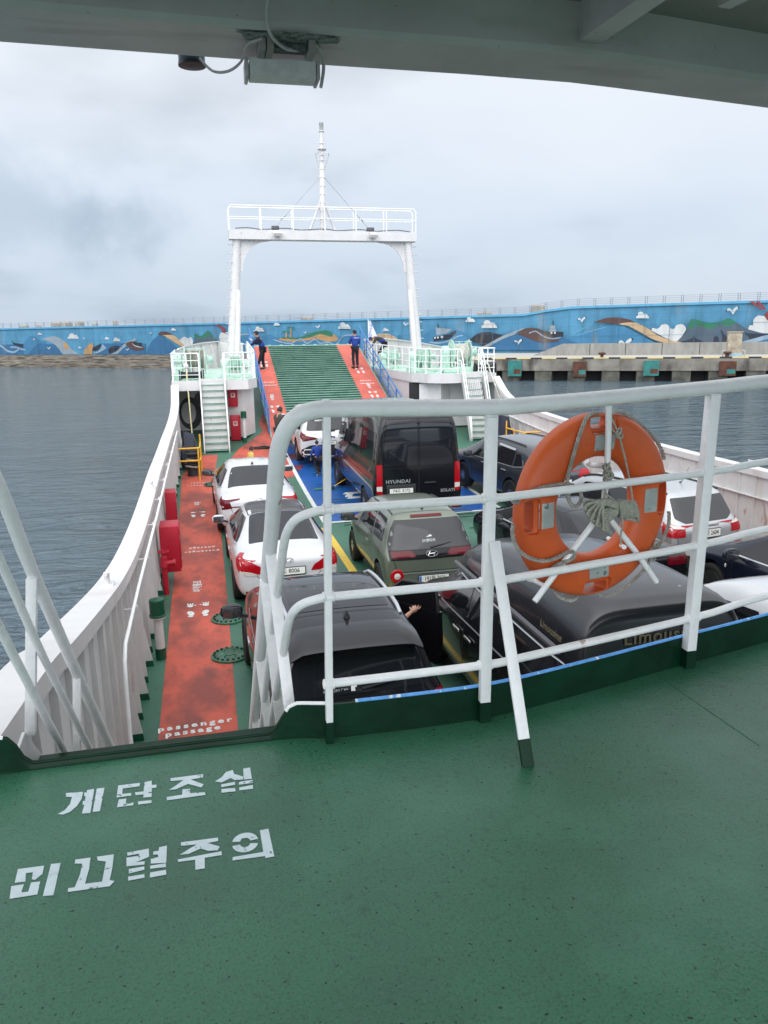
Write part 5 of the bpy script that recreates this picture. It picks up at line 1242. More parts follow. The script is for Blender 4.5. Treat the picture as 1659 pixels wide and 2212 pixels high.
def car_body(st, W, arches, wr_, paint, parent, arch_in=.34):
    hw0 = W/2; cols = []
    for (y, hf, zb, zs, zt, hf2) in st:
        hw = hw0*hf; ht = hw0*hf2; d = zt-zs
        z6 = zt-min(.11, d*.38)
        cols.append([(0, zb), (hw*.78, zb), (hw*.955, zb+.07), (hw*.995, zb+.36*(zs-zb)), (hw, zb+.66*(zs-zb)), (hw*.985, zs-.10*(zs-zb)), (hw*.945, zs+.01*d), (ht+(hw*.945-ht)*(z6-zs)/max(d, .01)*.0+.02, z6), (ht-.07, zt-.014), (ht*.5, zt), (0, zt+.006)])
    n = len(cols[0]); q = MB(); vs = []; fs = []
    ring = []
    for (y, *_), c_ in zip(st, cols):
        idx = []
        for (x, z) in c_: vs.append((x, y, z)); idx.append(len(vs)-1)
        mir = [idx[0]]
        for k in range(1, n-1): vs.append((-c_[k][0], y, c_[k][1])); mir.append(len(vs)-1)
        mir.append(idx[-1]); ring.append((idx, mir))
    for a in range(len(ring)-1):
        for s in (0, 1):
            A_, B_ = ring[a][s], ring[a+1][s]
            for k in range(n-1):
                f_ = (A_[k], A_[k+1], B_[k+1], B_[k]); fs.append(f_ if s else f_[::-1])
    for e_, fl in ((0, 0), (-1, 1)):
        L_, R__ = ring[e_]
        for k in range(n-1):
            f_ = [L_[k], L_[k+1], R__[k+1], R__[k]]; f2 = []
            for i in f_:
                if i not in f2: f2.append(i)
            fs.append(tuple(f2) if fl else tuple(f2[::-1]))
    me = bpy.data.meshes.new('body'); me.from_pydata(vs, [], fs)
    bm = bmesh.new(); bm.from_mesh(me); bmesh.ops.recalc_face_normals(bm, faces=bm.faces); bm.to_mesh(me); bm.free()
    me.materials.append(paint); me.materials.append(DARK)
    o = bpy.data.objects.new('body', me); COL.objects.link(o)
    sm_ = o.modifiers.new('s', 'SUBSURF'); sm_.levels = 2; sm_.render_levels = 2
    cut = None
    if arches:
        cb = MB()
        for ya in arches:
            for s in (-1, 1):
                cb.lathe([(wr_+.055, 0), (wr_+.055, .9)], (s*(hw0-arch_in), ya, wr_+.01), (s, 0, 0), 36)
        cut = cb.build('cutter', DARK, smooth=0)
        bo = o.modifiers.new('b', 'BOOLEAN'); bo.object = cut; bo.operation = 'DIFFERENCE'; bo.solver = 'EXACT'
        try: bo.material_mode = 'TRANSFER'
        except Exception: pass
    dg = bpy.context.evaluated_depsgraph_get(); dg.update()
    m2 = bpy.data.meshes.new_from_object(o.evaluated_get(dg)); o.modifiers.clear(); o.data = m2; m2.name = 'body'
    if cut: bpy.data.objects.remove(cut)
    m2.polygons.foreach_set('use_smooth', [True]*len(m2.polygons)); m2.set_sharp_from_angle(angle=R(38))
    o.parent = parent
    bm = bmesh.new(); bm.from_mesh(m2); bvh = BVHTree.FromBMesh(bm); bm.free()
    return o, bvh

def cast(bvh, view, a, b_, off):
    if view == 'rear': o, d = Vector((a, -2, b_)), Vector((0, 1, 0))
    elif view == 'front': o, d = Vector((a, 12, b_)), Vector((0, -1, 0))
    elif view == 'top': o, d = Vector((a, b_, 6)), Vector((0, 0, -1))
    elif view == 'R': o, d = Vector((4, a, b_)), Vector((-1, 0, 0))
    else: o, d = Vector((-4, a, b_)), Vector((1, 0, 0))
    loc, nrm, i, dist = bvh.ray_cast(o, d)
    if loc is None or (view == 'rear' and loc.y > .62 and b_ < 1.6):
        if view == 'rear': d = Vector((0, 1, 0)); o = Vector((a, -2.9, b_))
        loc, nrm, i, dist = bvh.find_nearest(o + d*(3 if view != 'front' else 8))
    if nrm.dot(d) > 0: nrm = -nrm
    return loc + nrm*off
def dpoly(q, bvh, view, poly, rnd=.03, off=.005, step=.07, mi=None):
    pp = round_poly(poly, rnd, 3) if rnd else poly
    v, f = tri_poly(pp, step)
    q.add([cast(bvh, view, a, b_, off) for a, b_ in v], f, mi)
def dline(q, bvh, view, pts, w=.008, off=.003, step=.06):
    P = []
    for (a, b_) in zip(pts, pts[1:]):
        a = Vector(a); b_ = Vector(b_); k = max(1, int((b_-a).length/step)); P += [a+(b_-a)*(j/k) for j in range(k)]
    P.append(Vector(pts[-1])); rows = []
    for i, p in enumerate(P):
        d = (P[min(i+1, len(P)-1)]-P[max(i-1, 0)]); d = d.normalized() if d.length else Vector((1, 0)); nn = Vector((-d.y, d.x))*w/2
        rows.append([cast(bvh, view, p.x+nn.x, p.y+nn.y, off), cast(bvh, view, p.x-nn.x, p.y-nn.y, off)])
    q.grid(rows)
def mirx(poly): return [(-p[0],)+tuple(p[1:]) for p in poly][::-1]

WHEELS = {}
def wheel(parent, x, y, r, w=.22, spokes=10, rim=RIM, key=''):
    k = (round(r, 3), spokes, rim.name)
    s = 1 if x > 0 else -1
    if k not in WHEELS:
        q = MB(); rr = r*.70
        q.lathe([(rr, 0), (rr+.01, .012), (r-.045, .02), (r-.015, .012), (r, -.03), (r, -w+.03), (r-.03, -w), (rr, -w)], (0, 0, 0), (1, 0, 0), 36); t_ = q.build('tyre', TYRE, None, 50)
        q = MB(); q.lathe([(rr+.002, -.01), (rr-.015, .006), (rr-.03, -.02), (rr-.035, -.09), (0, -.10)], (0, 0, 0), (1, 0, 0), 36, mi=0)
        q.mi = 1
        for i in range(spokes):
            a = 2*math.pi*i/spokes; c_, s_ = math.cos(a), math.sin(a)
            q.bar((-.012, c_*.03, s_*.03), (-.018, c_*(rr-.02), s_*(rr-.02)), .030 if spokes > 6 else .06, .03, (1, 0, 0))
        q.lathe([(.055, -.02), (.055, .0), (0, .004)], (0, 0, 0), (1, 0, 0), 14)
        r_ = q.build('rim', [mat('rim_shadow', (.03, .03, .032), .5, .5), rim], None, 40)
        WHEELS[k] = (t_.data, r_.data); bpy.data.objects.remove(t_); bpy.data.objects.remove(r_)
    t_ = bpy.data.objects.new('wheel', WHEELS[k][0]); r_ = bpy.data.objects.new('rim', WHEELS[k][1])
    COL.objects.link(t_); COL.objects.link(r_); t_.parent = parent; r_.parent = t_
    t_.location = (x, y, r); t_.rotation_euler = (0, 0, 0 if s > 0 else math.pi)
def emblem(parent, x, y, z, s, tilt=0.0):
    q = MB(); n = 24
    mtx = Matrix.Translation((x, y, z)) @ Matrix.Rotation(tilt, 4, 'X')
    P = lambda a, b_: mtx @ Vector((a*s, 0, b_*s))
    q.tube([P(math.cos(2*math.pi*i/n), .52*math.sin(2*math.pi*i/n)) for i in range(n)], .09*s, 6, closed=True)
    q.tube([P(-.62, -.30), P(-.30, .36)], .10*s, 6); q.tube([P(.30, -.36), P(.62, .30)], .10*s, 6); q.tube(smooth_path([P(-.5, -.05), P(-.15, -.02), P(.15, .02), P(.5, .05)], 3), .08*s, 6)
    q.build('emblem', CHROME, parent, 60)
def plate(parent, x, y, z, txt, w=.52, h=.11, tilt=0.0, euro=False, size=.098, sx=.95):
    q = MB(); q.box((0, 0, 0), (w+.03, .012, h+.03), bev=.004); o = q.build('plate_holder', TRIM, parent, 30); o.location = (x, y, z); o.rotation_euler = (tilt, 0, 0)
    q = MB(); q.box((0, -.0085, 0), (w, .006, h)); p_ = q.build('licence_plate', PLATE, parent, 0); p_.location = (x, y, z); p_.rotation_euler = (tilt, 0, 0)
    mt_ = Matrix.Translation((.02 if euro else 0, -.0125, 0)) @ Matrix.Rotation(R(90), 4, 'X')
    if txt: text_mesh('plate_number', txt, size, mt_, INK, p_, .001, .0012, 1.0, sx=sx)
    if euro:
        q = MB(); q.box((-w/2+.022, -.012, 0), (.04, .004, h*.95)); q.build('plate_band', mat('plate_blue', (.02, .12, .42), .5), p_, 0)
    for s in (-1, 1):
        q = MB(); q.lathe([(.006, 0), (.006, .003), (0, .004)], (s*(w/2-.035)+(.03 if euro and s < 0 else 0), -.012, .0), (0, -1, 0), 8); q.build('plate_bolt', SILVT, p_, 0)
def mirror(parent, x, y, z, m, s=1.0):
    sg = 1 if x > 0 else -1
    q = MB(); q.bar((x-sg*.02, y, z-.07*s), (x+sg*.10*s, y, z-.03*s), .05, .04, (0, 0, 1)); q.build('mirror_arm', TRIM, parent, 0)
    bm = bmesh.new(); bmesh.ops.create_icosphere(bm, subdivisions=3, radius=1)
    vs = []
    for v in bm.verts:
        c_ = v.co.copy(); c_.x = math.copysign(abs(c_.x)**.75, c_.x)*.125*s; c_.z = math.copysign(abs(c_.z)**.75, c_.z)*.085*s; c_.y = math.copysign(abs(c_.y)**.8, c_.y)*.075*s
        if c_.y < 0: c_.y *= .35
        vs.append((x+sg*.16*s+c_.x, y+c_.y, z+c_.z))
    bm.verts.index_update(); fs = [[v.index for v in f.verts] for f in bm.faces]; bm.free()
    q = MB(); q.add(vs, fs); mm_ = q.build('mirror', m, parent, 60)
    q = MB(); q.box((x+sg*.16*s, y-.03*s, z-.005), (.20*s, .008, .125*s), bev=.003); q.build('mirror_glass', mat('mirror_glass', (.16, .17, .19), .08, .8), mm_, 30)
def fin(parent, x, y, z, s=1.0, m=TRIM):
    q = MB(); q.add([(x-.03*s, y, z), (x+.03*s, y, z), (x, y+.16*s, z), (x, y-.02*s, z+.07*s), (x, y-.045*s, z)], [(0, 1, 2), (0, 3, 1), (1, 3, 2), (2, 3, 0), (0, 4, 3), (3, 4, 1), (0, 1, 4)]); q.build('antenna_fin', m, parent, 0)
def handle_(parent, bvh, view, a, b_, w=.22, m=SILVT):
    p = cast(bvh, view, a, b_, .025); q = MB(); q.box(p, (.022, w, .032), bev=.008); q.build('door_handle', m, parent, 40)
def wiper(parent, bvh, x0, z0, x1, z1, view='rear'):
    q = MB(); A_ = cast(bvh, view, x0, z0, .02); B_ = cast(bvh, view, x1, z1, .022); q.tube([A_, (A_+B_)/2+Vector((0, -.012, .0)), B_], [.018, .010, .006], 6); q.build('rear_wiper', TRIM, parent, 50)

def std_sides(root, bvh, win, gaps, handles, glass=GLASSD, hm=SILVT, arch=None, chromeline=None, sides=('L', 'R')):
    for sd_ in sides:
        for wpoly in win:
            q = MB(); dpoly(q, bvh, sd_, wpoly, .03, .005); q.build('side_window', glass, root, 60)
        for g in gaps:
            q = MB(); dline(q, bvh, sd_, g, .009); q.build('door_gap', SHUT, root, 0)
        for (a, b_) in handles: handle_(root, bvh, sd_, a, b_, m=hm)
        if chromeline:
            q = MB(); dline(q, bvh, sd_, chromeline, .018, .009); q.build('chrome_strip', SILVT, root, 40)

SUV = lambda L, H, zs=1.0: [(0, .84, .40, zs-.18, zs-.12, .66), (.045, .93, .31, zs-.07, zs-.01, .70), (.13, .97, .27, zs, zs+.10, .74), (.28, .985, .25, zs+.02, H-.30, .75), (.42, .99, .24, zs+.02, H-.09, .73), (.56, .995, .23, zs+.01, H-.035, .73),
    (L*.35, 1, .21, zs, H, .74), (L*.56, 1, .21, zs-.02, H-.02, .735), (L*.655, 1, .21, zs-.03, H-.13, .73), (L*.79, .99, .22, zs-.05, zs+.12, .80), (L*.92, .95, .24, zs-.12, zs-.02, .80), (L*.975, .87, .28, zs-.24, zs-.16, .74), (L, .76, .34, zs-.38, zs-.34, .66)]
SEDAN = lambda L, H, zs=.92: [(0, .80, .36, zs-.14, zs-.08, .66), (.05, .90, .29, zs-.02, zs+.04, .70), (.16, .95, .26, zs+.03, zs+.11, .72), (.48, .975, .24, zs+.03, zs+.13, .72), (.72, .985, .23, zs+.02, zs+.18, .68), (1.25, 1, .21, zs+.01, H-.09, .63), (1.55, 1, .20, zs, H-.02, .63),
    (L*.45, 1, .20, zs-.01, H, .65), (L*.56, 1, .20, zs-.02, H-.03, .65), (L*.64, 1, .20, zs-.03, H-.13, .66), (L*.765, .99, .21, zs-.06, zs+.08, .76), (L*.91, .95, .23, zs-.15, zs-.05, .78), (L*.975, .87, .27, zs-.25, zs-.18, .74), (L, .76, .33, zs-.38, zs-.34, .66)]

PWHITE = paintm('white_car_paint', (.57, .58, .60)); PBLACK = paintm('black_car_paint', (.008, .008, .011), ior=1.2); PNAVY = paintm('navy_car_paint', (.008, .010, .022), ior=1.3)
POLIVE = paintm('olive_car_paint', (.15, .175, .135), .35, .32); PSLATE = paintm('slate_car_paint', (.055, .062, .075), .5, .3); PSILV = paintm('silver_car_paint', (.46, .48, .50), .55, .33)

# ---- 1 white sedan with dark roof (near)
def place(root, X, Y, rz_=0.0): root.location = (X, Y, zd(Y+.9)-.0); root.rotation_euler = (math.atan((zd(Y+3.6)-zd(Y+.9))/2.7), 0, rz_)
L = 4.55
c1 = empty('white_sedan', label='white sedan with a dark wet roof and big red tail lamps beside the walkway', cat='car', group='cars parked on the car deck')
_, bv = car_body(SEDAN(L, 1.44, .93), 1.78, (.98, 3.68), .32, PWHITE, c1)
q = MB(); dpoly(q, bv, 'top', [(-.60, .60), (.60, .60), (.565, 1.0), (.51, 1.48), (-.51, 1.48), (-.565, 1.0)], .06); q.build('rear_window', GLASS, c1, 60)
RW = mat('wet_roof_glass', (.012, .012, .015), .06, ior=1.9, bump=.0); 
t = RW.node_tree; b = t.nodes['Principled BSDF']; c = N(t, 'ShaderNodeTexCoord'); vv = N(t, 'ShaderNodeTexVoronoi'); vv.inputs['Scale'].default_value = 55; t.links.new(c.outputs['Object'], vv.inputs['Vector'])
nn_ = N(t, 'ShaderNodeTexNoise'); nn_.inputs['Scale'].default_value = 22; nn_.inputs['Detail'].default_value = 6; t.links.new(c.outputs['Object'], nn_.inputs['Vector'])
bp = N(t, 'ShaderNodeBump'); bp.inputs['Strength'].default_value = .8; bp.inputs['Distance'].default_value = .01; t.links.new(mth('ADD', vv.outputs['Distance'], nn_.outputs['Fac'], t), bp.inputs['Height']); t.links.new(bp.outputs[0], b.inputs['Normal'])
q = MB(); dpoly(q, bv, 'top', [(-.53, 1.50), (.53, 1.50), (.55, 2.0), (.54, 2.72), (-.54, 2.72), (-.55, 2.0)], .04); q.build('roof_panel', RW, c1, 60)
q = MB(); dpoly(q, bv, 'top', [(-.55, 2.85), (.55, 2.85), (.66, 3.40), (-.66, 3.40)], .05); q.build('windshield', GLASS, c1, 60)
for s in (-1, 1):
    q = MB(); P_ = [(.36, .70), (.42, .80), (.60, .90), (.80, .97), (.84, .92), (.82, .76), (.60, .70)]
    if s < 0: P_ = mirx(P_)
    dpoly(q, bv, 'rear', P_, .02, .007, .05); dpoly(q, bv, 'R' if s > 0 else 'L', [(.02, .74), (.04, .93), (.30, 1.0), (.42, .98), (.25, .84), (.10, .74)], .02, .007, .05)
    lm = q.build('tail_lamp', LAMP, c1, 60)
    q = MB(); P_ = [(.50, .69), (.62, .74), (.80, .77), (.78, .70), (.62, .67)]
    if s < 0: P_ = mirx(P_)
    dpoly(q, bv, 'rear', P_, .01, .009, .05); q.build('reversing_lamp', LAMPW, lm, 60)
    q = MB(); P_ = [(.60, .37), (.72, .38), (.72, .42), (.60, .41)]
    if s < 0: P_ = mirx(P_)
    dpoly(q, bv, 'rear', P_, .01, .006, .05); q.build('reflector', LAMP, c1, 60)
emblem(c1, 0, cast(bv, 'rear', 0, .88, .01).y, .90, .075, R(-12)); plate(c1, 0, cast(bv, 'rear', 0, .72, .012).y-.005, .72, '5도 8006', tilt=R(-8))
q = MB(); dline(q, bv, 'rear', [(-.62, .93), (-.52, .66), (-.40, .56), (.40, .56), (.52, .66), (.62, .93)], .009); q.build('boot_gap', SHUT, c1, 0)
q = MB(); dline(q, bv, 'rear', [(-.78, .34), (-.5, .36), (.5, .36), (.78, .34)], .05, .004); q.build('lower_trim', TRIM, c1, 0)
SW_SED = lambda L: [[(1.02, 1.00), (1.30, .97), (1.98, .96), (1.98, 1.30), (1.55, 1.31)], [(2.04, .96), (2.78, .94), (3.22, .95), (2.72, 1.27), (2.04, 1.32)]]
GP = [[(2.01, .30), (2.01, .96)], [(3.15, .30), (3.15, .93)], [(1.15, .40), (1.30, .60), (1.35, .95)]]
std_sides(c1, bv, SW_SED(L), GP, [(1.42, .80), (2.30, .80)], chromeline=[(.98, .98), (1.3, .945), (3.25, .92)])
for s in (-1, 1): mirror(c1, s*.86, 2.98, .98, PWHITE); [wheel(c1, s*.87, y, .32, spokes=5) for y in (.98, 3.68)]
fin(c1, 0, 1.58, cast(bv, 'top', 0, 1.6, 0).z, .6)
place(c1, 1.24, 12.1, R(.5))

# ---- 2 far white sedan with light bar
L = 4.9
c2 = empty('white_sedan', label='white sedan with a thin red light bar across the boot, far one beside the walkway', cat='car', group='cars parked on the car deck')
_, bv = car_body(SEDAN(L, 1.45, .95), 1.86, (1.05, 3.9), .34, PWHITE, c2)
q = MB(); dpoly(q, bv, 'top', [(-.66, .66), (.66, .66), (.60, 1.1), (.50, 1.55), (-.50, 1.55), (-.60, 1.1)], .07); q.build('rear_window', GLASS, c2, 60)
q = MB(); dpoly(q, bv, 'top', [(-.55, 3.05), (.55, 3.05), (.68, 3.65), (-.68, 3.65)], .05); q.build('windshield', GLASS, c2, 60)
q = MB(); dpoly(q, bv, 'rear', [(-.62, .775), (.62, .775), (.62, .80), (-.62, .80)], 0, .008, .05); q.build('light_bar', LAMPD, c2, 60)
for s in (-1, 1):
    q = MB(); P_ = [(.60, .76), (.83, .73), (.85, .94), (.42, .97), (.44, .94), (.66, .90)]
    if s < 0: P_ = mirx(P_)
    dpoly(q, bv, 'rear', P_, .01, .007, .05); dpoly(q, bv, 'R' if s > 0 else 'L', [(.02, .80), (.04, .94), (.34, .99), (.18, .84)], .02, .007, .05); q.build('tail_lamp', LAMPD if s < 0 else LAMP, c2, 60)
emblem(c2, 0, cast(bv, 'rear', 0, .92, .01).y-.01, .92, .075, R(-15))
text_mesh('model_lettering', 'S O N A T A', .075, Matrix.Translation((.05, cast(bv, 'rear', 0, .70, .006).y, .70)) @ Matrix.Rotation(R(90), 4, 'X'), SILVT, c2, .004, .001, 1.3)
text_mesh('small_lettering', '렌터카 예약', .045, Matrix.Translation((.32, cast(bv, 'rear', .3, .92, .008).y-.004, .92)) @ Matrix.Rotation(R(80), 4, 'X'), STEEL, c2, .002)
q = MB(); dline(q, bv, 'rear', [(-.70, .95), (-.60, .66), (-.5, .60), (.5, .60), (.60, .66), (.70, .95)], .009); q.build('boot_gap', SHUT, c2, 0)
q = MB(); dpoly(q, bv, 'rear', [(-.80, .28), (.80, .28), (.74, .37), (-.74, .37)], 0, .005, .06); q.build('lower_trim', TRIM, c2, 0)
plate(c2, 0, cast(bv, 'rear', 0, .48, .012).y, .48, '', tilt=R(3))
std_sides(c2, bv, [[(1.10, 1.03), (1.35, 1.0), (2.15, .98), (2.15, 1.31), (1.65, 1.32)], [(2.21, .98), (2.95, .96), (3.40, .97), (2.85, 1.29), (2.21, 1.33)]], GP, [(1.5, .82), (2.45, .82)], chromeline=[(1.0, 1.05), (1.35, .975), (3.4, .945)])
for s in (-1, 1): mirror(c2, s*.90, 3.12, 1.0, TRIM if s < 0 else PWHITE); [wheel(c2, s*.91, y, .34, spokes=5) for y in (1.05, 3.9)]
fin(c2, 0, 1.66, cast(bv, 'top', 0, 1.7, 0).z, 1.15)
place(c2, 1.14, 16.95, R(.8))

# ---- 3 white SUV by the ramp
L = 4.6
c3 = empty('white_suv', label='white SUV with black lower bumper at the far end of the blue area', cat='car', group='cars parked on the car deck')
_, bv = car_body(SUV(L, 1.66, 1.05), 1.87, (.98, 3.68), .37, PWHITE, c3)
q = MB(); dpoly(q, bv, 'rear', [(-.70, 1.17), (.70, 1.17), (.62, 1.45), (.55, 1.53), (-.55, 1.53), (-.62, 1.45)], .06, .006, .05); q.build('rear_window', GLASS, c3, 60)
q = MB(); dpoly(q, bv, 'rear', [(-.86, .30), (.86, .30), (.88, .60), (.60, .74), (-.60, .74), (-.88, .60)], .05, .006, .06); dl = q.build('bumper_cladding', TRIM, c3, 60)
for s in (-1, 1):
    q = MB(); P_ = [(.34, .93), (.60, .90), (.84, .86), (.87, 1.0), (.84, 1.08), (.64, 1.02), (.44, .98)]
    if s < 0: P_ = mirx(P_)
    dpoly(q, bv, 'rear', P_, .01, .007, .05); dpoly(q, bv, 'R' if s > 0 else 'L', [(.03, .90), (.05, 1.06), (.36, 1.14), (.25, 1.0)], .02, .007, .05); q.build('tail_lamp', LAMPD, c3, 60)
    q = MB(); A_ = [(.42, .44), (.78, .44), (.84, .52), (.78, .60), (.48, .60)]
    A_ = A_ if s > 0 else mirx(A_)
    dline(q, bv, 'rear', A_+[A_[0]], .035, .012); q.build('silver_trim', LINEW, c3, 40)
q = MB(); dline(q, bv, 'rear', [(-.42, .42), (-.3, .36), (.3, .36), (.42, .42)], .05, .012); q.build('skid_plate', LINEW, c3, 40)
plate(c3, 0, cast(bv, 'rear', 0, .84, .012).y, .80, '15무 5547', w=.44, tilt=R(-5), size=.085); wiper(c3, bv, 0, 1.17, .35, 1.2)
text_mesh('sticker', 'SAFETY', .07, Matrix.Translation((-.28, cast(bv, 'rear', -.28, 1.46, .012).y-.0, 1.46)) @ Matrix.Rotation(R(60), 4, 'X'), LINEW, c3, .002, .002)
std_sides(c3, bv, [[(.55, 1.14), (.95, 1.09), (1.0, 1.42), (.80, 1.45)], [(1.03, 1.09), (1.90, 1.06), (1.90, 1.48), (1.08, 1.47)], [(1.96, 1.06), (3.1, 1.04), (2.75, 1.42), (1.96, 1.48)]], GP, [(1.3, .92), (2.3, .92)])
q = MB(); [dpoly(q, bv, sd_, [(0.02, .22), (4.3, .22), (4.3, .36), (3.2, .38), (1.5, .38), (.1, .42)], 0, .005, .1) for sd_ in 'LR']; q.build('sill_cladding', TRIM, c3, 60)
for s in (-1, 1): mirror(c3, s*.90, 3.05, 1.10, PWHITE); [wheel(c3, s*.92, y, .36, spokes=5) for y in (.98, 3.68)]
fin(c3, 0, .75, cast(bv, 'top', 0, .8, 0).z, 1.0); place(c3, 3.92, 24.2, R(1))

# ---- 4 black SUV in the foreground
L = 4.5
c4 = empty('black_suv', label='black SUV with silver roof rails right below the railing, one front door open', cat='car', group='cars parked on the car deck')
BRN = paintm('dark_brown_paint', (.020, .013, .013), ior=1.75)
body4, bv = car_body([(y-.28 if 2.3 < y < 3.7 else y, a, b_, c_, d, e_) for (y, a, b_, c_, d, e_) in SUV(L, 1.66, 1.0)], 1.86, (.92, 3.6), .35, PBLACK, c4)
RGL = mat('black_roof_glass', (.008, .009, .013), .05, ior=1.55)
q = MB(); dpoly(q, bv, 'rear', [(-.70, 1.08), (.70, 1.08), (.66, 1.30), (.58, 1.45), (-.58, 1.45), (-.66, 1.30)], .07, .006, .05); q.build('rear_window', GLASS, c4, 60)
q = MB(); dpoly(q, bv, 'top', [(-.52, 1.0), (.52, 1.0), (.55, 2.2), (.50, 2.48), (-.50, 2.48), (-.55, 2.2)], .05, .004); q.build('roof_glass', RGL, c4, 60)
q = MB(); dpoly(q, bv, 'top', [(-.58, 2.68), (.58, 2.68), (.70, 3.22), (-.70, 3.22)], .05); q.build('windshield', GLASS, c4, 60)
# spoiler
q = MB(); rows = []
for k in range(13):
    x = -.66+1.32*k/12; e_ = 1-abs(x/.66)**4; y1 = .50; y0 = .16-.03*e_
    zt_ = cast(bv, 'top', x, .62, 0).z; z0 = cast(bv, 'top', x*.98, .52, 0).z
    rows.append([(x, .62, zt_+.004), (x, .42, zt_+.002), (x, y0+.03, zt_-.045), (x, y0, zt_-.075), (x, y0+.02, zt_-.10), (x, .40, zt_-.11)])
q.grid(rows); q.build('spoiler', PBLACK, c4, 50)
q = MB(); q.tube([cast(bv, 'rear', x, 1.49, .03)+Vector((0, -.03, 0)) for x in (-.2, 0, .2)], .012, 6); q.build('brake_light', LAMPD, c4, 60)
for s in (-1, 1):
    q = MB(); pts = [cast(bv, 'top', s*(.585+.02*math.sin(k*.35)),   .80+k*.17, .03) for k in range(11)]; pts[0].z -= .03; pts[-1].z -= .03
    q.tube(pts, .021, 8); q.build('roof_rail', SILVT, c4, 60)
    q = MB(); P_ = [(.46, .84), (.82, .80), (.86, .95), (.80, 1.02), (.60, .98)]
    if s < 0: P_ = mirx(P_)
    dpoly(q, bv, 'rear', P_, .02, .008, .05); dpoly(q, bv, 'R' if s > 0 else 'L', [(.03, .82), (.04, 1.0), (.40, 1.02), (.30, .90)], .02, .008, .05); q.build('tail_lamp', LAMP, c4, 60)
q = MB(); dline(q, bv, 'top', [(-.56, .86), (-.5, .90), (.5, .90), (.56, .86)], .01, .006); q.build('tailgate_gap', SHUT, c4, 0); q = MB(); dline(q, bv, 'rear', [(-.76, 1.0), (-.74, .75), (-.60, .60), (.60, .60), (.74, .75), (.76, 1.0)], .01); q.build('tailgate_gap', SHUT, c4, 0)
wiper(c4, bv, .02, 1.11, .46, 1.17); text_mesh('sticker_lettering', 'MOTORS.CAR', .04, Matrix.Translation((-.24, cast(bv, 'rear', -.24, 1.12, .010).y, 1.12)) @ Matrix.Rotation(R(65), 4, 'X'), STEEL, c4, .001, .0005)
q = MB(); q.add([cast(bv, 'rear', x, z, .010) for x, z in [(-.09, 1.10), (-.05, 1.10), (-.05, 1.13), (-.03, 1.13), (-.03, 1.16), (-.09, 1.16)]], [(0, 1, 2, 3, 4, 5)]); q.build('sticker', LINEW, c4, 0)
plate(c4, 0, cast(bv, 'rear', 0, .72, .012).y, .72, '', tilt=R(-3)); emblem(c4, 0, cast(bv, 'rear', 0, .92, .01).y, .92, .075, R(-15))
std_sides(c4, bv, [[(.50, 1.08), (.88, 1.05), (.95, 1.38), (.75, 1.40)], [(.98, 1.05), (1.85, 1.02), (1.85, 1.45), (1.02, 1.43)], [(1.91, 1.02), (2.85, 1.0), (2.45, 1.38), (1.91, 1.45)]], GP, [(1.3, .87), (2.25, .87)], chromeline=[(.46, 1.06), (.9, 1.025), (3.1, .98)], sides=('L',))
std_sides(c4, bv, [[(.50, 1.08), (.88, 1.05), (.95, 1.38), (.75, 1.40)], [(.98, 1.05), (1.85, 1.02), (1.85, 1.45), (1.02, 1.43)]], GP, [(1.3, .87)], chromeline=[(.46, 1.06), (.9, 1.025), (1.9, 1.0)], sides=('R',))
q = MB(); dpoly(q, bv, 'R', [(1.93, .36), (3.0, .36), (3.0, .96), (2.48, 1.40), (1.93, 1.47)], .04, .006); q.build('door_opening_shade', DARK, c4, 60)  # dark patch on the closed side, painted as the unlit cabin
for s in (-1,): mirror(c4, s*.92, 2.85, 1.05, PBLACK, 1.15)
for s in (-1, 1): [wheel(c4, s*.92, y, .35, spokes=5) for y in (.92, 3.6)]
fin(c4, 0, .74, cast(bv, 'top', 0, .78, 0).z, 1.25)
# the open front door, hinged at its leading edge
do = MB(); hp = Vector((.94, 3.02, 0)); ang = R(-27)
dm_ = Matrix.Rotation(-ang, 3, 'Z')
def DP(u, z, th=0): v_ = dm_ @ Vector((th, -u, 0)); return (hp.x+v_.x, hp.y+v_.y, z)
prof = [(0, .36), (1.08, .36), (1.12, .7), (1.10, 1.0), (1.10, 1.06), (0, 1.0)]
q = MB(); q.prism([DP(u, z, -.04) for u, z in prof], tuple(Vector(DP(0, 0, .05))-Vector(DP(0, 0, -.04)))); dq = q.build('open_door', PBLACK, c4, 0)
q = MB(); q.prism([DP(u, z, -.015) for u, z in [(.05, 1.01), (1.06, 1.06), (1.02, 1.34), (.90, 1.37), (.42, 1.32)]], tuple((Vector(DP(0, 0, .01))-Vector(DP(0, 0, 0)))*1.2)); q.build('door_glass', GLASSD, dq, 0)
q = MB(); q.tube([DP(u, z) for u, z in [(.0, 1.0), (.42, 1.33), (.90, 1.39), (1.04, 1.37), (1.08, 1.05)]], .022, 6); q.build('door_frame', TRIM, dq, 50)
mirror(c4, 1.10, 2.95, 1.08, PBLACK, 1.1)
place(c4, 1.34, 6.66, R(0.5))

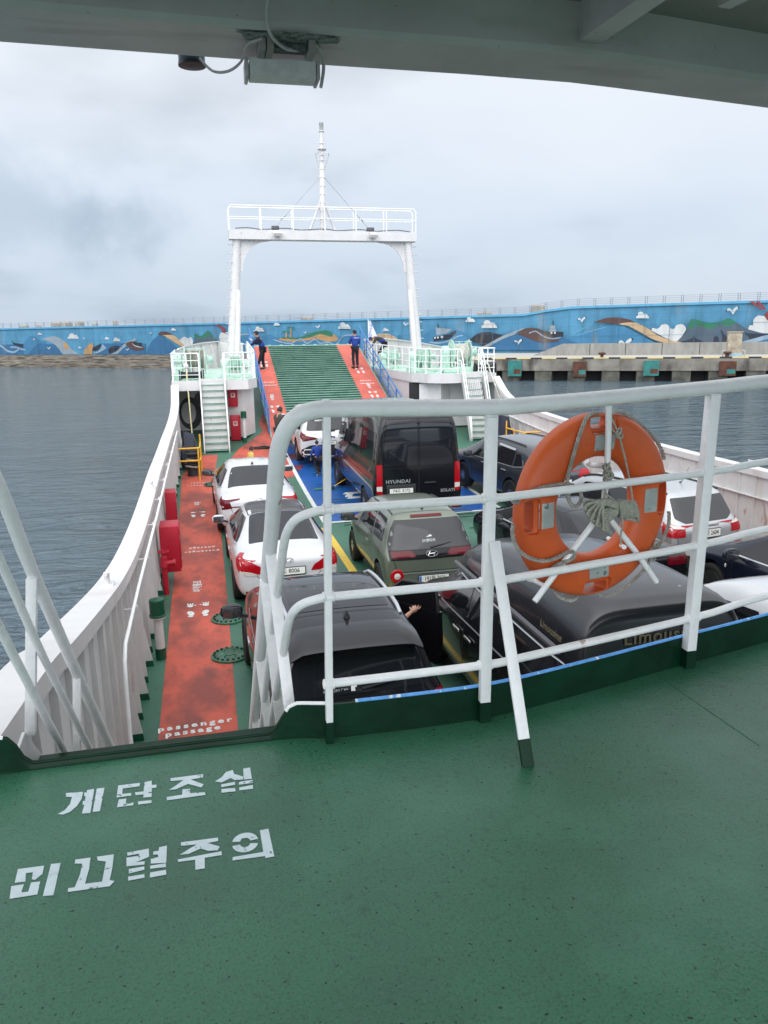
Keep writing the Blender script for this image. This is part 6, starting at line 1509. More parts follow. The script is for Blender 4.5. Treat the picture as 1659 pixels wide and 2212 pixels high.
# ---- 5 black van
L = 6.1
c5 = empty('black_van', label='tall black van with vertical red tail lamps and two rear doors, in the middle lane', cat='van', group='cars parked on the car deck')
VAN = [(0, .94, .42, 1.25, 1.30, .88), (.03, .97, .36, 1.3, 2.38, .84), (.10, .985, .34, 1.32, 2.62, .81), (.25, .99, .33, 1.33, 2.69, .81), (1.5, 1, .32, 1.33, 2.72, .82), (3.5, 1, .32, 1.3, 2.70, .82), (4.4, 1, .32, 1.25, 2.60, .76), (4.9, .99, .32, 1.2, 2.2, .78), (5.35, .98, .33, 1.12, 1.55, .80), (5.8, .93, .35, .95, 1.15, .76), (6.0, .85, .38, .8, .95, .70), (6.1, .75, .42, .7, .8, .66)]
_, bv = car_body(VAN, 2.04, (1.15, 4.85), .36, PBLACK, c5)
for s in (-1, 1):
    q = MB(); P_ = [(.03, 1.45), (.78, 1.45), (.76, 2.05), (.70, 2.42), (.03, 2.46)]
    if s < 0: P_ = mirx(P_)
    dpoly(q, bv, 'rear', P_, .04, .007, .07); q.build('rear_window', GLASS, c5, 60)
    q = MB(); P_ = [(.815, .78), (.945, .80), (.930, 1.50), (.815, 1.50)]
    if s < 0: P_ = mirx(P_)
    dpoly(q, bv, 'rear', P_, .02, .012, .05); lm = q.build('tail_lamp', LAMP, c5, 60)
    q = MB(); P_ = [(.82, .86), (.94, .87), (.94, .98), (.82, .98)]
    if s < 0: P_ = mirx(P_)
    dpoly(q, bv, 'rear', P_, .01, .016, .05); q.build('clear_segment', LAMPW, lm, 60)
q = MB(); dline(q, bv, 'rear', [(0, .55), (0, 2.55)], .012, .008); dline(q, bv, 'rear', [(-.82, 1.40), (.82, 1.40)], .010, .006); dline(q, bv, 'rear', [(-.82, .5), (-.82, 1.6), (-.78, 2.3), (-.7, 2.55), (.7, 2.55), (.78, 2.3), (.82, 1.6), (.82, .5)], .012, .006); q.build('door_gap', SHUT, c5, 0)
q = MB(); q.box((0, -.06, .45), (1.9, .18, .14), bev=.03); q.build('rear_bumper', TRIM, c5, 40)
for s in (-1, 1):
    q = MB(); q.box((s*.80, -.155, .45), (.2, .01, .06), bev=.004); q.build('reflector', LAMP, c5, 30)
yr_ = cast(bv, 'rear', -.4, 1.05, .008).y
text_mesh('maker_lettering', 'HYUNDAI', .115, Matrix.Translation((-.47, yr_-.002, 1.08)) @ Matrix.Rotation(R(90), 4, 'X'), SILVT, c5, .006, .003, 1.1)
text_mesh('model_lettering', 'SOLATI', .10, Matrix.Translation((.66, yr_+.002, .80)) @ Matrix.Rotation(R(90), 4, 'X'), SILVT, c5, .006, .003, 1.0)
q = MB(); q.box((-.40, yr_-.008, .88), (.66, .02, .26), bev=.01); q.build('plate_recess', TRIM, c5, 30); plate(c5, -.40, yr_-.022, .86, '74오 3172')
q = MB(); q.box((.25, yr_-.02, 1.02), (.26, .03, .04), bev=.01); q.build('door_handle', TRIM, c5, 30)
for sd_ in 'LR':
    for wpoly in ([(.3, 1.5), (1.6, 1.5), (1.6, 2.2), (.3, 2.2)], [(1.68, 1.5), (3.0, 1.48), (3.0, 2.2), (1.68, 2.2)], [(3.08, 1.48), (4.0, 1.45), (4.0, 2.18), (3.08, 2.2)], [(4.15, 1.42), (5.1, 1.35), (4.75, 1.95), (4.5, 2.1), (4.15, 2.15)]):
        q = MB(); dpoly(q, bv, sd_, wpoly, .05, .006, .12); q.build('side_window', GLASS, c5, 60)
    for g in ([(4.08, .4), (4.08, 2.3)], [(5.2, .5), (5.2, 1.4)], [(2.85, .4), (2.85, 2.3)], [(.3, 1.1), (4.0, 1.1)]):
        q = MB(); dline(q, bv, sd_, g, .012); q.build('panel_gap', SHUT, c5, 0)
q = MB(); dpoly(q, bv, 'top', [(-.74, 4.6), (.74, 4.6), (.80, 5.25), (-.80, 5.25)], .05, .006, .1); q.build('windshield', GLASS, c5, 60)
for s in (-1, 1):
    q = MB(); q.box((s*1.22, 4.95, 1.55), (.22, .12, .38), bev=.04); mr_ = q.build('mirror', TRIM, c5, 40)
    q = MB(); q.bar((s*1.0, 4.95, 1.62), (s*1.16, 4.95, 1.6), .04, .04); q.bar((s*1.0, 4.95, 1.42), (s*1.16, 4.95, 1.45), .04, .04); q.build('mirror_arm', TRIM, mr_, 0)
    [wheel(c5, s*1.0, y, .36, spokes=10) for y in (1.15, 4.85)]
place(c5, 4.95, 17.3, R(.6)); c5.scale = (1.10, 1, 1)

# ---- 6 olive small car
L = 3.6
c6 = empty('olive_small_car', label='small olive green hatchback with round bumper lamps, behind the tall black van', cat='car', group='cars parked on the car deck')
HB_ = [(0, .88, .40, .78, .84, .72), (.04, .95, .32, .88, .94, .74), (.12, .985, .28, .97, 1.05, .77), (.26, .99, .25, .98, 1.36, .78), (.38, .99, .24, .98, 1.50, .76), (.52, .99, .23, .98, 1.555, .75), (1.4, .98, .21, .97, 1.57, .75), (2.1, .98, .21, .95, 1.54, .75), (2.45, .99, .21, .93, 1.44, .75), (2.85, 1, .22, .92, 1.06, .80), (3.3, .97, .24, .86, .95, .80), (3.52, .90, .28, .74, .80, .74), (3.6, .80, .34, .6, .64, .66)]
_, bv = car_body(HB_, 1.62, (.62, 3.02), .32, POLIVE, c6)
q = MB(); dpoly(q, bv, 'rear', [(-.73, .88), (-.70, .84), (.70, .84), (.73, .88), (.71, 1.08), (.64, 1.30), (.56, 1.44), (-.56, 1.44), (-.64, 1.30), (-.71, 1.08)], .03, .006, .05); q.build('rear_window', GLASS, c6, 60)
q = MB(); dpoly(q, bv, 'rear', [(-.725, .86), (-.70, .83), (.70, .83), (.725, .86), (.72, .985), (-.72, .985)], .02, .0085, .05); q.build('gloss_black_belt', mat('gloss_black', (.008, .008, .010), .12, ior=1.35), c6, 60)
for s in (-1, 1):
    q = MB(); P_ = [(.26, .87), (.67, .86), (.70, .97), (.34, .97)]
    if s < 0: P_ = mirx(P_)
    dpoly(q, bv, 'rear', P_, .02, .010, .04); q.build('tail_lamp', LAMPD, c6, 60)
    cp = cast(bv, 'rear', s*.60, .56, .0)
    q = MB(); q.lathe([(0, .002), (.115, .002), (.12, .02), (.10, .035), (.06, .03)], (cp.x, cp.y+.015, cp.z), (0, -1, 0), 24, mi=0); q.lathe([(.06, .028), (.035, .038), (0, .045)], (cp.x, cp.y+.015, cp.z), (0, -1, 0), 20, mi=1); q.build('round_lamp', [LAMP, LAMPW], c6, 50)
q = MB(); dpoly(q, bv, 'rear', [(-.28, 1.465), (.28, 1.465), (.27, 1.50), (-.27, 1.50)], .01, .012, .05); q.build('high_brake_lamp', LAMPD, c6, 60)
emblem(c6, 0, cast(bv, 'rear', 0, .90, .014).y-.012, .92, .10, R(-10)); wiper(c6, bv, -.0, 1.00, .36, 1.06)
text_mesh('sticker_lettering', 'SK렌터카', .06, Matrix.Translation((-.02, cast(bv, 'rear', 0, 1.10, .012).y-.006, 1.11)) @ Matrix.Rotation(R(72), 4, 'X'), LINEW, c6, .001, .001)
q = MB(); q.add([cast(bv, 'rear', x, z, .012) for x, z in [(-.06, 1.16), (.02, 1.20), (.05, 1.17)]], [(0, 1, 2)]); q.build('sticker', LINEW, c6, 0)
q = MB(); dline(q, bv, 'rear', [(-.66, .84), (-.60, .66), (-.52, .62), (.52, .62), (.60, .66), (.66, .84)], .01, .004); q.build('tailgate_gap', SHUT, c6, 0); q = MB(); dline(q, bv, 'top', [(-.58, .50), (.58, .50)], .01, .004); q.build('tailgate_gap', SHUT, c6, 0)
q = MB(); dline(q, bv, 'rear', [(-.55, .60), (.55, .60)], .02, .010); q.build('silver_trim', SILVT, c6, 40)
plate(c6, .03, cast(bv, 'rear', 0, .50, .012).y-.006, .49, '191허 7621', euro=True, size=.10, sx=.80)
std_sides(c6, bv, [[(.52, 1.04), (1.22, 1.01), (1.22, 1.42), (.60, 1.42)], [(1.32, 1.0), (2.45, .98), (2.18, 1.38), (1.32, 1.43)]], [[(1.27, .3), (1.27, 1.0)], [(2.42, .3), (2.42, .98)], [(.55, 1.0), (.62, .65), (.95, .55)]], [(1.45, .84)], hm=POLIVE)
q = MB(); [dpoly(q, bv, sd_, [(0.02, .24), (3.4, .24), (3.4, .34), (2.6, .36), (1.0, .36), (.1, .38)], 0, .005, .1) for sd_ in 'LR']; q.build('sill_cladding', TRIM, c6, 60)
for s in (-1, 1):
    mirror(c6, s*.82, 2.38, 1.08, TRIM, 1.1); [wheel(c6, s*.80, y, .315, spokes=5) for y in (.62, 3.02)]
    q = MB(); q.tube([cast(bv, 'top', s*.55, .55+k*.2, .012) for k in range(8)], .014, 6); q.build('roof_rail', TRIM, c6, 60)
fin(c6, 0, .62, cast(bv, 'top', 0, .66, 0).z, .9); place(c6, 3.60, 11.78, R(-.5))

# ---- 7 slate SUV to starboard
L = 4.7
c7 = empty('slate_suv', label='dark slate SUV with chrome window line parked at an angle near the starboard stairs', cat='car', group='cars parked on the car deck')
_, bv = car_body(SUV(L, 1.68, 1.06), 1.88, (1.0, 3.7), .37, PSLATE, c7)
q = MB(); dpoly(q, bv, 'rear', [(-.68, 1.17), (.68, 1.17), (.60, 1.50), (-.60, 1.50)], .06, .006, .05); q.build('rear_window', GLASS, c7, 60)
for s in (-1, 1):
    q = MB(); P_ = [(.44, .92), (.84, .88), (.87, 1.06), (.60, 1.10)]
    if s < 0: P_ = mirx(P_)
    dpoly(q, bv, 'rear', P_, .02, .008, .05); dpoly(q, bv, 'R' if s > 0 else 'L', [(.03, .90), (.05, 1.06), (.42, 1.12), (.3, .98)], .02, .007, .05); q.build('tail_lamp', LAMP, c7, 60)
    q = MB(); pts = [cast(bv, 'top', s*.60, .8+k*.2, .03) for k in range(11)]; q.tube(pts, .018, 8); q.build('roof_rail', TRIM, c7, 60)
q = MB(); dpoly(q, bv, 'rear', [(-.84, .28), (.84, .28), (.84, .44), (-.84, .44)], .02, .005, .06); q.build('lower_trim', TRIM, c7, 60)
plate(c7, 0, cast(bv, 'rear', 0, .84, .012).y, .80, '28가 4686', tilt=R(-4)); emblem(c7, 0, cast(bv, 'rear', 0, 1.0, .01).y, 1.02, .08, R(-15))
SWS = [[(.55, 1.16), (.95, 1.11), (1.0, 1.42), (.80, 1.42)], [(1.03, 1.10), (2.0, 1.08), (2.0, 1.50), (1.08, 1.47)], [(2.06, 1.08), (3.2, 1.05), (2.80, 1.42), (2.06, 1.50)]]
std_sides(c7, bv, SWS, GP, [(1.35, .95), (2.45, .95)], chromeline=[(.62, 1.30), (.50, 1.16), (.9, 1.09), (3.25, 1.03)])
q = MB(); [dline(q, bv, 'L', p_, .05, .012) for p_ in ([(1.1, 1.50), (1.95, 1.53)], [(2.1, 1.53), (2.7, 1.47)])]; q.build('rain_visor', SILVT, c7, 40)
for s in (-1, 1): mirror(c7, s*.92, 3.08, 1.12, PSLATE, 1.1); [wheel(c7, s*.92, y, .37, spokes=10) for y in (1.0, 3.7)]
fin(c7, 0, .75, cast(bv, 'top', 0, .8, 0).z, 1.0); place(c7, 8.72, 17.35, R(7.5))

# ---- 8 black sedan
L = 4.9
c8 = empty('black_sedan', label='black sedan seen through the lifebuoy ring, ahead of the dark high-roof limousine', cat='car', group='cars parked on the car deck')
_, bv = car_body(SEDAN(L, 1.47, .97), 1.87, (1.05, 3.95), .35, PBLACK, c8)
q = MB(); dpoly(q, bv, 'top', [(-.64, .68), (.64, .68), (.58, 1.1), (.52, 1.5), (-.52, 1.5), (-.58, 1.1)], .06); q.build('rear_window', GLASS, c8, 60)
q = MB(); dpoly(q, bv, 'top', [(-.53, 1.62), (.53, 1.62), (.55, 2.9), (-.55, 2.9)], .04, .004); q.build('roof_glass', RGL, c8, 60)
q = MB(); dpoly(q, bv, 'top', [(-.55, 3.05), (.55, 3.05), (.68, 3.65), (-.68, 3.65)], .05); q.build('windshield', GLASS, c8, 60)
std_sides(c8, bv, [[(1.10, 1.05), (1.35, 1.02), (2.15, 1.0), (2.15, 1.33), (1.65, 1.34)], [(2.21, 1.0), (2.95, .98), (3.40, .99), (2.85, 1.30), (2.21, 1.35)]], GP, [(1.5, .84), (2.45, .84)], chromeline=[(1.0, 1.07), (1.35, .99), (3.4, .965)])
for s in (-1, 1):
    q = MB(); P_ = [(.40, .82), (.84, .80), (.86, .96), (.42, .95)]
    if s < 0: P_ = mirx(P_)
    dpoly(q, bv, 'rear', P_, .02, .008, .05); q.build('tail_lamp', LAMPD, c8, 60); mirror(c8, s*.90, 3.12, 1.02, PBLACK); [wheel(c8, s*.91, y, .36, spokes=8) for y in (1.05, 3.95)]
plate(c8, 0, cast(bv, 'rear', 0, .7, .012).y, .7, ''); fin(c8, 0, 1.55, cast(bv, 'top', 0, 1.6, 0).z, 1.2); place(c8, 6.72, 10.35, R(5))

# ---- 9 silver people carrier
L = 4.65
c9 = empty('silver_people_carrier', label='silver people carrier with square red tail lamps next to the starboard bulwark', cat='car', group='cars parked on the car deck')
_, bv = car_body(SUV(L, 1.63, 1.0), 1.80, (.95, 3.7), .35, PSILV, c9)
q = MB(); dpoly(q, bv, 'rear', [(-.68, 1.12), (-.5, 1.03), (.5, 1.03), (.68, 1.12), (.62, 1.46), (-.62, 1.46)], .04, .006, .05); q.build('rear_window', GLASSD, c9, 60)
for s in (-1, 1):
    q = MB(); P_ = [(.55, .80), (.85, .80), (.86, .98), (.84, 1.06), (.55, .96)]
    if s < 0: P_ = mirx(P_)
    dpoly(q, bv, 'rear', P_, .02, .008, .05); dpoly(q, bv, 'R' if s > 0 else 'L', [(.04, .82), (.05, 1.0), (.30, 1.04), (.24, .82)], .02, .008, .05); lm = q.build('tail_lamp', LAMP, c9, 60)
    q = MB(); P_ = [(.56, .945), (.84, .965), (.845, 1.04), (.57, .975)]
    if s < 0: P_ = mirx(P_)
    dpoly(q, bv, 'rear', P_, .01, .012, .05); q.build('clear_segment', LAMPW, lm, 60)
    q = MB(); pts = [cast(bv, 'top', s*.60, .5+k*.25, .02) for k in range(11)]; q.tube(pts, .02, 8); q.build('roof_rail', TRIM, c9, 60)
    mirror(c9, s*.88, 3.1, 1.05, PSILV); [wheel(c9, s*.88, y, .34, spokes=5) for y in (.95, 3.7)]
q = MB(); q.box((0, cast(bv, 'rear', 0, .96, 0).y-.004, .965), (.5, .02, .05), bev=.01); q.build('chrome_grip', CHROME, c9, 30)
plate(c9, 0, cast(bv, 'rear', 0, .82, .012).y-.01, .83, '31라 2604', w=.50, h=.14, size=.12, sx=.8, tilt=R(-5))
q = MB(); dpoly(q, bv, 'rear', [(-.84, .24), (.84, .24), (.84, .46), (-.84, .46)], .02, .005, .06); q.build('lower_trim', TRIM, c9, 60)
q = MB(); dline(q, bv, 'rear', [(-.45, .37), (-.40, .40), (.40, .40), (.45, .37)], .05, .012); q.build('skid_trim', SILVT, c9, 40)
q = MB(); dline(q, bv, 'rear', [(-.74, 1.0), (-.70, .62), (-.62, .54), (.62, .54), (.70, .62), (.74, 1.0)], .01, .004); q.build('tailgate_gap', SHUT, c9, 0)
std_sides(c9, bv, [[(.40, 1.10), (.95, 1.06), (1.0, 1.42), (.55, 1.42)], [(1.03, 1.05), (2.0, 1.03), (2.0, 1.46), (1.08, 1.45)], [(2.06, 1.03), (3.2, 1.0), (2.80, 1.38), (2.06, 1.46)]], GP, [(1.35, .88), (2.45, .88)])
p = cast(bv, 'top', .12, .95, 0); q = MB(); q.tube([p, p+Vector((.0, -.05, .03)), p+Vector((.05, -.16, .32))], [.02, .008, .003], 6); q.build('rod_antenna', TRIM, c9, 60)
place(c9, 9.02, 11.95, R(9))

# ---- 10 navy car at the right edge
L = 4.55
c10 = empty('navy_sedan', label='dark navy sedan at the right edge, its front wheel and door mirror showing', cat='car', group='cars parked on the car deck')
_, bv = car_body(SEDAN(L, 1.46, .96), 1.80, (.95, 3.62), .34, PNAVY, c10)
q = MB(); dpoly(q, bv, 'top', [(-.55, 2.85), (.55, 2.85), (.66, 3.38), (-.66, 3.38)], .05); q.build('windshield', GLASS, c10, 60)
q = MB(); dpoly(q, bv, 'top', [(-.62, .62), (.62, .62), (.51, 1.48), (-.51, 1.48)], .06); q.build('rear_window', GLASS, c10, 60)
std_sides(c10, bv, [[(1.02, 1.04), (1.30, 1.01), (1.98, .99), (1.98, 1.32), (1.55, 1.33)], [(2.04, .99), (2.78, .97), (3.22, .98), (2.72, 1.29), (2.04, 1.34)]], GP, [(1.42, .82), (2.30, .82)], chromeline=[(.98, 1.02), (1.3, .975), (3.3, .95)])
for s in (-1, 1):
    mirror(c10, s*.88, 2.98, 1.02, PNAVY, 1.2); [wheel(c10, s*.875, y, .335, spokes=5, rim=mat('dark_rim', (.10, .10, .11), .35, .8)) for y in (.95, 3.62)]
    q = MB(); P_ = [(.50, .60), (.76, .66), (.74, .74), (.48, .68)]
    if s < 0: P_ = mirx(P_)
    dpoly(q, bv, 'front', P_, .02, .008, .05); dpoly(q, bv, 'R' if s > 0 else 'L', [(4.1, .66), (4.45, .58), (4.42, .68), (4.05, .76)], .02, .008, .05); q.build('headlamp', LAMPW, c10, 60)
    pz_ = cast(bv, 'R' if s > 0 else 'L', 3.28, .74, .008); q = MB(); q.lathe([(0, 0), (.035, 0), (.03, .008), (0, .012)], pz_, (s, 0, 0), 14, sx=.6); q.build('side_repeater', LAMPW, c10, 50)
place(c10, 9.30, 7.15, R(4))

# ---- 11 white car at the lower right
L = 4.6
c11 = empty('white_car', label='white car roof just above the deck coaming at the right edge, beside the limousine', cat='car', group='cars parked on the car deck')
_, bv = car_body(SUV(L, 1.60, .98), 1.82, (.95, 3.65), .35, PWHITE, c11)
q = MB(); dpoly(q, bv, 'top', [(-.58, 3.0), (.58, 3.0), (.70, 3.55), (-.70, 3.55)], .05); q.build('windshield', GLASS, c11, 60)
q = MB(); dpoly(q, bv, 'rear', [(-.66, 1.08), (.66, 1.08), (.60, 1.42), (-.60, 1.42)], .06, .006, .05); q.build('rear_window', GLASS, c11, 60)
std_sides(c11, bv, [[(.50, 1.06), (1.9, 1.02), (1.9, 1.42), (.70, 1.40)], [(1.96, 1.02), (3.1, .98), (2.7, 1.36), (1.96, 1.42)]], GP, [(1.3, .87), (2.3, .87)])
for s in (-1, 1): mirror(c11, s*.88, 3.0, 1.05, PWHITE); [wheel(c11, s*.89, y, .34, spokes=5) for y in (.95, 3.65)]
place(c11, 6.62, 4.9, R(0))

# ---- 12 dark limousine van with a raised roof
L = 5.1
c12 = empty('limousine_van', label='large dark limousine van with a high rounded roof box and gold lettering on its tail', cat='van', group='cars parked on the car deck')
LIM = [(0, .88, .38, .95, 1.0, .70), (.04, .95, .30, 1.08, 1.18, .76), (.08, .98, .27, 1.10, 1.55, .78), (.3, .99, .25, 1.10, 1.66, .78), (.5, 1, .24, 1.10, 1.72, .78), (1.8, 1, .22, 1.08, 1.76, .78), (2.9, 1, .22, 1.05, 1.74, .78), (3.4, 1, .22, 1.03, 1.62, .77), (4.05, .99, .23, 1.0, 1.16, .82), (4.7, .95, .26, .90, 1.0, .80), (5.0, .87, .30, .76, .84, .74), (5.1, .76, .36, .64, .68, .66)]
PLIM = paintm('limousine_paint', (.008, .008, .010), ior=1.3)
_, bv = car_body(LIM, 1.99, (1.0, 4.05), .36, PLIM, c12)
# roof box
q = MB(); secs = [(.010, .76, 1.54, 1.60), (.02, .80, 1.53, 1.98), (.045, .815, 1.53, 2.08), (.10, .82, 1.52, 2.135), (.22, .825, 1.52, 2.16), (.6, .83, 1.55, 2.175), (1.0, .83, 1.58, 2.175), (2.2, .83, 1.60, 2.12), (2.9, .82, 1.60, 2.02), (3.25, .79, 1.60, 1.86), (3.45, .74, 1.60, 1.70)]
vs = []; rws = []
for (y, w_, z0, z1) in secs:
    row = []
    for k in range(25):
        a = math.pi*k/24; cx_ = math.cos(a); sz_ = math.sin(a)
        row.append((w_*math.copysign(abs(cx_)**.30, cx_)*(1-.09*abs(sz_)), y, z0+(z1-z0)*abs(sz_)**.42))
    rws.append(row)
RB = mat('roof_box_gelcoat', (.016, .016, .020), .22, coat=.25, var=.12, vscale=2, ior=1.55)
add_speckle(RB, (.35, .35, .36), 7, .70, .02, 6, (1, .5, 1), .6)
q.grid(rws); q.add(rws[0], [tuple(range(25))]); q.add(rws[-1], [tuple(range(25))[::-1]]); rb_ = q.build('raised_roof', RB, c12, 50)
bm = bmesh.new(); bm.from_mesh(rb_.data); bvr = BVHTree.FromBMesh(bm); bm.free()
GOLD = mat('gold_lettering', (.30, .25, .16), .35, .6)
text_mesh('tail_lettering', 'Limousine', .175, Matrix.Translation((-.02, cast(bvr, 'rear', 0, 1.84, .004).y-.010, 1.84)) @ Matrix.Rotation(R(88), 4, 'X'), GOLD, c12, .008, .001, 1.12)
for s in (-1, 1):
    text_mesh('side_lettering', 'Limousine', .105, Matrix.Translation((s*.822, .62, 1.73)) @ Matrix.Rotation(R(90) if s > 0 else R(-90), 4, 'Z') @ Matrix.Rotation(R(90-6), 4, 'X'), GOLD, c12, .006, .001, 1.05)
    q = MB(); rows = [[(s*(.84), .35+k*.3, 1.60), (s*.872, .35+k*.3, 1.60), (s*.872, .35+k*.3, 1.63), (s*.84, .35+k*.3, 1.65)] for k in range(11)]; q.grid(rows); q.build('roof_gutter', mat('gutter_grey', (.10, .10, .11), .35, .3), c12, 30)
    q = MB(); pts = [cast(bv, 'R' if s > 0 else 'L', .25+k*.33, 1.50, .012) for k in range(10)]; q.tube(pts, .012, 6); q.build('window_drip_rail', SILVT, c12, 50)
q = MB(); dpoly(q, bv, 'rear', [(-.76, 1.15), (.76, 1.15), (.70, 1.50), (-.70, 1.50)], .05, .006, .06); q.build('rear_window', GLASSD, c12, 60)
std_sides(c12, bv, [[(.35, 1.16), (1.45, 1.14), (1.45, 1.50), (.5, 1.50)], [(1.52, 1.14), (2.62, 1.11), (2.62, 1.52), (1.52, 1.52)], [(2.70, 1.11), (3.72, 1.07), (3.32, 1.42), (3.1, 1.50), (2.70, 1.52)]], [[(2.66, .3), (2.66, 1.1)], [(1.48, .4), (1.48, 1.12)], [(3.8, .35), (3.8, 1.04)]], [(2.44, .93), (2.85, .92)], hm=CHROME, chromeline=[(.3, 1.13), (1.5, 1.10), (3.8, 1.03)])
for s in (-1, 1):
    q = MB(); P_ = [(.62, .90), (.90, .86), (.93, 1.10), (.80, 1.13)]
    if s < 0: P_ = mirx(P_)
    dpoly(q, bv, 'rear', P_, .02, .008, .05); q.build('tail_lamp', LAMPD, c12, 60); mirror(c12, s*.98, 3.62, 1.13, PLIM, 1.15); [wheel(c12, s*.98, y, .36, spokes=10, rim=mat('bronze_rim', (.42, .36, .24), .25, .9)) for y in (1.0, 4.05)]
    q = MB(); dline(q, bv, 'R' if s > 0 else 'L', [(.3, .40), (1.4, .38), (3.6, .38)], .02, .010); q.build('sill_chrome', GOLD, c12, 40)
q = MB(); dpoly(q, bv, 'top', [(-.62, 3.52), (.62, 3.52), (.74, 4.0), (-.74, 4.0)], .05); q.build('windshield', GLASSD, c12, 60)
plate(c12, 0, cast(bv, 'rear', 0, .8, .012).y, .8, '')
place(c12, 3.92, 5.66, R(0))
# ratchet strap lashing the van
ls = empty('lashing_strap', (4.1, 20.6, zd(20.6)), 0, 'yellow lashing strap with a blue ratchet from the van wheel to the blue deck', 'strap')
pA = ondeck(718, 1057)-ls.location; pB = ondeck(757, 1028, .35)-ls.location
q = MB(); q.bar(pA+Vector((0, 0, .06)), pB, .05, .006); q.build('webbing', YEL, ls, 0)
q = MB(); q.box(pA+Vector((-.12, -.02, .06)), (.36, .10, .08), R(10), bev=.02); q.build('ratchet', mat('ratchet_dark', (.03, .06, .12), .4), ls, 30)
q = MB(); q.tube([pA+Vector((-.3, -.02, .05)), pA+Vector((-.55, -.06, .03))], .02, 6); q.build('hook', mat('ratchet_green', (.1, .3, .08), .5), ls, 30)
# deck lashing rings
LR_ = MB(); n_ = 0
for (x, y) in [(px_, py_) for px_ in (2.35, 3.35, 5.0) for py_ in (9.5, 12.9, 15.9, 19.6)]+[(2.3, 20.7), (2.33, 19.9), (7.9, 16), (7.9, 19)]:
    t_ = empty('lashing_ring', (x, y, zd(y)), 0, 'small dark lashing ring lying on the green car deck', 'lashing ring', 'lashing rings on the car deck')
    if n_ == 0: q = MB(); q.tube([(.075*math.cos(a), .06*math.sin(a), .015+.01*math.sin(a)) for a in [k*math.pi/8 for k in range(16)]], .014, 6, closed=True); q.lathe([(.04, 0), (.035, .02), (0, .03)], (0, .07, 0), n=8); r0_ = q.build('ring', BLACK, t_, 50)
    else: o = r0_.copy(); COL.objects.link(o); o.parent = t_
    n_ += 1
# ================================================================== STENCILLED WARNING ON THE UPPER DECK
STW = mat('stencil_paint', (.62, .72, .76), .5, var=.06, vscale=20)
add_speckle(STW, (.07, .16, .12), 38, .63, .04, 5, None, .95)
add_speckle(STW, (.2, .32, .28), 9, .62, .10, 6, None, .8)
T1 = [
 [(118,245),(252,236),(240,290),(205,345),(150,392),(95,413),(55,408),(110,378),(150,330),(165,275),(118,275)],
 [(282,222),(338,213),(330,268),(308,400),(242,405),(262,335),(248,338),(250,308),(266,305),(272,270),(258,268),(262,240),(280,242)],
 [(358,210),(418,204),(382,386),(326,392)],
 [(525,186),(695,166),(690,192),(560,210),(556,252),(628,245),(625,265),(512,280)],
 [(530,295),(588,288),(584,328),(645,318),(640,340),(515,356)],
 [(730,160),(785,148),(786,182),(824,180),(820,203),(786,207),(784,275),(720,280),(722,255),(660,262),(655,240),(722,232)],
 [(680,310),(784,300),(784,322),(680,335)],
 [(932,130),(1185,98),(1184,124),(1088,140),(1190,178),(1170,202),(1068,174),(975,215),(920,222),(985,178),(1030,144),(932,152)],
 [(1024,216),(1084,212),(1082,246),(1200,238),(1202,260),(902,302),(902,276),(1022,258)],
 [(1362,82),(1415,66),(1425,95),(1500,118),(1494,140),(1430,144),(1400,128),(1330,162),(1276,155),(1330,122)],
 [(1496,56),(1550,46),(1564,134),(1502,140)],
 [(1326,178),(1432,158),(1434,180),(1326,200)], [(1328,214),(1434,206),(1436,232),(1328,243)],
 [(1462,158),(1570,142),(1572,166),(1464,180)], [(1466,202),(1572,182),(1572,212),(1466,224)]]
T2 = [
 [(105,272),(258,252),(248,300),(205,335),(186,332),(192,290),(152,296),(148,345),(86,352)],
 [(66,372),(140,360),(125,408),(165,404),(182,350),(235,344),(218,420),(56,446)],
 [(298,242),(354,236),(312,424),(250,430)],
 [(440,216),(528,205),(520,270),(496,358),(596,345),(618,228),(570,222),(566,200),(664,186),(656,262),(640,336),(668,342),(640,372),(395,406),(398,384),(436,378),(468,300),(480,240),(436,240)],
 [(742,176),(868,152),(870,200),(792,232),(845,226),(842,246),(738,256),(738,206),(810,194),(812,182),(744,194)],
 [(928,145),(974,135),(970,235),(880,240),(880,212),(924,202),(920,186),(894,188),(894,170),(926,165)],
 [(752,272),(842,256),(842,276),(752,298)], [(876,252),(968,238),(968,260),(876,270)],
 [(748,316),(842,302),(844,322),(748,340)], [(876,292),(968,276),(970,304),(874,322)],
 [(1056,116),(1272,88),(1272,108),(1210,120),(1282,140),(1270,162),(1215,166),(1170,152),(1100,184),(1050,188),(1110,150),(1150,128),(1056,136)],
 [(1036,216),(1292,168),(1294,190),(1194,206),(1194,268),(1140,276),(1138,218),(1040,230)],
 [(1516,46),(1566,36),(1600,198),(1548,208),(1546,196),(1356,222),(1358,202),(1536,172)]]
def ringhalf(cx, cy, rx, ry, ix, iy, a0, a1, sk=-.12):
    o = [(cx+rx*math.cos(a), cy+ry*math.sin(a)+sk*rx*math.cos(a)) for a in [R(a0+(a1-a0)*k/10) for k in range(11)]]
    i = [(cx+ix*math.cos(a), cy+iy*math.sin(a)+sk*ix*math.cos(a)) for a in [R(a1+(a0-a1)*k/10) for k in range(11)]]
    return o+i
T2 += [ringhalf(1430, 112, 76, 52, 30, 22, 188, 352), ringhalf(1430, 122, 76, 52, 30, 22, 8, 172)]
q = MB()
for P, sc, ox, oy in ((T1, .27778, 109.7, 1645.8), (T2, .37037, 0, 1777.5)):
    for poly in P:
        v, f = tri_poly([tuple(onz(ox+x*sc, oy+y*sc, UD))[:2] for x, y in poly]); q.add([(a, b_, UD+.0015) for a, b_ in v], f)
tag(q.build('stencilled_warning', STW, smooth=0), kind='structure')

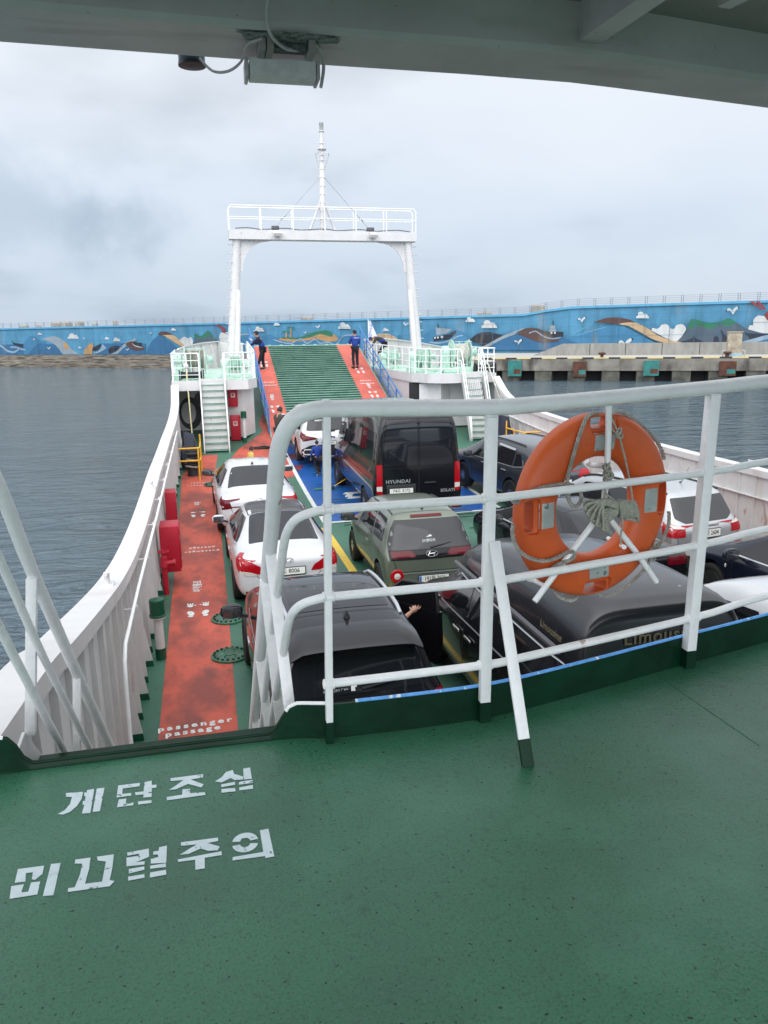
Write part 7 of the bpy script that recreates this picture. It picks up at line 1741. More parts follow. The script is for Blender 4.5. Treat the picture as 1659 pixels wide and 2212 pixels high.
# ================================================================== LIFEBUOY AND ITS HOLDER
TD = Vector((2.11-1.03, 2.845-2.612, 0)).normalized(); ND = Vector((-TD.y, TD.x, 0))      # ND points away from the viewer
PB = Vector((1.03, 2.612, 0))
def bp_(x, y, off):
    o = PB+ND*off; d = ray(x, y); tt = (o-CAMP).dot(ND)/d.dot(ND); return CAMP+d*tt
zz = lambda x, y: (1042.4+x*.28109, 850.3+y*.28109)
BC = bp_(1280, 1091, .115)
ORG = mat('lifebuoy_orange', (.66, .115, .022), .42, col2=(.50, .085, .02), vscale=4, vdet=6, vlo=.3, vhi=.7, bump=.15, bscale=60)
add_speckle(ORG, (.16, .06, .03), 14, .68, .04, 6, None, .45)
lb = empty('lifebuoy', tuple(BC), math.atan2(TD.y, TD.x), 'large orange lifebuoy with four grey reflective patches hanging behind the railing', 'lifebuoy')
lb.rotation_euler = (0, R(1.5), math.atan2(TD.y, TD.x))
RO, RI = .392, .208; RM_ = (RO+RI)/2; RW_ = (RO-RI)/2; TH = .058
prof = []
for k in range(28):
    a = 2*math.pi*k/28; prof.append((RM_+RW_*math.copysign(abs(math.cos(a))**.80, math.cos(a)), TH*math.copysign(abs(math.sin(a))**.80, math.sin(a))))
q = MB(); n = 96; vs = []; fs = []
for j in range(n):
    t_ = 2*math.pi*j/n
    for r_, h in prof: vs.append((r_*math.cos(t_), h, r_*math.sin(t_)))
m_ = len(prof)
for j in range(n):
    for k in range(m_): fs.append((j*m_+k, j*m_+(k+1) % m_, ((j+1) % n)*m_+(k+1) % m_, ((j+1) % n)*m_+k))
q.add(vs, fs); ring_ = q.build('ring', ORG, None, 60)
cb = MB()
for k in range(4):
    a = math.pi/2*k+R(2); c_, s_ = math.cos(a), math.sin(a); rm = Matrix(((c_, 0, -s_), (0, 1, 0), (s_, 0, c_))) 
    cb.box((c_*.352, 0, s_*.352), (.045, .3, .125), rm, bev=.012)
    cb.box((c_*.375, -.085, s_*.375), (.13, .10, .145), rm, bev=.015)
cutter = cb.build('cutter', ORG, None, 40)
bo = ring_.modifiers.new('b', 'BOOLEAN'); bo.object = cutter; bo.operation = 'DIFFERENCE'; bo.solver = 'EXACT'; bo.use_self = True
dg = bpy.context.evaluated_depsgraph_get(); dg.update(); m2 = bpy.data.meshes.new_from_object(ring_.evaluated_get(dg)); ring_.modifiers.clear(); ring_.data = m2
m2.polygons.foreach_set('use_smooth', [True]*len(m2.polygons)); m2.set_sharp_from_angle(angle=R(35)); bpy.data.objects.remove(cutter); ring_.parent = lb
bm = bmesh.new(); bm.from_mesh(m2); bvr_ = BVHTree.FromBMesh(bm); bm.free()
TAPE = mat('reflective_tape', (.44, .47, .45), .35, .15, col2=(.30, .34, .32), vscale=14, vdet=7)
add_speckle(TAPE, (.05, .05, .05), 30, .62, .03, 6, None, .7)
for k in range(4):
    a = math.pi/2*k+R(2); q = MB(); rows = []
    for i in range(9):
        row = []
        for j in range(9):
            r_ = .240+.072*i/8; tt_ = (-.052+.104*j/8)+.003*pnoise(Vector((i*2, j*2, k)))
            x = r_*math.cos(a)-tt_*math.sin(a); z = r_*math.sin(a)+tt_*math.cos(a)
            l_, nn, _, _ = bvr_.ray_cast(Vector((x, -1, z)), Vector((0, 1, 0))); row.append(l_+Vector((0, -.002, 0)))
        rows.append(row)
    q.grid(rows); q.build('reflective_patch', TAPE, lb, 60)
# twisted rope
def rope3(name, pts, r, m, parent, inv, pitch=None, n=6):
    P = smooth_path(pts, n); pitch = pitch or r*7; L_ = [0]
    for a, b_ in zip(P, P[1:]): L_.append(L_[-1]+(b_-a).length)
    # resample
    ds = r*.9; out = []; i = 0; s = 0
    while s < L_[-1]:
        while i < len(L_)-2 and L_[i+1] < s: i += 1
        f_ = (s-L_[i])/max(L_[i+1]-L_[i], 1e-9); out.append(P[i].lerp(P[i+1], f_)); s += ds
    out.append(P[-1]); q = MB(); pa = None; fr = []
    for i, p in enumerate(out):
        d = (out[min(i+1, len(out)-1)]-out[max(i-1, 0)]).normalized()
        if pa is None: a, _ = frame_from(d)
        else: a = (pa-d*pa.dot(d)).normalized()
        pa = a; fr.append((a, a.cross(d)))
    for k in range(3):
        q.tube([inv @ (p+(a*math.cos(2*math.pi*(i*ds/pitch+k/3))+b_*math.sin(2*math.pi*(i*ds/pitch+k/3)))*r*.62) for i, (p, (a, b_)) in enumerate(zip(out, fr))], r*.54, 6)
    return q.build(name, m, parent, 70)
lr_ = empty('grab_rope', tuple(BC), 0, 'grey twisted rope looped round the lifebuoy', 'rope')
inv = Matrix.Translation(-BC)
def pz(pts): return [bp_(*zz(p[0], p[1]), p[2] if len(p) > 2 else .045) for p in pts]
rope3('rope_strand', pz([(1010, 160, .10), (860, 150, .09), (810, 175, .06), (770, 250, .048), (720, 400), (680, 540), (655, 640), (650, 720, .03), (655, 790, .02), (690, 860, .02), (735, 855, .02), (760, 800, .02), (740, 735, .025), (690, 703, .03), (620, 695, .035), (520, 708, .045), (430, 730, .048), (350, 765, .05), (270, 800, .06), (240, 830, .08)]), .0080, ROPE, lr_, inv)
rope3('rope_strand', pz([(236, 1010, .09), (228, 1060, .075), (245, 1140, .065), (290, 1215, .055), (370, 1265, .045), (470, 1285, .04), (560, 1265, .035), (640, 1225, .03), (695, 1215, .02), (710, 1240, .015), (680, 1275, .02), (610, 1300, .025), (545, 1335, .04), (520, 1400, .1), (540, 1480, .15), (590, 1560, .14), (680, 1590, .12), (730, 1560, .12)]), .0080, ROPE, lr_, inv)
rope3('rope_strand', pz([(985, 160, .06), (1030, 138, .08), (1110, 160, .10), (1210, 235, .11), (1310, 330, .11), (1370, 420, .11), (1395, 500, .12)]), .0080, ROPE, lr_, inv)
rope3('rope_strand', pz([(1432, 905, .11), (1430, 1000, .10), (1385, 1120, .09), (1330, 1190, .09), (1290, 1270, .10), (1235, 1360, .11), (1140, 1450, .12), (1050, 1520, .12), (970, 1552, .12), (890, 1552, .12)]), .0080, ROPE, lr_, inv)
for (x, y) in ((1330, 1175), (1300, 1260), (250, 820)):
    c0 = bp_(*zz(x, y), .07)-BC; q = MB()
    for k in range(3): q.tube([c0+Vector((.014*math.cos(a), .012*math.sin(a+k), .009*math.sin(a)+.008*k)) for a in [j*math.pi/7 for j in range(14)]], .006, 6, closed=True)
    q.build('knot', ROPE, lr_, 60)
# thin cord and hank
hk = empty('cord_hank', tuple(bp_(*zz(980, 930), .02)), 0, 'hank of thin grey cord tied to the lifebuoy holder in the middle of the ring', 'rope')
invh = Matrix.Translation(-hk.location)
CORD = mat('grey_cord', (.36, .355, .30), .9, var=.2, vscale=60, bump=.3, bscale=300)
def cord(nm, pts, r=.0042, n=5):
    q = MB(); q.tube([invh @ p for p in smooth_path(pz(pts), n)], r, 7); return q.build(nm, CORD, hk, 70)
cord('cord', [(985, 170, .03), (1010, 230, .03), (1040, 300, .03), (1070, 400, .03), (1100, 520, .03), (1125, 640, .03), (1145, 760, .02), (1160, 850, .01), (1185, 940, .01)])
cord('cord', [(990, 265, .03), (1020, 300, .025), (1060, 310, .02)]); cord('cord', [(960, 560, .02), (945, 620, .01), (960, 690, .01), (940, 740, .0), (960, 780, .0), (1020, 830, -.01), (1060, 900, -.01), (1075, 990, -.01), (1062, 1090, -.01), (1062, 1160, -.01)])
cord('cord', [(975, 590, .02), (1005, 625, .01), (985, 660, .01), (955, 700, .01), (935, 800, .0)])
for (x, y, s) in ((1048, 305, 1.2), (955, 560, 1.2), (962, 610, 1.3), (958, 655, 1.1)):
    c0 = bp_(*zz(x, y), .015)-hk.location; q = MB()
    for k in range(3): q.tube([c0+Vector((.013*s*math.cos(a), .013*s*math.sin(a+k*1.1), .009*s*math.sin(a*1+k)+.007*k-.007)) for a in [j*math.pi/7 for j in range(14)]], .0045, 6, closed=True)
    q.build('knot', CORD, hk, 60)
for k in range(17):
    u = k/16; ex = 785+175*u**1.8; ey = 850+215*u**.85; off = -.005+.02*math.sin(k*2.1)
    cord('hank_loop', [(1035, 835+55*u, .0+off), (960, 812+50*u, off-.008), (870+60*u, 822+60*u, off-.01), (ex+8, ey-32+10*u, off), (ex, ey, off+.004), (ex+28, ey+8, off+.01), (930+20*u, 880+120*u, off+.012), (1010+10*u, 850+95*u, off+.01), (1040, 850+60*u, off+.012)], .0058)
for k in range(8):
    u = k/7; cord('hank_turn', [(1040+17*k, 830+10*u, .02), (1050+17*k, 822+12*u, -.004), (1062+17*k, 870+12*u, -.018), (1068+15*k, 925+8*u, -.010), (1052+15*k, 952, .015), (1040+15*k, 900, .03)], .0078)
for k in range(7):
    cord('hank_end', [(1120, 850+12*k, .0), (1165, 862+10*k, -.01), (1195, 900+9*k, -.01), (1192, 960+4*k, .0), (1160, 975-2*k, .005), (1100, 950+3*k, .0)], .0056)
# holder
ho = empty('lifebuoy_holder', tuple(bp_(*zz(960, 500), .03)), 0, 'white pipe holder for the lifebuoy, a vertical pipe with two splayed legs', 'holder')
invo = Matrix.Translation(-ho.location)
def hp_(nm, pts, r):
    q = MB(); q.tube([invo @ p for p in pz(pts)], r, 14); q.build(nm, RAILW, ho, 60)
hp_('vertical_pipe', [(972, 70, .005), (968, 300, .02), (958, 560, .03), (935, 815, .03), (925, 900, .03)], .0125)
hp_('leg', [(925, 900, .03), (850, 1000, .03), (620, 1300, .035), (400, 1598, .035)], .0125)
hp_('leg', [(925, 900, .03), (1000, 990, .03), (1180, 1220, .035), (1335, 1445, .035)], .0125)
hp_('hook', [(345, 1425, .18), (405, 1440, .16), (480, 1478, .04)], .010); hp_('hook', [(965, 1112, .22), (1010, 1140, .16), (1090, 1180, .04)], .010)
hp_('hook', [(800, 520, .2), (830, 545, .2), (880, 552, .14), (945, 555, .03)], .012)

# ================================================================== LAMP AND CABLES UNDER THE ROOF EDGE
fl = empty('canopy_light', (.33, 2.77, 5.362), R(-1), 'pale grey box light fitting hanging under the front edge of the roof', 'light fitting')
q = MB(); q.prism([(-.106, -.052, .002), (-.106, .055, .002), (-.106, .058, -.036), (-.106, .0, -.056), (-.106, -.056, -.048)], (.212, 0, 0)); q.build('housing', mat('fitting_paint', (.74, .72, .72), .4, var=.08, vscale=30), fl, 0)
for x in (-.115, .115):
    q = MB(); q.box((x, .0, -.022), (.012, .10, .055), bev=.004); q.build('end_cap', CEILB, fl, 30)
for x in (-.07, -.045, .085):
    q = MB(); q.box((x, -.085, .018), (.022, .12, .034), bev=.003); q.build('bracket', CEIL, fl, 20)
q = MB(); q.box((.02, -.09, .025), (.10, .05, .022)); q.build('terminal_box', mat('grimy_metal', (.10, .11, .11), .6, var=.5, vscale=60), fl, 0)
GR = mat('flaking_putty', (.34, .37, .36), .9, col2=(.09, .09, .09), vscale=45, vdet=8, bump=1.0, bscale=60)
q = MB(); pts = []
for k in range(48):
    a = 2*math.pi*k/48; r_ = 1+.28*pnoise(Vector((math.cos(a)*3, math.sin(a)*3, 1.7))); pts.append((.01+.155*math.cos(a)*r_, -.145+.050*math.sin(a)*r_))
v, f = tri_poly(pts, .012); q.add([(x, y, .034-.007*abs(pnoise(Vector((x*70, y*70, 0))))) for x, y in v], f); q.build('sealant_patch', GR, fl, 40)
def lcable(pts, r=.006): q = MB(); q.tube(smooth_path(pts, 6), r, 6); q.build('cable', CEILB, fl, 60)
lcable([(.05, -.75, .19), (-.03, -.42, .17), (-.06, -.26, .08), (-.05, -.20, .025), (.0, -.13, .010), (.05, -.09, .02)], .0055); lcable([(-.26, .10, .04), (-.22, .09, .00), (-.17, .05, -.01), (-.13, -.02, .0), (-.115, -.1, .022), (-.07, -.15, .025)], .0045); lcable([(.08, -.14, .025), (.12, -.09, .02), (.135, -.03, -.01), (.128, .0, -.06)], .0055)
dl_ = empty('deck_lamp', (.047, 2.93, 5.462), 0, 'dark blue round lamp under the roof edge left of the box light', 'lamp')
q = MB(); q.lathe([(.042, .02), (.044, -.03), (.044, -.060), (.040, -.066), (0, -.068)], (0, 0, 0), (0, 0, 1), 24); q.build('lamp_body', mat('dark_blue_plastic', (.05, .10, .16), .35), dl_, 40)
q = MB(); q.lathe([(.045, -.058), (.046, -.070), (0, -.074)], (0, 0, 0), (0, 0, 1), 24); q.build('lamp_rim', TRIM, dl_, 40)

# ================================================================== FLAG
fp = ony(797, 748, 38.2)
fg = empty('bow_flag', (fp.x, 38.2, fp.z), 0, 'small white flag with blue lettering on a staff at the starboard bow', 'flag')
ft = ony(797, 690, 38.2); hh = ft.z-fp.z
q = MB(); q.tube([(0, 0, -.2), (-.02, 0, hh)], .018, 8); q.build('staff', RAILW, fg, 60)
q = MB(); rows = []
for i in range(12):
    u = i/11; w_ = .12+.36*u; rows.append([(-.02+w_*j/8, .05*math.sin(j*.9+u*3)*(j/8)+.03*math.sin(u*6), hh-.06-.88*u+.03*math.sin(j)) for j in range(9)])
q.grid(rows); q.build('cloth', mat('flag_white', (.72, .74, .80), .8), fg, 70)
text_mesh('flag_lettering', '산이수동', .17, Matrix.Translation((.10, -.07, hh-.52)) @ Matrix.Rotation(R(-80), 4, 'Y') @ Matrix.Rotation(R(90), 4, 'X'), mat('flag_blue', (.08, .10, .35), .8), fg, .004)

# ================================================================== PEOPLE
SKIN = mat('skin', (.42, .235, .165), .55); HAIR = mat('black_hair', (.012, .010, .010), .5)
def skinmesh(name, V, E, m, parent, root=0, sub=1):
    me = bpy.data.meshes.new(name); me.from_pydata([v[0] for v in V], E, [])
    o = bpy.data.objects.new(name, me); COL.objects.link(o)
    sk = o.modifiers.new('s', 'SKIN'); 
    if not me.skin_vertices:
        bm = bmesh.new(); bm.from_mesh(me); bm.verts.layers.skin.verify(); bm.to_mesh(me); bm.free()
    for i, v in enumerate(V):
        r_ = v[1]; me.skin_vertices[0].data[i].radius = (r_, r_) if not isinstance(r_, tuple) else r_; me.skin_vertices[0].data[i].use_root = (i == root)
    ss = o.modifiers.new('u', 'SUBSURF'); ss.levels = sub; ss.render_levels = sub
    dg = bpy.context.evaluated_depsgraph_get(); dg.update(); m2 = bpy.data.meshes.new_from_object(o.evaluated_get(dg)); bpy.data.objects.remove(o)
    m2.materials.clear(); m2.materials.append(m); m2.polygons.foreach_set('use_smooth', [True]*len(m2.polygons))
    o = bpy.data.objects.new(name, m2); COL.objects.link(o); o.parent = parent; return o
def headverts(c, s, yaw, pit, grow=1.0):
    bm = bmesh.new(); bmesh.ops.create_icosphere(bm, subdivisions=3, radius=1); vs = []
    rm = Matrix.Rotation(yaw, 3, 'Z') @ Matrix.Rotation(pit, 3, 'X')
    for v in bm.verts:
        p = v.co.copy(); x = p.x*.076; y = p.y*.097; z = p.z*.118
        if p.z < 0: x *= 1-.25*abs(p.z); y *= 1-.10*abs(p.z)
        if p.y > .85 and -.35 < p.z < .2 and abs(p.x) < .3: y += .020*(1-abs(p.x)/.3)
        if abs(p.x) > .93 and abs(p.z) < .35: x *= 1.12
        vs.append(tuple(Vector(c)+rm @ (Vector((x, y, z))*s*grow)))
    bm.verts.index_update(); fs = [[v.index for v in f.verts] for f in bm.faces]; bm.free(); return vs, fs, rm
def person(name, loc, rz_, h, J, label, jacket, trousers, shoes=BLACK, cap=None, hair=True, hyaw=0, hpit=0, gloves=None, vest=None, sole=None):
    """J: joint positions in a 1.72 m figure, x right, y forward, z up"""
    s = h/1.72; root = empty('person', loc, rz_, label, 'person')
    D = dict(pel=(0, 0, .93), wai=(0, .0, 1.10), che=(0, .01, 1.30), nec=(0, .02, 1.47), hea=(0, .04, 1.61),
             shL=(-.18, 0, 1.40), elL=(-.24, -.03, 1.13), haL=(-.23, .06, .88), shR=(.18, 0, 1.40), elR=(.24, -.03, 1.13), haR=(.23, .06, .88),
             hiL=(-.09, 0, .90), knL=(-.10, .03, .49), anL=(-.11, -.02, .08), toL=(-.12, .15, .035), hiR=(.09, 0, .90), knR=(.10, .03, .49), anR=(.11, -.02, .08), toR=(.12, .15, .035))
    D.update(J); P = {k: tuple(c_*s for c_ in v) for k, v in D.items()}
    names = list(P.keys())
    rb = dict(pel=.125, wai=.105, che=.13, nec=.052, hea=.05, shL=.058, elL=.042, haL=.028, shR=.058, elR=.042, haR=.028, hiL=.085, knL=.058, anL=.04, toL=.03, hiR=.085, knR=.058, anR=.04, toR=.03)
    E = [('pel', 'wai'), ('wai', 'che'), ('che', 'nec'), ('nec', 'hea'), ('che', 'shL'), ('shL', 'elL'), ('elL', 'haL'), ('che', 'shR'), ('shR', 'elR'), ('elR', 'haR'), ('pel', 'hiL'), ('hiL', 'knL'), ('knL', 'anL'), ('anL', 'toL'), ('pel', 'hiR'), ('hiR', 'knR'), ('knR', 'anR'), ('anR', 'toR')]
    ix = {n_: i for i, n_ in enumerate(names)}
    body = skinmesh('body', [(P[n_], rb[n_]*s) for n_ in names], [(ix[a], ix[b_]) for a, b_ in E], SKIN, root, 0)
    # head and hands joined into the body mesh
    bm = bmesh.new(); bm.from_mesh(body.data)
    vs, fs, rm = headverts(P['hea'], s, hyaw, hpit)
    b0 = [bm.verts.new(v) for v in vs]; [bm.faces.new([b0[i] for i in f]) for f in fs]
    q = MB()
    for sd_ in ('L', 'R'):
        e_ = Vector(P['el'+sd_]); w_ = Vector(P['ha'+sd_]); d = (w_-e_).normalized(); a, b_ = frame_from(d)
        q.tube([w_-d*.02*s, w_+d*.045*s, w_+d*.085*s], [.026*s, .036*s, .032*s], 8)
        for k in range(4): q.tube([w_+d*.08*s+a*(-.024+.016*k)*s, w_+d*(.12+.012*(k in (1, 2)))*s+a*(-.026+.017*k)*s+b_*.004*s, w_+d*(.15+.014*(k in (1, 2)))*s+a*(-.026+.017*k)*s-b_*.018*s], [.0085*s, .0078*s, .006*s], 6)
        q.tube([w_+d*.03*s+a*.03*s, w_+d*.07*s+a*.055*s, w_+d*.10*s+a*.058*s], [.010*s, .009*s, .007*s], 6)
    if gloves is None:
        b1 = [bm.verts.new(v) for v in q.v]; [bm.faces.new([b1[i] for i in f]) for f in q.f]
    bm.to_mesh(body.data); bm.free(); body.data.polygons.foreach_set('use_smooth', [True]*len(body.data.polygons))
    if gloves is not None: q.build('gloves', gloves, root, 60)
    jn = ['pel', 'wai', 'che', 'nec', 'shL', 'elL', 'haL', 'shR', 'elR', 'haR']; jr = dict(pel=.150, wai=.140, che=.160, nec=.066, shL=.078, elL=.062, haL=.048, shR=.078, elR=.062, haR=.048)
    ji = {n_: i for i, n_ in enumerate(jn)}
    PJ = dict(P); 
    for sd_ in ('L', 'R'): PJ['ha'+sd_] = tuple(Vector(P['el'+sd_]).lerp(Vector(P['ha'+sd_]), .88))
    skinmesh('jacket', [(PJ[n_], jr[n_]*s) for n_ in jn], [(ji[a], ji[b_]) for a, b_ in E if a in ji and b_ in ji], jacket, root, 0)
    if vest is not None:
        vn = ['pel', 'wai', 'che', 'shL', 'shR']; vi = {n_: i for i, n_ in enumerate(vn)}; PV = dict(P)
        PV['nec'] = tuple(Vector(P['che']).lerp(Vector(P['nec']), .7))
        vn = ['pel', 'wai', 'che', 'nec', 'shL', 'shR']; vi = {n_: i for i, n_ in enumerate(vn)}; vr = dict(pel=.162, wai=.155, che=.178, nec=.075, shL=.08, shR=.08)
        for sd_ in ('L', 'R'): PV['sh'+sd_] = tuple(Vector(P['che']).lerp(Vector(P['sh'+sd_]), .8))
        skinmesh('vest', [(PV[n_], vr[n_]*s) for n_ in vn], [(0, 1), (1, 2), (2, 3), (2, 4), (2, 5)], vest, root, 0)
    tn = ['pel', 'hiL', 'knL', 'anL', 'hiR', 'knR', 'anR']; tr_ = dict(pel=.142, hiL=.105, knL=.082, anL=.068, hiR=.105, knR=.082, anR=.068); ti = {n_: i for i, n_ in enumerate(tn)}
    PT = dict(P)
    for sd_ in ('L', 'R'): PT['an'+sd_] = tuple(Vector(P['an'+sd_]).lerp(Vector(P['kn'+sd_]), .06))
    skinmesh('trousers', [(PT[n_], tr_[n_]*s) for n_ in tn], [(ti[a], ti[b_]) for a, b_ in E if a in ti and b_ in ti], trousers, root, 0)
    for sd_ in ('L', 'R'):
        a = Vector(P['an'+sd_]); t_ = Vector(P['to'+sd_]); d = (t_-a).normalized(); q = MB()
        q.tube([a-d*.05*s+Vector((0, 0, -.015*s)), a+Vector((0, 0, -.012*s)), a.lerp(t_, .6), t_+d*.05*s], [.044*s, .050*s, .048*s, .030*s], 10); sh_ = q.build('shoe', shoes, root, 60)
        q = MB(); q.tube([a-d*.055*s+Vector((0, 0, -.045*s)), a.lerp(t_, .5)+Vector((0, 0, -.035*s)), t_+d*.055*s+Vector((0, 0, -.015*s))], [.030*s, .038*s, .026*s], 8); q.build('sole', sole or shoes, sh_, 60)
    hc = Vector(P['hea'])
    if hair or cap:
        vs, fs, rm = headverts(P['hea'], s, hyaw, hpit, 1.09)
        keep = []
        for f in fs:
            c0 = sum((Vector(vs[i]) for i in f), Vector())/len(f)-hc; c0 = rm.inverted() @ c0
            if c0.z > (.055 if c0.y > .02 else -.035)*s + (0 if cap is None else .0): keep.append(f)
        q = MB(); q.add(vs, keep); q.build('hair', HAIR, root, 60)
    if cap:
        vs, fs, rm = headverts(P['hea'], s, hyaw, hpit, 1.17); keep = []
        for f in fs:
            c0 = sum((Vector(vs[i]) for i in f), Vector())/len(f)-hc; c0 = rm.inverted() @ c0
            if c0.z > .030*s: keep.append(f)
        q = MB(); q.add(vs, keep); q.prism([tuple(hc+rm @ (Vector(p)*s)) for p in [(-.07, .08, .055), (-.055, .165, .045), (0, .185, .045), (.055, .165, .045), (.07, .08, .055)]], tuple(rm @ Vector((0, 0, .010*s)))); q.build('cap', cap, root, 60)
    q = MB()
    for sx in (-1, 1): c0 = hc+rm @ (Vector((sx*.030, .088, .012))*s); q.lathe([(0, 0), (.010*s, .004*s), (0, .009*s)], c0, rm @ Vector((0, 1, 0)), 8)
    q.build('eyes', INK, root, 50)
    return root
def onramp(x, y):
    d = ray(x, y); lo, hi = 25, 50
    for i in range(50):
        t_ = (lo+hi)/2; p = CAMP+d*t_
        if p.z > rz(p.y): lo = t_
        else: hi = t_
    return p
NAVYC = mat('navy_cloth', (.010, .013, .035), .85); BLUEC = mat('royal_blue_cloth', (.012, .045, .26), .75, var=.15, vscale=12); DKT = mat('dark_trousers', (.014, .013, .020), .85); OLB = mat('olive_brown_cloth', (.050, .042, .034), .8, var=.2, vscale=8)
YELC = mat('yellow_shirt', (.62, .42, .11), .8); WHG = mat('white_gloves', (.7, .72, .72), .7)
p = onramp(565, 799); 
person('person', tuple(p), R(75), 1.74, dict(pel=(0, -.10, .93), wai=(0, -.05, 1.10), che=(0, .03, 1.28), nec=(.0, .10, 1.43), hea=(0, .16, 1.57), shR=(.18, .06, 1.37), elR=(.24, .18, 1.12), haR=(.16, .40, 1.30), shL=(-.18, .06, 1.37), elL=(-.22, .30, 1.12), haL=(-.12, .45, 1.10), hiL=(-.09, -.1, .90), hiR=(.09, -.1, .90), knL=(-.1, .02, .50), anL=(-.12, .12, .20), toL=(-.12, .28, .12), knR=(.1, -.05, .48), anR=(.1, -.1, .08), toR=(.1, .07, .035)),
       'crewman in a blue vest and white gloves leaning on the port ramp railing', NAVYC, DKT, BLACK, cap=NAVYC, gloves=WHG, vest=BLUEC, sole=LINEW)
p = onramp(768, 796)
pr_ = person('person', tuple(p), R(12), 1.72, dict(elL=(-.26, .10, 1.14), haL=(-.12, .25, 1.18), elR=(.26, .10, 1.14), haR=(.12, .25, 1.16), anL=(-.09, -.02, .08), anR=(.09, -.04, .08)),
       'crewman in a blue vest seen from behind, standing on the starboard walkway of the ramp', BLUEC, DKT, BLACK, cap=NAVYC, hyaw=R(45), vest=BLUEC)
text_mesh('vest_lettering', '해양경비선', .06, Matrix.Translation((0, -.185, 1.38)) @ Matrix.Rotation(R(90), 4, 'X'), LINEW, pr_, .002, .001)
p = ony(820, 745, 37.6)
person('person', (p.x, 37.6, PZ+.15), R(78), 1.72, dict(pel=(0, -.25, .95), wai=(0, -.12, 1.10), che=(0, .12, 1.20), nec=(0, .30, 1.22), hea=(0, .42, 1.15), shL=(-.18, .16, 1.22), shR=(.18, .16, 1.22), elL=(-.20, .28, .98), elR=(.20, .28, .98), haL=(-.10, .42, .78), haR=(.10, .42, .78), hiL=(-.09, -.25, .92), hiR=(.09, -.25, .92)),
       'crewman in a blue jacket bending over the starboard bow bulwark beside the flag', OLB, DKT, BLACK, cap=BLUEC, hpit=R(-50), vest=BLUEC)
p = ondeck(606, 988)
person('person', tuple(p), R(-60), 1.73, dict(hea=(0, .06, 1.60), elR=(.22, .12, 1.16), haR=(.08, .24, 1.36), elL=(-.24, .08, 1.16), haL=(-.10, .24, 1.12)),
       'man in an olive brown jacket standing on the red deck beyond the white sedans', OLB, DKT, BLACK, hair=True, hpit=R(-12))
p = ondeck(687, 1027)
person('person', tuple(p), R(10), 1.12, dict(hea=(0, .03, 1.58), nec=(0, .02, 1.44), che=(0, 0, 1.22), wai=(0, 0, 1.02), pel=(0, 0, .84), hiL=(-.09, 0, .80), hiR=(.09, 0, .80), knR=(.10, .12, .46), anR=(.10, -.02, .10), toR=(.10, .13, .04), knL=(-.10, .05, .46), anL=(-.10, -.25, .20), toL=(-.10, -.16, .06), shL=(-.20, 0, 1.34), shR=(.20, 0, 1.34), elL=(-.30, -.02, 1.08), elR=(.30, .02, 1.08), haL=(-.28, .12, .86), haR=(.28, .12, .86)),
       'small boy in a bright blue jumper walking on the blue deck', BLUEC, DKT, BLACK, sole=LINEW)
p = onz(541, 965, zd(24)+1.05)
person('person', (p.x, p.y, zd(p.y)), R(-70), 1.13, dict(), 'boy in a yellow shirt, his head showing beyond the far white sedan', YELC, DKT)
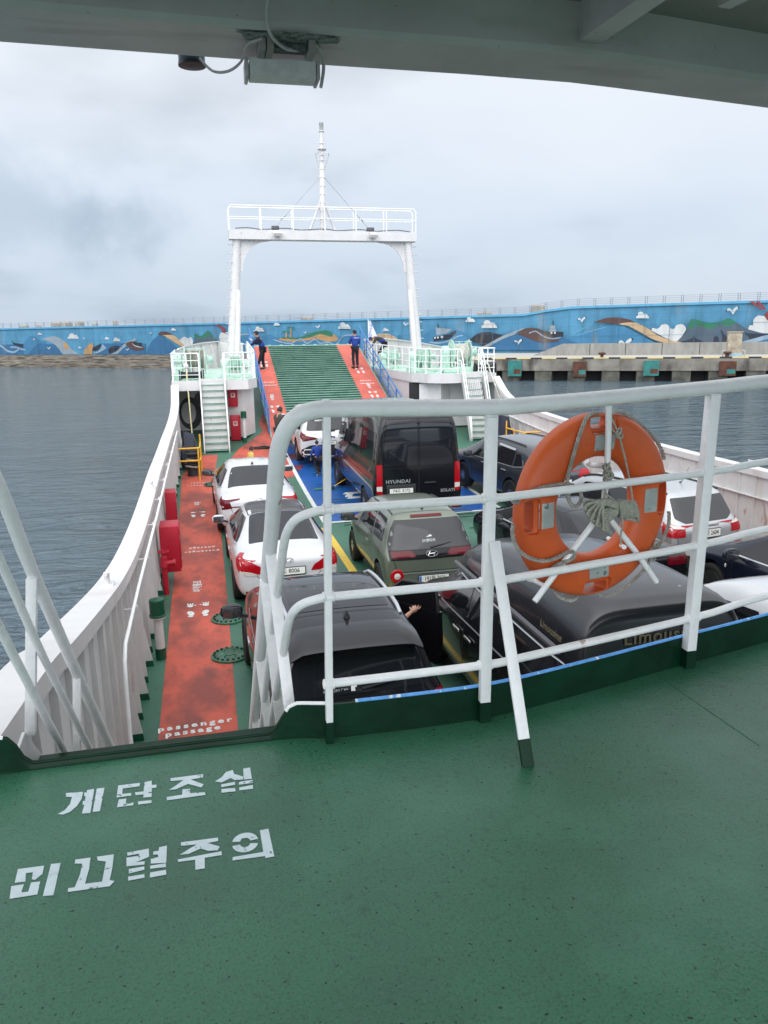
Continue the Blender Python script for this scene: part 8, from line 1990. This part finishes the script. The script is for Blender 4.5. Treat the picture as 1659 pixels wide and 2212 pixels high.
# driver reaching out of the black SUV
BLC = mat('black_cloth', (.010, .010, .011), .9)
hand_c = onz(893, 1318, 1.22); elb = onz(862, 1345, 1.20)
H0 = Vector((1.98, 8.05, .55))
dr_ = empty('person', tuple(H0), 0, 'person in black reaching a bare forearm out of the black SUV', 'person')
def LD(p): return tuple(Vector(p)-H0)
V = [(LD((1.90, 8.15, .62)), .15), (LD((1.90, 8.15, .90)), .14), (LD((1.92, 8.12, 1.18)), .15), (LD((1.88, 8.12, 1.33)), .05), (LD((1.88, 8.12, 1.42)), .085), (LD((2.08, 8.10, 1.20)), .065), (LD((2.20, 8.06, 1.08)), .05), (LD(elb), .042), (LD(elb.lerp(hand_c, .6)), .030), (LD(elb.lerp(hand_c, .9)), .024), (LD((1.95, 8.60, .62)), .09), (LD((2.05, 8.90, .45)), .06)]
E_ = [(0, 1), (1, 2), (2, 3), (3, 4), (2, 5), (5, 6), (6, 7), (7, 8), (8, 9), (0, 10), (10, 11)]
bd = skinmesh('body', V, E_, SKIN, dr_, 0)
q = MB(); d = (hand_c-elb).normalized(); a, b_ = frame_from(d); w_ = Vector(LD(elb.lerp(hand_c, .9)))
q.tube([w_-d*.02, w_+d*.03, w_+d*.075, w_+d*.095], [.024, .036, .042, .034], 10)
for k, (ln, sp) in enumerate([(.060, -.5), (.075, -.18), (.080, .12), (.070, .42)]):
    dd = (d+a*sp*.9).normalized(); base = w_+d*.085+a*(-.030+.020*k)
    q.tube([base, base+dd*ln*.5, base+dd*ln*.5+(dd*.8+b_*.5).normalized()*ln*.5], [.0105, .0095, .007], 8)
th = (a*-1.0+d*.45).normalized(); q.tube([w_+d*.02-a*.02, w_+d*.035+th*.05, w_+d*.05+th*.085+d*.02], [.013, .011, .008], 8)
q.tube([w_+d*.02+Vector((0, 0, 0)), w_+d*.02], .02, 6)
bm = bmesh.new(); bm.from_mesh(bd.data); b1 = [bm.verts.new(v) for v in q.v]
for f in q.f: bm.faces.new([b1[i] for i in f])
bm.to_mesh(bd.data); bm.free(); bd.data.polygons.foreach_set('use_smooth', [True]*len(bd.data.polygons))
skinmesh('jacket', [(LD((1.90, 8.15, .60)), .17), (LD((1.90, 8.15, .90)), .17), (LD((1.92, 8.12, 1.18)), .18), (LD((2.08, 8.10, 1.19)), .09), (LD((2.20, 8.06, 1.08)), .075), (LD(Vector((2.20, 8.06, 1.08)).lerp(elb, .75)), .06)], [(0, 1), (1, 2), (2, 3), (3, 4), (4, 5)], BLC, dr_, 0)
skinmesh('trousers', [(LD((1.90, 8.15, .60)), .16), (LD((2.0, 8.60, .58)), .12), (LD((2.15, 8.85, .40)), .09), (LD((2.2, 8.90, .15)), .07)], [(0, 1), (1, 2), (2, 3)], BLC, dr_, 0)
